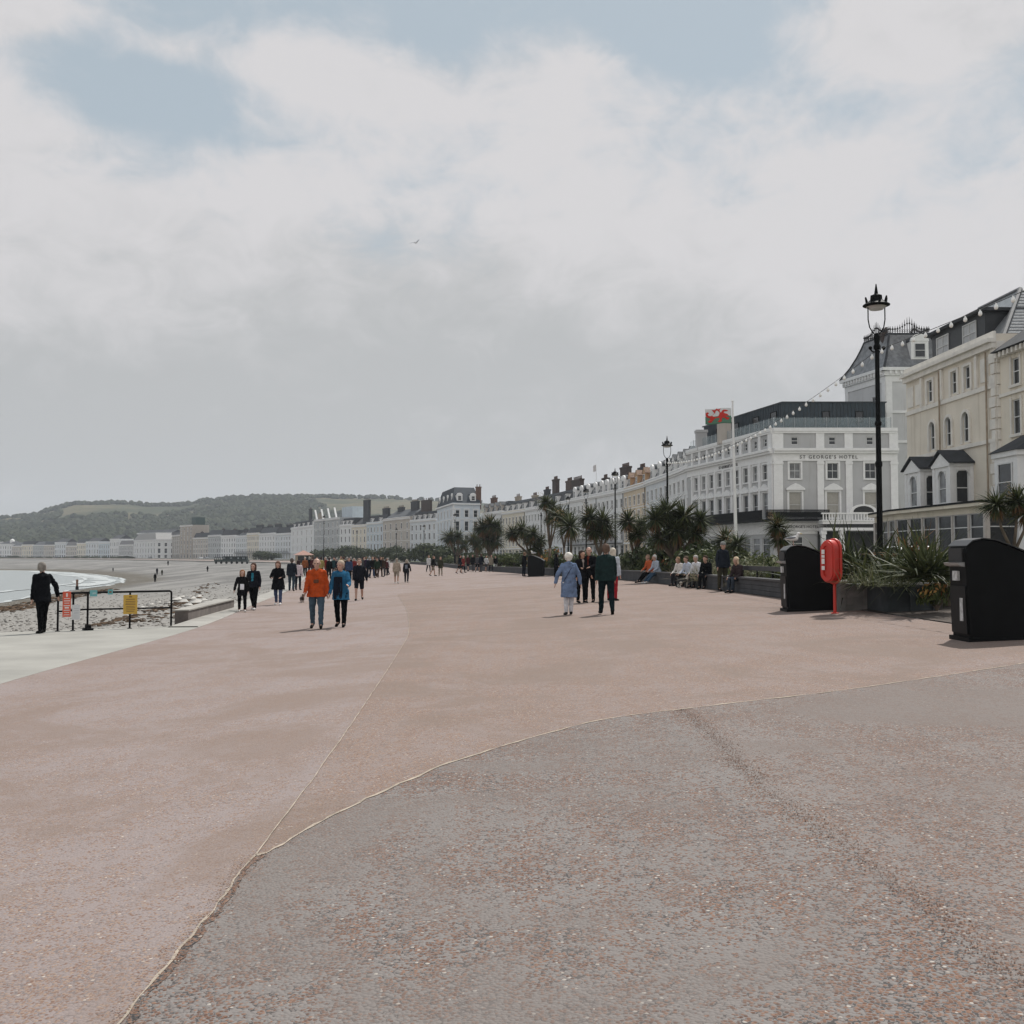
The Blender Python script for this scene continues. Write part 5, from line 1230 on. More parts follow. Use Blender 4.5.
tb.box(-.1, LB, .004, .55, Z(14.85), Z(15.1)); tb.box(-.05, LB, .005, .30, Z(14.5), Z(14.845)); tb.box(-.06, LB, .004, .18, Z(15.1), Z(15.55)); tb.box(0, LB, .004, .12, Z(12.05), Z(12.35)); tb.box(0, LB, .004, .14, Z(8.65), Z(8.9)); tb.box(0, LB, .004, .16, Z(4.2), Z(4.5))
for x in [q[0] for q in ops[:3]]:
    tb.box(x-.25, x-.003, .005, .1, Z(12.4), Z(14.2)); tb.box(x+.843, x+1.09, .005, .1, Z(12.4), Z(14.2)); tb.box(x-.003, x+.843, .005, .1, Z(14.053), Z(14.25))
for x in (1.4, 11.2, 12.6): tb.box(x-.5, x+.5, .005, .07, Z(12.6), Z(14.1)); 
for x in (2.4, 7.4, 10.6): tb.box(x-.16, x+.16, .006, .16, Z(12.36), Z(14.48))
for x in [q[0] for q in ops[3:]]:
    tb.box(x-.2, x-.003, .005, .13, Z(9.0), Z(10.6)); tb.box(x+.923, x+1.12, .005, .13, Z(9.0), Z(10.6))
    cx = x+.46
    pts = [(cx+.66*math.cos(R(a)), Z(10.6)+.66*math.sin(R(a))) for a in range(0,181,15)] + [(cx+.463*math.cos(R(a)), Z(10.6)+.463*math.sin(R(a))) for a in range(180,-1,-15)]
    for i in range(12): tb.extr([pts[i], pts[i+1], pts[24-i], pts[25-i]], 'y', .005, .13)
for k in range(21):
    w_ = .75 if k % 2 else .5; tb.box(.01, w_, .008, .12, Z(.5+k*.69), Z(.5+k*.69+.62))
tb.build('cornice', CREAMT, root)
qb = MB()
for k in range(21):
    w_ = .75 if k % 2 else .5; qb.box(.0, w_, -.11, -.006, Z(.5+k*.69), Z(.5+k*.69+.62))
qb.build('quoins', CREAMT, root)
for x in (7.55, .95):
    dp = MB(); dp.M = Mb; dp.tube([(x,.19,Z(4.6)),(x,.19,Z(14.4))], .06, 6); dp.build('drainpipe', simple('rusty_pipe', (.34,.27,.20), .8, .25), root)
def gabled_bay(x0, x1, pr=1.5):
    zb, ze = Z(4.5), Z(7.6); bm = MB(); bm.M = Mb; w_ = x1-x0
    # near side wall (faces the camera) and front with arched openings, built as wall panels
    Msd = Mb @ Matrix(((0,-1,0,x0),(1,0,0,.0),(0,0,1,0),(0,0,0,1)))   # x outwards along the bay side, y towards the camera
    bm.M = Msd; wall_grid(bm, pr, ze-zb, [(.3, zb+.55, .85, 2.15)], 0, zb, .12)
    Mfr = Mb @ Matrix.Translation((x0, pr, 0)); bm.M = Mfr
    wall_grid(bm, w_, ze-zb, [(w_/2-.55, zb+.55, 1.1, 2.15)], 0, zb, .12)
    bm.M = Mb; bm.quad((x1,0,zb),(x1,pr,zb),(x1,pr,ze),(x1,0,ze)); bm.quad((x0,0,zb),(x1,0,zb),(x1,pr,zb),(x0,pr,zb))
    bm.extr([(x0-.12,ze),(x1+.12,ze),((x0+x1)/2,ze+.75)], 'y', pr-.14, pr+.1)
    bm.box(x0-.12, x1+.12, .02, pr+.12, ze-.16, ze+.002)
    bm.box(x0-.06, x0+.25, pr-.2, pr+.06, zb, ze-.163); bm.box(x1-.25, x1+.06, pr-.2, pr+.06, zb, ze-.163); bm.box(x0-.06, x0+.1, .01, .25, zb, ze-.163)
    bo = bm.build('bay_window', TRIM, root)
    link('window', win_mesh(.85, 2.15, 'arch', GLASS), bo, None, Msd @ Matrix.Translation((.3, -.10, zb+.55)))
    link('window', win_mesh(1.1, 2.15, 'arch', GLASS2), bo, None, Mfr @ Matrix.Translation((w_/2-.55, -.10, zb+.55)))
    rb = MB(); rb.M = Mb; xm = (x0+x1)/2
    for a, b_ in ((x0-.3, xm), (x1+.3, xm)):
        rb.add([(a,.03,ze),(a,pr+.25,ze),(b_,pr+.25,ze+.9),(b_,.03,ze+.9),(a,.03,ze+.1),(a,pr+.25,ze+.1),(b_,pr+.25,ze+1.0),(b_,.03,ze+1.0)], [(0,1,2,3),(7,6,5,4),(0,4,5,1),(1,5,6,2),(2,6,7,3),(3,7,4,0)])
    rb.build('roof', SLATED, bo)
gabled_bay(3.2, 5.7); gabled_bay(7.7, 10.2)
# hipped slate roof with a flat-topped black dormer box
rb = MB(); e0, e1, x0, x1 = .4, LB-.2, .6, 9.6; zz, zr = Z(15.1), Z(19.4)
rp = [Vector((x0,e0,zz)), Vector((x0-.4,e1,zz)), Vector((x1,e1,zz)), Vector((x1,e0,zz)), Vector((3.9,4.6,zr)), Vector((3.7,e1-3,zr))]
rb.add([tuple(p) for p in rp], [(0,4,5,1),(1,5,2),(2,5,4,3),(3,4,0),(0,1,2,3)]); SLW = simple('slate_pale', (.22,.225,.23), .30, .22, 3.5, bump=.6, bscale=10)
rb.build('roof', SLW, root)
# rows of slates on the hip facing the promenade end
hb = MB(); A_, B_, Cc = rp[0], rp[3], rp[4]
for k in range(1, 17):
    t = k/17; a = A_.lerp(Cc, t); b_ = B_.lerp(Cc, t); nn = (B_-A_).cross(Cc-A_).normalized(); 
    if nn.y > 0: nn = -nn
    hb.tube([a+nn*.01, b_+nn*.01], .022, 4)
hb.tube([A_, Cc], .16, 6); hb.tube([Cc, rp[5]], .14, 6); hb.build('slate_courses', simple('slate_edge', (.10,.10,.105), .6, .3), root)
db = MB(); db.M = Mb; db.box(3.2, 11.0, -3.8, -.95, Z(15.4), Z(17.55)); dbo = db.build('dormer', simple('dormer_black', (.018,.02,.023), .5, .2), root)
d2 = MB(); d2.M = Mb; d2.box(2.8, 11.4, -4.0, -.55, Z(17.553), Z(17.75)); d2.build('roof', SLATED, dbo)
for x in (4.3, 8.3): link('window', win_mesh(1.9, 1.5, 'bars', simple('net_curtain', (.42,.42,.42), .4, .15, 3)), dbo, None, Mb @ Matrix.Translation((x, -.93, Z(15.75))))
# glazed sun lounge along the front
lg = MB(); P_ = [(27.0-O.x, 58.3-O.y), (26.4-O.x, 70.5-O.y), (27.2-O.x, 76.8-O.y), (29.5-O.x, 77.2-O.y), (29.9-O.x, 58.3-O.y)]
zc = Z(4.05)
ro = MB(); ro.prism([(p[0]+(.35 if p[0] > -1.5 else -.4), p[1]) for p in P_][::-1], zc+.42, zc+.62); ro.prism([(p[0], p[1]) for p in P_][::-1], zc+.02, zc+.42)
lo_ = ro.build('sun_lounge', W_CREAM, root)
cp = MB(); cp.prism([(p[0]+(.4 if p[0] > -1.5 else -.45), p[1]+(.1 if p[1] > 0 else -.1)) for p in P_][::-1], zc+.623, zc+.74); cp.build('roof', IRON, lo_)
fr = MB(); dkb = MB()
def glazed(a, b_, nbay):
    a = Vector((*a,0)); b_ = Vector((*b_,0)); L = (b_-a).length; Mx = fmat(tuple(a), b_-a)
    link('glazing', None, lo_) if False else None
    w_ = L/nbay
    for i in range(nbay):
        o = win_mesh(w_-.16, 2.9, 'shop', GLASS); link('window', o, lo_, None, Mx @ Matrix.Translation((i*w_+.08, -.12, .75)))
    fr.M = Mx
    for i in range(nbay+1): fr.box(i*w_-.08, i*w_+.08, -.2, .02, .7, zc+.02)
    fr.box(0, L, -.2, .01, 0, .72); fr.box(0, L, -.15, .008, 3.65, zc+.018)
glazed(P_[0], P_[1], 6); glazed(P_[1], P_[2], 3); glazed(P_[2], P_[3], 1); glazed(P_[4], P_[0], 1)
fr.build('frame', simple('lounge_frame', (.48,.44,.40), .7, .1), lo_)
# next house towards the camera: beige with a polygonal bay
O2 = Vector((30.6,49.0,0)); root = thing('stucco_house', 'beige stucco house with a slate-roofed white bay at the right picture edge', 'building', (O2.x, O2.y, ZB))
M2 = fmat((0,0,0), (-.03,1)); L2 = 13.9
ops = [(12.1, Z(11.9), .95, 1.6), (12.0, Z(8.9), 1.0, 2.1), (6.5, Z(11.9), .95, 1.6), (6.5, Z(8.9), 1.0, 2.1)]
ops = [(L2-1.85-.5, Z(11.9), .95, 1.6), (L2-1.85-.5, Z(8.9), 1.0, 2.1), (5, Z(11.9), .95, 1.6), (5, Z(8.9), 1.0, 2.1)]
wb = MB(); wb.M = M2; wall_grid(wb, L2, Z(14.1), ops, 0, 0, .18)
wb.quad((0,-9,0),(0,0,0),(0,0,Z(14.1)),(0,-9,Z(14.1))); wb.quad((L2,0,0),(L2,-9,0),(L2,-9,Z(14.1)),(L2,0,Z(14.1))); wb.quad((0,-9,Z(14.1)),(L2,-9,Z(14.1)),(L2,-9,0),(0,-9,0)); wb.build('wall', stucco('beige_warm', (.63,.57,.48)), root)
for q in ops: window(root, M2, *q, 'sash', GLASS, .14)
tb = MB(); tb.M = M2; tb.box(0, L2-.01, .004, .12, Z(11.35), Z(11.55))
for k in range(28): tb.box(.2+k*.49, .2+k*.49+.2, .004, .5, Z(13.75), Z(14.05))
for q in ops: tb.box(q[0]-.16, q[0]-.003, .005, .08, q[1]-.1, q[1]+q[3]+.15); tb.box(q[0]+q[2]+.003, q[0]+q[2]+.16, .005, .08, q[1]-.1, q[1]+q[3]+.15); tb.box(q[0]-.2, q[0]+q[2]+.2, .006, .14, q[1]-.16, q[1]-.003)
tb.build('cornice', CREAMT, root)
rb = MB(); rb.M = M2; zz = Z(14.1); rb.add([(-.4,.65,zz),(L2-.02,.65,zz),(L2-.02,-9.4,zz),(-.4,-9.4,zz),(4,-4.5,zz+4.2),(L2-4,-4.5,zz+4.2)], [(0,1,5,4),(1,2,5),(2,3,4,5),(3,0,4),(3,2,1,0)]); rb.build('roof', SLATED, root)
bx = 10.4; bm = MB(); bm.M = M2
pl = [(bx-2.0,.03),(bx-1.3,1.6),(bx+1.3,1.6),(bx+2.0,.03)]
bm.prism(pl, 0, Z(7.35)); bm.prism([(p[0]+(.15 if p[0] > bx else -.15), p[1]*1.08) for p in pl], Z(7.352), Z(7.65)); bm.prism([(p[0]+(.08 if p[0] > bx else -.08), p[1]*1.05) for p in pl], Z(4.1), Z(4.35)); bo = bm.build('bay_window', TRIM, root)
for zz, hh in ((Z(4.75),2.25),(Z(1.1),2.6)):
    link('window', win_mesh(1.6, hh, 'sash', GLASS), bo, None, M2 @ Matrix.Translation((bx-.8,1.62,zz)))
    for sd in (-1,1):
        a = math.atan2(1.57,.7); c = (bx+sd*1.65, .815)
        link('window', win_mesh(.95, hh, 'sash', GLASS), bo, None, M2 @ Matrix.Translation((c[0],c[1],zz)) @ Matrix.Rotation(-sd*a, 4, 'Z') @ Matrix.Translation((-.475,.025,0)))
rb = MB(); rb.M = M2; zz = Z(7.655); lo = [(p[0]+(.3 if p[0] > bx else -.3), p[1]*1.15) for p in pl]
rb.add([(x,y,zz) for x,y in lo] + [(bx-.9,.03,zz+1.1),(bx+.9,.03,zz+1.1)], [(0,1,4),(1,2,5,4),(2,3,5),(3,0,4,5),(3,2,1,0)]); rb.build('roof', SLATED, bo)
# ------------------------------------------------------------------ street furniture
BLACKP = simple('bin_black', (.005,.0055,.006), .55, .25, 3, spec=.08, bump=.05, bscale=60)
def litter_bin(label):
    root = thing('litter_bin', label, 'bin')
    # body profile in x (front at -x) and z, slightly tapering down, domed sloping lid
    prof = [(-.50,.0),(.56,.0),(.60,1.10),(.40,1.235),(.10,1.36),(-.12,1.44),(-.30,1.46),(-.44,1.43),(-.52,1.36),(-.56,1.26),(-.545,1.18)]
    bm = MB(); bm.extr(prof, 'y', -.30, .30); o = bm.build('body', BLACKP, root)
    bv = o.modifiers.new('b', 'BEVEL'); bv.width = .035; bv.segments = 3; bv.limit_method = 'ANGLE'; bv.angle_limit = R(40); o.data.polygons.foreach_set('use_smooth', [False]*len(o.data.polygons))
    lid = MB(); lid.extr([(.615,1.115),(.41,1.25),(.105,1.378),(-.12,1.458),(-.30,1.478),(-.45,1.446),(-.53,1.375),(-.54,1.36),(-.44,1.43),(-.30,1.462),(-.12,1.442),(.10,1.362),(.40,1.237),(.60,1.102)], 'y', -.315, .315); lid.build('lid', simple('bin_lid', (.012,.0125,.014), .33, .3, 2), root)
    mo = MB(); mo.box(-.575,-.50,-.22,.22,1.13,1.33); mo.build('opening', DARK, root)
    hd = MB(); hd.extr([(-.50,1.05),(-.62,1.08),(-.64,1.12),(-.50,1.13)], 'y', -.25, .25); hd.build('ash_tray', simple('bin_tray', (.2,.2,.2), .35, .2), root)
    st = MB(); st.box(-.575,-.53,-.06,.10,.86,1.0); st.box(-.545,-.505,-.16,-.06,.28,.70); st.box(-.5465,-.5445,-.05,.09,.99,.995) if False else None; st.build('sticker', simple('bin_sticker', (.5,.5,.5), .6, .35, 14), root)
    dp = MB(); dp.extr([(-.530,.10),(-.512,.10),(-.53,.78),(-.55,.78)], 'y', -.25, .25); dp.build('door', simple('bin_door', (.008,.0085,.0095), .5, .3, spec=.12), root)
    bs = MB(); bs.box(-.54,.60,-.33,.33,-.02,.05); bs.build('base', BLACKP, root)
    return root
g1 = ground(808,613); g2 = ground(1000,640)
BIN = litter_bin('black litter bin with a sloping lid at the right picture edge')
pA = ground(962,642); BIN.location = (pA.x+.62, pA.y+.22, gz(pA.x+.5)-.005); BIN.rotation_euler = (R(-0),0,R(0)); BIN.scale = (1.06,1.06,1.06)
pB = ground(787,612); b2_ = dup(BIN, (pB.x+.56, pB.y+.25, gz(pB.x+.4)-.005), R(-1), 'black litter bin beside the red lifebuoy post, a gull standing on it', 'promenade litter bins', 1.06); BIN['group'] = 'promenade litter bins'
pC = ground(536,576.5); b3_ = dup(BIN, (pC.x, pC.y+.3, gz(pC.x)), R(-14), 'far black litter bin among the planted beds left of the blue coat woman', 'promenade litter bins', 1.06)
GULL1.location = (pB.x+.56-.32, pB.y+.25, gz(pB.x+.4) + 1.475*1.06); GULL1.rotation_euler = (0,0,R(60)); GULL1.scale = (.85,)*3
GULL2.location = (pC.x-.2, pC.y+.3, gz(pC.x) + 1.48*1.06); GULL2.rotation_euler = (0,0,R(250))
# lifebuoy housing
pL = ground(835,613.5); RED = simple('lifebuoy_red', (.50,.030,.018), .42, .10, 3)
root = thing('lifebuoy_post', 'red lifebuoy housing on a red post beside the litter bin', 'lifebuoy', (pL.x, pL.y, pL.z), R(-60))
pm = MB(); pm.tube([(0,0,0),(0,0,1.55)], .036, 10); pm.lathe([(.09,0),(.09,.02),(.04,.025)], 12); pm.build('post', RED, root)
def stadium(w_, h, zc_, n_=12): 
    r_ = w_/2; return [(r_*math.cos(R(180*i/n_)), zc_+h/2-r_ + r_*math.sin(R(180*i/n_))) for i in range(n_+1)] + [(r_*math.cos(R(180+180*i/n_)), zc_-h/2+r_ + r_*math.sin(R(180+180*i/n_))) for i in range(n_+1)]
hm = MB(); hm.extr(stadium(.40,.96,1.17), 'y', -.22, -.05); hm.extr(stadium(.46,1.04,1.17), 'y', -.045, .02); ho = hm.build('housing', RED, root)
bv = ho.modifiers.new('b','BEVEL'); bv.width = .03; bv.segments = 3; bv.limit_method = 'ANGLE'
rg = MB(); s_o, s_i = stadium(.34,.88,1.17), stadium(.19,.70,1.17)
for i in range(len(s_o)): j = (i+1) % len(s_o); rg.extr([s_o[i], s_o[j], s_i[j], s_i[i]], 'y', -.255, -.221)
rg.build('rib', RED, ho)
wm_ = MB()
for z, h in ((1.38,.10),(1.28,.06),(1.17,.12),(1.02,.09)): wm_.box(-.13,-.045,-.262,-.2565,z-h/2,z+h/2)
wm_.build('white_marks', simple('mark_white', (.7,.68,.66), .6), ho)
# planters
STONEP = simple('planter_grey', (.17,.165,.155), .9, .3, 3, bump=.4, bscale=18); TIMB = simple('planter_dark_timber', (.035,.042,.046), .8, .35, 4); CAPW = simple('planter_cap', (.34,.33,.31), .85, .2, 4)
def planter(label, pl, pr, h, yb, mat, nx, cap):
    a = ground(*pl); b_ = ground(*pr); d = Vector((b_.x-a.x, b_.y-a.y, 0)); L = d.length
    root = thing('planter', label, 'planter', (a.x*1.045+.12, a.y*1.045, min(a.z,b_.z)-.02), 0, 'planters along the bed')
    w_ = MB()
    for k in range(4): w_.box(.015*(k%2), L-.015*(k%2), .015*(k%2), yb, k*h/4+.016, (k+1)*h/4-.016)
    w_.box(.03, L-.03, .03, yb-.03, 0, h-.06); w_.build('planks', mat, root)
    ps = MB()
    for k in range(nx+1): x = L*k/nx; ps.box(x-.05, x+.05, -.035, -.002, 0, h)
    for x in (-.03, L+.03): ps.box(x-.035, x+.035, -.03, yb, .0, h+.01)
    ps.build('posts', mat, root)
    c = MB(); c.box(-.08, L+.08, -.08, .10, h+.012, h+.06); c.box(-.08, L+.08, yb-.1, yb+.08, h+.012, h+.06); c.box(-.08,.1,.10,yb-.1,h+.012,h+.06); c.box(L-.1,L+.08,.10,yb-.1,h+.012,h+.06); c.build('cap', cap, root)
    s_ = MB(); s_.box(.06, L-.06, .06, yb-.06, h-.055, h-.03); s_.build('soil', M_SOIL, root)
    return root
planter('weathered grey plank planter with a pale patch, right of the lifebuoy', (838,614.5), (879,615.5), .68, 1.3, STONEP, 2, CAPW)
planter('dark timber crate planter full of sword-leaved plants, left of the edge bin', (884,616.5), (934,616.5), .64, 1.2, TIMB, 2, CAPW)
# seat wall of dark planks along the bed
WL = [p for p in resamp([Vector((p.x,p.y,0)) for p in W0], 900) if 25.5 < p.y < 245]
SEATM = simple('seat_wall_grey', (.045,.047,.052), .85, .3, 2.0, bump=.4, bscale=12); SEATC = simple('seat_cap_dark', (.022,.022,.025), .55, .3, 2)
root = thing('seat_wall', 'long low dark plank seat wall edging the planted beds', 'wall', (8,30,0))
mb = MB(); cb = MB(); o_ = Vector((8,30,0))
def swp(mb, pts, prof):
    vs = []; k = len(prof)
    for i, p in enumerate(pts):
        t = (pts[min(i+1,len(pts)-1)] - pts[max(i-1,0)]).normalized(); nn = Vector((t.y,-t.x,0))
        for a, z in prof: q = p + nn*a - o_; vs.append((q.x, q.y, gz(p.x)+z))
    fs = [(i*k+j, i*k+(j+1)%k, (i+1)*k+(j+1)%k, (i+1)*k+j) for i in range(len(pts)-1) for j in range(k)] + [tuple(range(k-1,-1,-1)), tuple(range((len(pts)-1)*k, len(pts)*k))]
    mb.add(vs, fs)
for j in range(3): swp(mb, WL, [(-.02+.012*(j%2),.02+.155*j),(-.02+.012*(j%2),.16+.155*j),(.25,.16+.155*j),(.25,.02+.155*j)])
swp(mb, WL, [(.01,-.1),(.01,.48),(.24,.48),(.24,-.1)])
swp(cb, WL, [(-.07,.485),(-.07,.55),(.38,.55),(.38,.485)])
mb.build('planks', SEATM, root); cb.build('seat_top', SEATC, root)
# seat the sitters on it
for q, px, py, rz in SEATED:
    g = ground(px, py); i = min(range(len(WL)), key=lambda k: (Vector((WL[k].x, WL[k].y, 0)) - Vector((g.x+.45, g.y, 0))).length)
    p = WL[i]; t = (WL[i+1]-WL[i-1]).normalized(); nn = Vector((t.y,-t.x,0)); s = q.scale[0]
    q.location = (p.x + nn.x*.10, p.y + nn.y*.10, gz(p.x) - .0); q.rotation_euler = (0,0,R(rz))
# park bench back rail behind the seat wall
pa, pb_ = Vector((7.75,36.4,0)), Vector((8.02,30.6,0)); d = pb_-pa
root = thing('bench_back', 'dark plank backrest standing on the seat wall beside the bin', 'bench', (pa.x+.32, pa.y, gz(pa.x)), math.atan2(d.y, d.x))
b_ = MB(); b_.box(0, d.length, -.03, .03, .78, .93); b_.build('backrest', SEATC, root)
for k in range(4): x = .3 + k*(d.length-.6)/3; q = MB(); q.box(x-.03, x+.03, .031, .07, .5, .93); q.build('bracket', IRON, root)

# lamps
def street_lamp(label, H=8.0):
    root = thing('street_lamp', label, 'street lamp')
    p = MB(); k = H/8.0
    p.lathe([(.20,0),(.20,.5),(.16,.55),(.15,1.2),(.17,1.25),(.12,1.35),(.075,1.5),(.070,3.5),(.088,3.53),(.088,3.62),(.066,3.66),(.062,4.55),(.085,4.58),(.085,4.64),(.060,4.68),(.055,6.5*k),(.085,6.53*k),(.09,6.6*k),(.06,6.66*k),(.075,6.76*k),(.085,6.84*k),(.04,6.93*k)], 14); p.build('post', IRON, root)
    f = MB(); z0 = 6.90*k
    for sd in (-1, 1): f.tube([(sd*.03,0,z0-.02),(sd*.10,0,z0+.05),(sd*.18,0,z0+.18),(sd*.215,0,z0+.38),(sd*.215,0,z0+.73)], .016, 6)
    f.build('lantern_frame', IRON, root)
    z0 -= .42; c = MB(); c.lathe([(.17,z0+1.06),(.20,z0+1.10),(.24,z0+1.125),(.25,z0+1.13)], 18); c.build('lens', simple('lamp_lens', (.45,.43,.42), .2, .1), root)
    h = MB(); h.lathe([(.26,z0+1.131),(.335,z0+1.16),(.335,z0+1.18),(.22,z0+1.25),(.15,z0+1.31),(.14,z0+1.42),(.05,z0+1.46),(.03,z0+1.6),(.012,z0+1.72)], 20)
    for i in range(8):
        a = R(45*i); h.capsule((.24*math.cos(a),.24*math.sin(a),z0+1.23), .035, (.27*math.cos(a),.27*math.sin(a),z0+1.36), .022, 6)
    h.build('hood', IRON, root)
    g = MB()
    for sd in (-1, 1): g.tube([(0,0,6.45*k),(sd*.12,0,6.45*k),(sd*.16,0,6.51*k)], .02, 6); g.ball((sd*.17,0,6.55*k), .05, 8, 6)
    g.build('bracket', IRON, root)
    return root
LAMP = street_lamp('tall black street lamp with a ring hood, tallest and nearest, rising behind the planters', 8.0)
def lamp_at(px, top, Y):
    p = at(px, top, Y); return Vector((p.x, p.y, .35)), (p.z-.35)/8.2
q, s_ = lamp_at(876, 284, 26.0); LAMP.location = q; LAMP.scale = (s_,)*3; LAMP['group'] = 'promenade street lamps'; L1 = q.copy(); S1 = s_
LP = [(667,436,59,'black street lamp behind the wall sitters, before the tan and white hotels'),(615,468,86,'slim black street lamp rising above the cabbage palms'),(586,486,104,'thin grey-black street lamp left of the slim palm lamp'),(568,494,121,'distant street lamp right of the tall twin palm'),(541,503,142,'distant street lamp left of the tall twin palm'),
 (455,512,172,'distant street lamp before the mansard hotel'),(424,524,226,'distant street lamp before the white hotel with black chimney'),(396.5,527.5,262,'distant street lamp before the beige-grey gabled hotel'),(357,530,300,'faint street lamp above the promenade crowd'),(324,514,236,'tall dark lamp standing before the broad grey block')]
LPOS = [L1]
for px, tp_, Y, lb in LP:
    q, s_ = lamp_at(px, tp_, Y); dup(LAMP, q, R(rnd.uniform(0,40)), lb, 'promenade street lamps', (min(1.0,s_), min(1.0,s_), s_)); LPOS.append(q)
# festoon bulbs between lamps
BULB = simple('festoon_bulb', (.88,.87,.84), .35, .03); CORDM = simple('festoon_cord', (.03,.03,.03), .7)
def festoon(label, A, B, sag, nb_, r=.045):
    root = thing('string_lights', label, 'string lights', A, 0, 'festoon lights between the lamps'); A = Vector(A); B = Vector(B)
    P = [A.lerp(B, i/40) - Vector((0,0,4*sag*(i/40)*(1-i/40))) - A for i in range(41)]
    c = MB(); c.tube(P, .008, 4); c.build('cord', CORDM, root)
    mb = MB(); mb.lathe([(.012,0),(.016,-.03),(r*.8,-.05),(r,-.05-r),(r*.7,-.05-r*1.7),(.005,-.05-r*2)], 8); bm = mb.mesh('bulb', BULB, True)
    for i in range(nb_):
        t = (i+.5)/nb_; link('bulb', bm, root, A.lerp(B, t) - Vector((0,0,4*sag*t*(1-t))) - A)
za = 6.86
festoon('string of white bulbs sloping up from the nearest lamp past the beige hotel roof', (L1.x, L1.y, za), (9.75, -7, za), .55, 50, .043)
festoon('string of white bulbs hanging across the corner hotel between two lamps', (L1.x, L1.y, za), (LPOS[1].x, LPOS[1].y, 7.05), .75, 46, .046)
if False: festoon('string of bulbs running from the second lamp towards the slim palm lamp', (LPOS[1].x, LPOS[1].y, 7.05), (LPOS[2].x, LPOS[2].y, 7.1), .7, 36, .075)
# flagpole and flag
pF = at(732.5, 402, 60); root = thing('flagpole', 'white flagpole in the gardens before the corner hotel', 'flagpole', (pF.x, 60, .3))
mb = MB(); mb.tube([(.16,0,0),(.06,0,pF.z*.6),(0,0,pF.z-.3)], [.11,.09,.05], 10); mb.build('pole', TRIM, root); mb = MB(); mb.ball((0,0,pF.z-.25), .07, 10, 8); mb.build('finial', TRIM, root)
W_, H_ = 1.52, .92; zF = pF.z - .35
fl_ = MB(); NX, NZ = 26, 12
def fw(x, z): return Vector((pF.x - .08 - x, 60 + .07*math.sin(x*5.2+z*1.4)*min(1,x*2), zF - z - .10*x*.35 + .03*math.sin(x*4)))
for i in range(NX+1):
    for j in range(NZ+1): fl_.v.append(tuple(fw(W_*i/NX, H_*j/NZ)))
for i in range(NX):
    for j in range(NZ):
        a = i*(NZ+1)+j; fl_.f.append([a, a+NZ+1, a+NZ+2, a+1]); fl_.mi.append(0 if j < NZ/2 else 1)
fo = fl_.build('flag', [simple('flag_white', (.62,.62,.62), .9, .04), simple('flag_green', (.09,.19,.13), .9, .08)], None, True); so_ = fo.modifiers.new('t', 'SOLIDIFY'); so_.thickness = .006
tag(fo, 'white and green flag with a red dragon flying from the white flagpole', 'flag')
# dragon as a raised red outline following the cloth (mirrored as seen from this side)
body = [(.10,.50),(.16,.40),(.25,.36),(.30,.30),(.25,.24),(.18,.25),(.12,.20),(.20,.15),(.30,.14),(.36,.20),(.38,.28),(.44,.30),(.46,.16),(.40,.06),(.52,.10),(.58,.03),(.64,.12),(.76,.08),(.70,.20),(.66,.30),(.72,.38),(.78,.46),(.86,.44),(.90,.34),(.84,.26),(.92,.22),(.98,.30),(.97,.46),(.90,.56),(.80,.58),(.82,.70),(.90,.78),(.84,.86),(.76,.84),(.70,.72),(.64,.62),(.54,.60),(.46,.64),(.48,.76),(.54,.84),(.46,.90),(.38,.84),(.38,.70),(.34,.62),(.24,.66),(.18,.76),(.10,.72),(.08,.62),(.18,.58),(.26,.52)]
dm = MB()
for side in (-.012, .012):
    o0 = len(dm.v)
    for x, z in body: p = fw(W_*(-.01+1.02*x), H_*(-.03+1.06*z)); dm.v.append((p.x, p.y+side, p.z))
    dm.f.append(list(range(o0, o0+len(body))) if side < 0 else list(range(o0+len(body)-1, o0-1, -1))); dm.mi.append(0)
nb_ = len(body)
for i in range(nb_): dm.f.append([i, nb_+i, nb_+(i+1)%nb_, (i+1)%nb_]); dm.mi.append(0)
dm.build('dragon', simple('flag_red', (.52,.03,.02), .9, .06), fo)

# railing at the top of the beach steps, with its notices
ra = ground(57.5,631.5); rb_ = ground(171,627)
d = Vector((rb_.x-ra.x, rb_.y-ra.y, 0)); LR_ = d.length; zR = -.296
root = thing('railing', 'black tubular railing at the top of the beach steps', 'railing', (ra.x, ra.y, zR), math.atan2(d.y, d.x))
u = lambda px: LR_*(px-57.5)/113.5
hR = .95
for px in (57.5, 72, 86, 128, 171):
    p = MB(); p.tube([(u(px),0,0),(u(px),0,hR-.02)], .026, 8); p.lathe([(.06,0),(.06,.015),(.03,.02)], 10, (u(px),0,0)); p.build('post', IRON, root)
t1 = MB(); t1.tube([(u(57.5),0,hR-.02),(u(57.5)+.03,0,hR),(u(86),0,hR+.01),(u(128),0,hR+.01),(u(169),0,hR+.01),(u(170.6),0,hR-.01),(u(171),0,hR-.06)], .027, 8); t1.build('top_rail', IRON, root)
t2 = MB(); t2.tube([(u(57.5),0,.50),(u(66),0,.50),(u(72),0,.53)], .022, 8); t2.build('mid_rail', IRON, root); t2 = MB(); t2.tube([(u(79),0,.53),(u(86),0,.53),(u(171),0,.515)], .022, 8); t2.build('mid_rail', IRON, root)
ft = MB(); ft.prism([(u(82),-.12),(u(91),-.12),(u(91),.12),(u(82),.12)], 0, .05); ft.prism([(u(84),-.07),(u(89),-.07),(u(89),.07),(u(84),.07)], .05, .13); ft.build('foot', IRON, root)
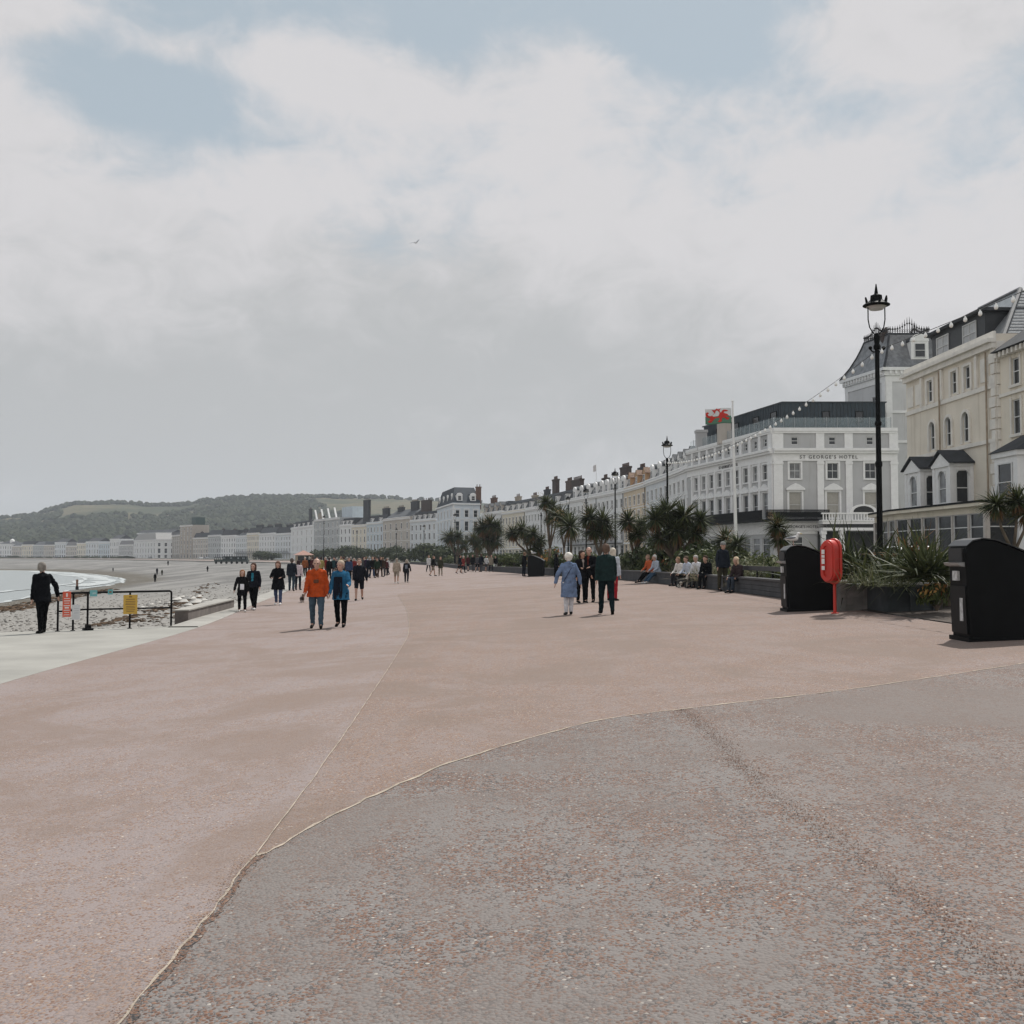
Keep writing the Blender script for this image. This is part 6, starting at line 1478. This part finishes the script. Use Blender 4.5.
def notice(label, pxc, z0, z1, w_, col, marks, mcol, yoff=-.05, off=0):
    r_ = thing('sign', label, 'sign', tuple(Vector((ra.x, ra.y, zR)) + d.normalized()*u(pxc)), math.atan2(d.y, d.x), 'notices on the railing')
    pl = MB(); pl.box(-w_/2, w_/2, yoff-.008, yoff, z0, z1); pl.build('plate', simple('sign_' + label.split()[0], col, .55, .06, 4), r_)
    mk = MB()
    for (cx, cz, ww, hh) in marks: mk.box(cx*w_-ww*w_/2, cx*w_+ww*w_/2, yoff-.011, yoff-.0082, z0+(z1-z0)*(cz-hh/2), z0+(z1-z0)*(cz+hh/2))
    if marks: mk.build('marks', simple('mark_%.1f' % mcol[0], mcol, .6), r_)
notice('orange-red warning notice with white lines on the left end of the railing', 65.3, .36, 1.0, .195, (.62,.10,.05), [(0,.86,.22,.14),(0,.72,.7,.025),(.02,.63,.75,.03),(0,.54,.6,.025),(0,.44,.78,.03),(0,.36,.5,.06),(0,.26,.72,.03),(0,.17,.6,.025),(0,.08,.7,.025)], (.70,.66,.64), -.05)
notice('plain white notice with faint lines low on the railing', 74.3, .28, .66, .19, (.56,.57,.58), [(0,.75,.6,.04),(0,.6,.7,.03),(0,.45,.6,.03)], (.42,.43,.45), -.06)
notice('yellow notice with dark lines of text in the middle of the railing', 127.8, .38, .88, .355, (.50,.31,.045), [(.0,.90,.22,.06),(0,.77,.62,.035),(0,.66,.7,.03),(0,.575,.66,.025),(0,.50,.7,.03),(0,.40,.6,.025),(0,.32,.66,.03),(0,.22,.7,.025),(0,.14,.55,.025)], (.16,.09,.03), -.05)
notice('small blue-green notice on the top rail left of the yellow notice', 91, .86, 1.02, .18, (.13,.36,.38), [(.1,.5,.5,.3)], (.3,.45,.46), -.045)
notice('second small blue-green notice further along the top rail', 107.5, .90, 1.03, .12, (.10,.33,.35), [(0,.5,.5,.3)], (.25,.45,.46), -.045)
# rusty marker post on the beach, concrete block, boulders
p_ = on_beach(77, 590); root = thing('marker_post', 'rusty marker post on a dark base at the water edge, seen above the railing', 'post', p_); k_ = p_.y/F
mb = MB(); mb.lathe([(1.6*k_,-1.0),(1.6*k_,2*k_+.1),(.9*k_,3*k_+.1)], 10); mb.build('base', IRON, root); mb = MB(); mb.lathe([(1.1*k_,3*k_+.1),(1.1*k_,9*k_),(1.3*k_,9*k_),(1.2*k_,10.5*k_)], 10); mb.build('post', simple('rust', (.20,.12,.09), .9, .3), root)
pa = Vector((-10.55,31.2,0)); pb2 = Vector((-11.0,37.5,0)); d2 = pb2-pa
mb = MB(); mb.box(0, 1, 0, 1, 0, 1); mb = MB(); mb.prism([(-9.75,29.7),(-9.45,30.0),(-10.15,37.5),(-10.7,37.5)], -1.4, -.0); o = mb.build('concrete_block', simple('shaded_concrete', (.13,.11,.10), .9, .3, 2, bump=.4, bscale=10)); tag(o, 'brown concrete block with shade in its colour at the kerb right of the railing', 'concrete block')  # block colour darkened to hold the shade of its camera-facing side
cp = MB(); cp.prism([(-9.8,29.65),(-9.42,29.97),(-10.12,37.55),(-10.75,37.55)], .002, .04); cp.build('cap', M_KERB, o)
BOUL = []
for i, (px, py, s) in enumerate([(150,605,.30),(158,603,.26),(168,604,.35),(176,601,.5),(183,603,.42),(181,598,.38),(190,600,.5),(197,598,.4),(196,604,.5),(203,601,.35),(166,609,.28),(142,608,.22),(206,606,.45),(188,606,.3)]):
    c = on_beach(px, py); mb = MB(); pebble(mb, (0,0,0), s, .6); o = mb.build('boulder', simple('pale_rock', (.48,.46,.43), .9, .2, 3, bump=.4, bscale=6)); o.location = c + Vector((0,0,s*.2)); tag(o, 'pale boulder lying on the shingle between the railing and the kerb', 'boulder', 'pale boulders on the shingle')
# far beach walkers
BW = [(157,575,7,'lone figure on the far beach, left one of a pair','navy'),(162,575.3,6,'figure in olive on the far beach, right one of a pair','olive'),(155,582,9,'figure nearest the yellow notice, standing on the far beach','black'),(113,572,4,'tiny figure crouching on the grey far shore','black'),(168,564.5,5,'tiny figure near the far promenade wall','black'),(207.5,571.5,6,'figure alone on dark sand beyond the boulders','black')]
pm_ = MB(); pm_.capsule((-.1,0,.06),.07,(-.09,0,.85),.11); pm_.capsule((.1,.15,.06),.07,(.09,0,.85),.11); pm_.capsule((-.06,0,.9),.16,(-.1,0,1.4),.14); pm_.capsule((.06,0,.9),.16,(.1,0,1.4),.14); pm_.capsule((-.2,0,1.4),.07,(-.28,.05,.85),.05); pm_.capsule((.2,0,1.4),.07,(.28,-.05,.85),.05); pm_.capsule((0,0,1.45),.06,(0,-.02,1.62),.1); pm_.ball((0,-.02,1.66),(.09,.1,.12))
for px, py, h, lb, cn in BW:
    c = on_beach(px, py); o = pm_.build('person', cloth('far_%.2f_%.2f_%.2f' % CN[cn], CN[cn]), None, True); o.location = c; s = h*c.y/F/1.78; o.scale = (s,)*3; tag(o, lb, 'person', 'walkers on the far beach')
# promenade shelter with a pyramid roof
c = ground(303.5, 567); Yk = 165.0; p0 = at(303.5, 566, Yk); k = Yk/F
root = thing('shelter', 'small tan promenade shelter with a pinkish pyramid roof', 'shelter', (p0.x, Yk, -.3), R(20))
mb = MB(); hw = 7.2*k; mb.box(-hw, hw, -hw, hw, 0, 14.0*k*.9); mb.build('wall', simple('shelter_tan', (.34,.27,.20), .9, .15), root)
mb = MB(); e = 9.2*k; z0 = 12.8*k; mb.add([(-e,-e,z0),(e,-e,z0),(e,e,z0),(-e,e,z0),(0,0,z0+4.8*k)], [(0,1,4),(1,2,4),(2,3,4),(3,0,4),(3,2,1,0)]); mb.build('roof', simple('shelter_roof', (.33,.19,.155), .85, .15), root)
for sd in (-1,1): mb = MB(); mb.box(sd*hw*.5-.5, sd*hw*.5+.5, -hw-.03, -hw-.01, .8, 1.9); mb.build('window', GLASS, root)
# landing stage drawn up on the far beach
p0 = at(234, 563.8, 330); k = 330/F
root = thing('landing_stage', 'long dark green boat landing stage drawn up on the far beach', 'landing stage', p0, R(8))
mb = MB(); mb.box(-18*k, 14*k, -3, 3, 2.2*k, 4.2*k); mb.box(-10*k, 13*k, -2.4, 2.4, 4.2*k, 7.5*k); mb.build('deck', simple('stage_green', (.02,.032,.03), .8, .3), root)
for i in range(7):
    x = (-16+i*5)*k; w_ = MB(); w_.M = Matrix.Translation((x,-3.2,1.2*k)) @ Matrix.Rotation(R(90),4,'X'); w_.lathe([(1.2*k,-.15),(1.2*k,.15)], 12); w_.build('wheel', IRON, root)
rl = MB()
for i in range(17): rl.box(-18*k+i*2*k, -18*k+i*2*k+.12, -3, -2.88, 4.2*k, 6.4*k)
rl.box(-18*k, 14*k, -3, -2.9, 6.4*k, 6.7*k); rl.build('railing', IRON, root)
for x in (-9.5, -3, 4, 9): q = MB(); q.box(x*k, (x+2)*k, -2.5, -2.42, 4.9*k, 6.6*k); q.build('window', simple('stage_pane', (.3,.33,.34), .3, .2), root)
# cars
def car(label, col, van=False):
    root = thing('parked_car', label, 'car', (0,0,0), 0, 'cars parked along the promenade road')
    bp = [(-2.1,.30),(2.1,.30),(2.15,.65),(2.0,.86),(1.1,.95),(.45,1.42),(-1.2,1.45),(-1.85,1.0),(-2.12,.88)]
    mb = MB(); mb.extr(bp, 'y', -.86, .86); o = mb.build('body', simple('car_%.2f' % col[0], col, .45, .05), root); bv = o.modifiers.new('b','BEVEL'); bv.width = .09; bv.segments = 3; bv.limit_method = 'ANGLE'
    gl2 = MB()
    for sd in (-1,1): gl2.extr([(1.0,.97),(.42,1.36),(-1.15,1.38),(-1.6,1.02)], 'y', sd*.862-.004, sd*.862+.004)
    gl2.quad((1.13,-.72,.98),(1.13,.72,.98),(.50,.68,1.40),(.50,-.68,1.40)); gl2.quad((-1.86,.72,1.03),(-1.86,-.72,1.03),(-1.25,-.68,1.42),(-1.25,.68,1.42)); gl2.build('window', GLASS, root)
    for x in (-1.3,1.35):
        for sd in (-1,1):
            w_ = MB(); w_.M = Matrix.Translation((x,sd*.80,.32)) @ Matrix.Rotation(R(90),4,'X'); w_.lathe([(.32,-.11),(.34,-.05),(.34,.05),(.32,.11)], 16); wo = w_.build('wheel', IRON, root)
            w_ = MB(); w_.M = Matrix.Translation((x,sd*.80,.32)) @ Matrix.Rotation(R(90),4,'X'); w_.lathe([(.2,-.115),(.2,.115)], 12); w_.build('rim', simple('rim', (.4,.4,.4), .3), wo)
    for sd in (-1,1): h = MB(); h.ball((2.08,sd*.6,.72), (.06,.16,.08), 8, 6); h.build('headlight', simple('lamp_glass', (.6,.6,.6), .1), root)
    return root
def along(Y, off):
    i = min(range(len(W0)), key=lambda k: abs(W0[k].y - Y)); t = (W0[i+1]-W0[i]).normalized(); nn = Vector((t.y,-t.x,0)); p = W0[i] + t*(Y-W0[i].y) + nn*off; return Vector((p.x, p.y, gz(p.x)+.21)), math.atan2(t.y, t.x)
CARW = car('white car parked behind the sword-leaved planter, before the sun lounge', (.6,.6,.6)); q, a = along(50, 12.9); q = Vector((20.3, 53, .66)); CARW.location = q; CARW.rotation_euler = (0,0,R(92))
CARD = car('tiny dark car on the far shore road below the cream house', (.03,.03,.035)); p = at(72, 556, 786); CARD.location = Vector((p.x, 786, -.3)); CARD.rotation_euler = (0,0,R(130))
CARS = car('tiny silver car below the hipped white hotel', (.3,.31,.33)); p = at(150, 556, 686); CARS.location = Vector((p.x, 686, -.3)); CARS.rotation_euler = (0,0,R(130))
for i, (px, Y, src, lb) in enumerate([(118,760,CARW,'tiny white van-like car on the far shore road below the white block'),(126,756,CARD,'tiny dark car on the far shore road next to the white one'),(56,815,CARD,'tiny dark car on the far shore road left of the suited man'),(5,900,CARD,'tiny dark car below the domed house'),(200,610,CARW,'tiny white car on the far road below the brown tower'),(206,602,CARS,'tiny silver car on the far road near the landing stage')]):
    p = at(px, 556, Y-14); dup(src, Vector((p.x, Y-14, -.3)), R(130), lb, 'cars parked along the promenade road')
# ------------------------------------------------------------------ planting
BARK = simple('palm_bark', (.13,.10,.075), .95, .35, 5, bump=.6, bscale=18)
LF_DARK = leafmat('cordyline_leaf', (.014,.022,.009), (.085,.095,.038), .5, .25); LF_BRN = leafmat('cordyline_dead', (.10,.055,.028), (.26,.15,.075), .8, .25); LF_FLR = leafmat('cordyline_flower', (.20,.12,.06), (.40,.30,.17), .9, .3)
LF_FLAX = leafmat('flax_leaf', (.020,.030,.012), (.10,.115,.055), .6, .2); LF_PALE = leafmat('pale_grass', (.17,.15,.10), (.36,.32,.23), .9, .3); LF_GREEN = leafmat('shrub_leaf', (.032,.046,.016), (.115,.132,.048), .5, .25)
LF_DSH = leafmat('dark_shrub_leaf', (.018,.028,.012), (.068,.082,.034), .5, .2); LF_GREY = leafmat('grey_shrub_leaf', (.09,.105,.06), (.24,.24,.15), .7, .25); LF_FLOW = leafmat('flower', (.30,.10,.05), (.50,.32,.10), .7, .2)
def blade(mb, o, dirv, L, w_, droop, segs=4, twist=0):
    o = Vector(o); d = Vector(dirv).normalized(); s = d.cross(Vector((0,0,1))); s = s.normalized() if s.length > .05 else Vector((1,0,0))
    if twist: s = (Matrix.Rotation(twist, 3, d) @ s)
    p = o.copy(); vs = []; 
    for i in range(segs+1):
        t = i/segs; ww = w_*(.55+1.6*t if t < .28 else (1-t)/.72)*.5 + .002
        vs += [p - s*ww, p + s*ww]
        d = (d + Vector((0,0,-droop/segs))).normalized(); p = p + d*(L/segs)
    mb.add(vs, [(2*i,2*i+1,2*i+3,2*i+2) for i in range(segs)])
def rdir(zmin, zmax, rg):
    z = rg.uniform(zmin, zmax); a = rg.uniform(0, 6.283); q = math.sqrt(max(0,1-z*z)); return Vector((q*math.cos(a), q*math.sin(a), z))
def head_mesh(n_, L, w_, seed, wind=.25, dead=.3, plume=0, lf=None):
    rg = random.Random(seed); mb = MB()
    for _ in range(n_):
        dv = rdir(-.45, 1, rg); dv = dv + Vector((-wind*rg.random(), 0, 0)); mb.m = 0
        blade(mb, dv*.08, dv, L*rg.uniform(.75,1.1), w_*rg.uniform(.8,1.2), rg.uniform(.25,1.1), 3, rg.uniform(-.6,.6))
    for _ in range(int(n_*dead)):
        dv = rdir(-.95, -.3, rg); mb.m = 1; blade(mb, dv*.06, dv, L*rg.uniform(.5,.8), w_, rg.uniform(.6,1.4), 3)
    if plume:      # dry flower sprays standing out of the head
        for _ in range(plume):
            dv = rdir(.1, .9, rg); c0 = dv*L*.55
            for _ in range(34):
                q = c0 + dv*rg.uniform(0, L*.45) + rdir(-1,1,rg)*.13; mb.m = 2; blade(mb, q, rdir(-.4,1,rg), .12, .022, .3, 2)
    return mb.mesh('crown', [lf or LF_DARK, LF_BRN, LF_FLR])
HEADS = [head_mesh(210, .95, .062, 1, .25, .35), head_mesh(200, .9, .065, 2, .3, .55, 4), head_mesh(220, 1.0, .065, 3, .25, .3), head_mesh(170, .95, .06, 4, .35, .4, 2, LF_FLAX)]
def cordyline(label, base, heads, hs=1.0, tr=.10):
    """branching cabbage palm: heads given as offsets from the base"""
    root = thing('cabbage_palm', label, 'palm', base, 0, 'cabbage palms in the planted beds')
    mb = MB(); fork = Vector((sum(h[0] for h in heads)/len(heads)*.35, 0, min(h[2] for h in heads)*.45))
    mb.tube([(0,0,-.1), (fork.x*.5+.04,0,fork.z*.5), fork], [tr*1.25, tr, tr*.85], 8)
    for h in heads:
        h = Vector(h[:3]); m1 = fork.lerp(h, .55) + Vector((h.x-fork.x, h.y, 0))*.18; mb.tube([fork, m1, h], [tr*.75, tr*.6, tr*.45], 7)
    mb.build('trunk', BARK, root, True)
    for i, h in enumerate(heads):
        o = link('crown', HEADS[rnd.randrange(4)], root, Vector(h[:3])); s = hs*(h[3] if len(h) > 3 else 1)*rnd.uniform(.9,1.1); o.scale = (s,s,s); o.rotation_euler = (0,0,rnd.uniform(0,6.28) if False else rnd.uniform(-.5,.5))
    return root
def inbed(px, Y, need):
    """move a plant out along its bearing until it stands inland of the seat wall"""
    Y0 = Y; u = (px-512)/F
    for _ in range(200):
        i = min(range(len(W0)), key=lambda k: abs(W0[k].y - Y)); a, b = W0[max(i-1,0)], W0[min(i+1,len(W0)-1)]
        xw = a.x + (b.x-a.x)*((Y-a.y)/max(1e-6,b.y-a.y))
        if u*Y - xw >= need*Y/Y0: break
        Y *= 1.01
    return Y, Y/Y0
def palm(label, px, Y, heads_px, hs=1.0, tr=.10, tx=None):
    """heads given as (column, row, size) seen at distance Y"""
    Y, kk = inbed(px, Y, 1.0); hs *= kk; tr *= kk
    hs *= .92; b = at(px, 556, Y); zb = gz(b.x)+.2; hd = []
    for hx, hy, s in heads_px:
        p = at(hx, hy, Y); hd.append((p.x-b.x, rnd.uniform(-.4,.4), p.z-zb, s))
    return cordyline(label, (b.x, Y, zb), hd, hs, tr)
palm('dark cabbage palm above the edge bin, before the white bay', 1012, 30, [(998,506,.85),(1018,502,.95),(1030,512,.9)], .85, .07)
palm('broad cabbage palm with many heads behind the second lamp', 672, 47, [(655,520,1),(668,514,1.1),(684,518,1.1),(700,521,1),(676,532,1),(694,534,.9),(660,538,.9)], 1.05, .12)
palm('two-headed cabbage palm left of the broad palm', 634, 54, [(628,522,1.1),(642,527,1),(636,536,.9)], 1.0, .11)
palm('round cabbage palm before the white terraces, above the man with papers', 600, 60, [(590,519,1.1),(603,522,1.1),(594,532,1.1),(608,531,.9)], 1.1, .12)
palm('single-trunk cabbage palm with a round drooping head', 571, 62, [(571,527,1.35)], 1.15, .10)
palm('slender leaning cabbage palm beside the single-trunk palm', 564, 66, [(560,518,1.15),(568,519,1)], 1.0, .09)
palm('tall twin-headed cabbage palm standing above all the bed palms', 549, 72, [(546,503,1.05),(553,507,1.1),(557,513,.9),(549,520,.7)], 1.0, .10)
palm('cabbage palm with three low heads by the far bin', 535, 78, [(513,534,1.1),(523,531,1.1),(530,538,1)], 1.15, .12)
palm('orange-brown headed cabbage palm right of the far bin', 541, 74, [(533,534,1),(541,541,1),(537,549,1)], 1.0, .12)
palm('many-headed cabbage palm left of the far bin', 489, 96, [(483,529,1.1),(490,526,1.1),(497,528,1),(487,539,1.2),(496,541,1.1)], 1.35, .16)
palm('small cabbage palm before the mansard hotel, right of its lamp', 477, 108, [(474,540,1.1),(479,545,1.1)], 1.3, .15)
palm('cabbage palm rising before the mansard hotel', 456, 120, [(450,538,1.1),(459,537,1),(464,545,1)], 1.5, .16)
palm('wind-swept pale cabbage palm behind the near litter bin', 780, 36, [(778,527,.9),(783,538,.9)], .85, .08)
palm('cabbage palm with a rust coloured head before the corner hotel', 731, 44, [(727,541,1.1),(736,545,1)], .95, .1)
# flax and sword-leaved clumps
def flax(label, px, Y, n_, L, w_, mats, zb=None, seed=0, lean=0, mix=.2, cat='plant', name='flax_plant', spread=.3):
    rg = random.Random(seed + 100); mb = MB(); b = at(px, 556, Y); z = (gz(b.x)+.3) if zb is None else zb
    for _ in range(n_):
        dv = rdir(.25, 1, rg) + Vector((lean*rg.random(), 0, 0)); mb.m = 1 if rg.random() < mix else 0
        blade(mb, (rg.gauss(0,spread),rg.gauss(0,spread),0), dv, L*rg.uniform(.6,1.1), w_*rg.uniform(.7,1.2), rg.uniform(.2,1.3), 5, rg.uniform(-.7,.7))
    o = mb.build(name, mats); o.location = (b.x, Y, z); return tag(o, label, cat, 'sword-leaved clumps in the beds')
flax('large dark flax clump leaning left at the foot of the nearest lamp', 853, 25.6, 300, 1.75, .085, [LF_DARK, LF_FLAX], .9, 1, -.45, .35)
flax('broad arching flax clump in the dark crate planter', 893, 23.4, 230, 1.4, .075, [LF_DARK, LF_FLAX], .95, 2, .1)
flax('big drooping sword-leaved plant left of the edge bin', 925, 21.5, 230, 1.25, .06, [LF_DARK, LF_FLAX], 1.15, 3, 0, .35, spread=.15)
flax('rust topped sword-leaved plant behind the crate planter', 912, 24.5, 110, 1.0, .05, [LF_BRN, LF_FLAX], 1.55, 4, 0, .45, spread=.2)
flax('spiky flax clump right of the standing capped man', 768, 38, 110, 1.3, .05, [LF_FLAX, LF_PALE], .7, 5, -.2)
flax('pale plumed grass clump between the flagpole and the near bin', 757, 36, 240, 1.0, .022, [LF_PALE, LF_GREY], .6, 6, -.3, .3, 'ornamental_grass', 'ornamental_grass')
flax('pale plumed grass clump left of the standing capped man', 706, 41, 200, 1.1, .022, [LF_PALE, LF_GREY], .6, 7, -.2, .3, 'ornamental_grass', 'ornamental_grass')
flax('pale grass tuft behind the shirted sitters', 690, 46, 160, .8, .02, [LF_PALE, LF_GREY], .55, 8, 0, .4, 'ornamental_grass', 'ornamental_grass')
flax('fine grey-green tuft spilling over the plank planter', 865, 22.7, 150, .55, .016, [LF_GREY, LF_GREEN], 1.0, 9, -.1, .4, 'ornamental_grass', 'ornamental_grass')
flax('fine green tuft at the left end of the crate planter', 888, 22.2, 170, .6, .016, [LF_GREY, LF_GREEN], .95, 10, 0, .5, 'ornamental_grass', 'ornamental_grass')
# leafy shrubs: leaf cards through the volume of an uneven crown
def shrub_mesh(seed, n_, leaf, mats, flowers=0, squash=.8):
    rg = random.Random(seed); mb = MB(); lobes = [(Vector((rg.uniform(-.5,.5), rg.uniform(-.4,.4), rg.uniform(.25,.6))), rg.uniform(.3,.5)) for _ in range(7)]
    for i in range(n_):
        c, r_ = rg.choice(lobes); dv = rdir(-.5, 1, rg); p = c + dv*(r_*rg.uniform(.45,1.08)); p.z = max(.02, p.z*squash)
        nrm = (dv + rdir(-1,1,rg)*.7).normalized(); a = nrm.orthogonal().normalized(); a = Matrix.Rotation(rg.uniform(0,6.28),3,nrm) @ a; b_ = nrm.cross(a); s = leaf*rg.uniform(.6,1.3)
        mb.m = 1 if rg.random() < flowers and dv.z > .1 else 0
        mb.add([p - a*s, p - b_*s*.45 + nrm*s*.1, p + a*s, p + b_*s*.45 + nrm*s*.1], [(0,1,2,3)])
    for c, r_ in lobes: mb.m = 2; mb.tube([(0,0,-.05), c*.5, c], [.035,.025,.012], 5)
    return mb.mesh('shrub', mats + [BARK])
SH = {'green':[shrub_mesh(s, 1100, .075, [LF_GREEN, LF_FLOW]) for s in (1,2)], 'dark':[shrub_mesh(s, 1100, .085, [LF_DSH, LF_FLOW]) for s in (3,4)], 'grey':[shrub_mesh(s, 1000, .07, [LF_GREY, LF_FLOW]) for s in (5,6)], 'flower':[shrub_mesh(7, 1000, .075, [LF_GREEN, LF_FLOW], .3)]}
adj = {'green':'leafy green','dark':'dark green','grey':'pale grey-green','flower':'orange flowering'}
def shrub(kind, px, Y, w_, h, where):
    Y, kk = inbed(px, Y, w_*.55+.3); w_ *= kk; h *= kk
    b = at(px, 556, Y); o = link('shrub', rnd.choice(SH[kind])); o.location = (b.x, Y, gz(b.x)+.12); o.scale = (w_/1.6, w_/1.6, h/.95); o.rotation_euler = (0,0,rnd.uniform(0,6.28))
    return tag(o, '%s shrub %s' % (adj[kind], where), 'shrub', 'shrubs in the planted beds')
shr = [('green',752,35,1.8,.95,'behind the fair haired woman on the wall'),('green',768,33,1.4,.75,'under the backrest plank left of the near bin'),('grey',742,37,1.7,1.15,'behind the backrest plank'),('dark',733,43,2.2,1.6,'below the rust headed palm'),('grey',716,40,1.4,1.0,'behind the standing capped man'),('dark',700,46,2.8,1.9,'under the broad palm, right side'),('dark',680,49,3.2,2.3,'under the broad palm, centre'),('dark',660,52,3.0,2.2,'under the broad palm, left side'),
 ('dark',643,56,2.6,1.7,'between the broad palm and the two-headed palm'),('green',648,53,1.6,.8,'low beside the orange jacket sitter'),('grey',638,56,1.8,.8,'low beside the woman in red trousers'),('dark',622,60,2.6,1.6,'behind the green jacket man'),('green',612,60,1.8,1.2,'left of the slim palm lamp base'),('dark',590,64,2.6,1.4,'under the round palm'),('green',578,64,2.0,1.2,'behind the man in black suit'),('dark',565,68,2.6,1.5,'under the slender leaning palm'),
 ('flower',556,70,2.4,1.6,'right of the far bin'),('green',547,70,2.0,1.0,'low at the right side of the far bin'),('flower',545,76,2.8,2.4,'below the tall twin palm'),('dark',530,80,3.0,1.8,'behind the far bin'),('green',518,82,3.0,1.6,'left of the far bin'),('dark',508,88,3.2,1.7,'left of the three-headed palm'),('green',498,94,3.4,1.6,'right of the many-headed palm base'),('dark',486,100,3.6,1.8,'under the many-headed palm'),('green',474,108,3.6,1.6,'under the small palm'),('dark',466,114,3.6,1.9,'left of the small palm'),
 ('dark',447,128,5.0,3.0,'round and large before the mansard hotel'),('dark',434,138,5.5,3.4,'round and largest, left of the mansard hotel lamp'),('dark',424,146,5.0,3.0,'round, next to the largest dark shrub'),('green',441,126,4.0,1.6,'low before the large round shrubs'),('green',458,118,3.6,1.5,'low before the mansard hotel palm'),('dark',405,170,5.0,2.2,'behind the beige couple'),('dark',393,178,5.5,3.4,'round, left of the beige couple'),('dark',382,186,5.0,3.0,'round, right of the crowd'),('dark',362,205,6.0,3.4,'behind the man in black shorts'),('dark',350,220,7.0,4.2,'tall behind the crowd'),('dark',336,236,6.5,3.6,'behind the blue jacket woman'),('dark',318,262,6.0,3.4,'right of the shelter'),('dark',272,330,7,3.4,'left of the shelter'),('dark',262,345,7,3.8,'beyond the black coat woman'),
 ('flower',850,25.2,1.2,1.1,'red-tinged between the lifebuoy and the flax'),('green',770,40,2.4,1.5,'tall between the near bin and the pale grasses'),('grey',748,41,2.2,1.4,'tall behind the pale grasses'),('green',712,47,2.4,1.7,'tall behind the black jacket sitter'),('grey',694,50,2.4,1.5,'tall behind the white shirt sitter'),('flower',672,53,2.4,1.6,'tall between the sitting groups'),('green',652,56,2.4,1.6,'tall behind the orange jacket sitter'),('grey',632,62,2.6,1.5,'tall right of the slim lamp'),('flower',604,68,2.6,1.7,'tall behind the green jacket man'),('green',588,72,2.8,1.9,'tall behind the papers man'),('dark',702,42,1.6,1.1,'low behind the sitters in the middle'),('green',664,47,1.6,1.0,'low behind the blue shirt sitter'),('flower',936,20.8,.9,.85,'with yellow-orange bloom in the gap left of the edge bin'),('grey',758,33.5,1.3,.95,'along the seat wall left of the near bin'),('green',724,39.5,1.5,.9,'just behind the fair haired woman'),('grey',786,31,1.5,1.25,'pale beside the near litter bin'),('green',841,26.2,1.5,1.35,'immediately left of the nearest lamp base'),('green',866,27,2.0,1.3,'behind the nearest lamp base'),('grey',884,26,1.8,1.2,'pale behind the crate planter'),('green',874,24.3,1.5,1.0,'leafy among the plank planter grasses'),('green',908,24.6,1.5,1.1,'leafy among the crate planter leaves'),('flower',860,26,1.5,1.1,'flowering low between lamp and planters'),('green',970,24,2.2,1.6,'tall behind the edge bin'),('grey',872,24,1.4,1.0,'filling the plank planter'),('dark',902,24.2,1.6,1.2,'filling the crate planter'),('green',828,26.5,1.6,1.3,'behind the lifebuoy'),('dark',812,29,1.8,1.4,'behind the near litter bin'),('green',792,30,1.6,1.2,'left behind the near litter bin'),('dark',948,23.5,1.8,1.5,'behind the edge bin')]
for a in shr: shrub(*a)
for i in range(15):      # hedges and small trees along the far shore road
    px = 3 + i*9.2; Y = 905 - i*11.5 - 16; b = at(px, 556, Y); o = link('hedge', SH['dark'][i % 2]); o.location = (b.x, Y, -.6); q = rnd.uniform(.7,1.3); o.scale = (5.5*q, 3.5, 2.6*q); o.rotation_euler = (0,0,rnd.uniform(0,6.28))
    tag(o, 'dark clipped hedge along the far shore road', 'hedge', 'hedges along the far shore road')
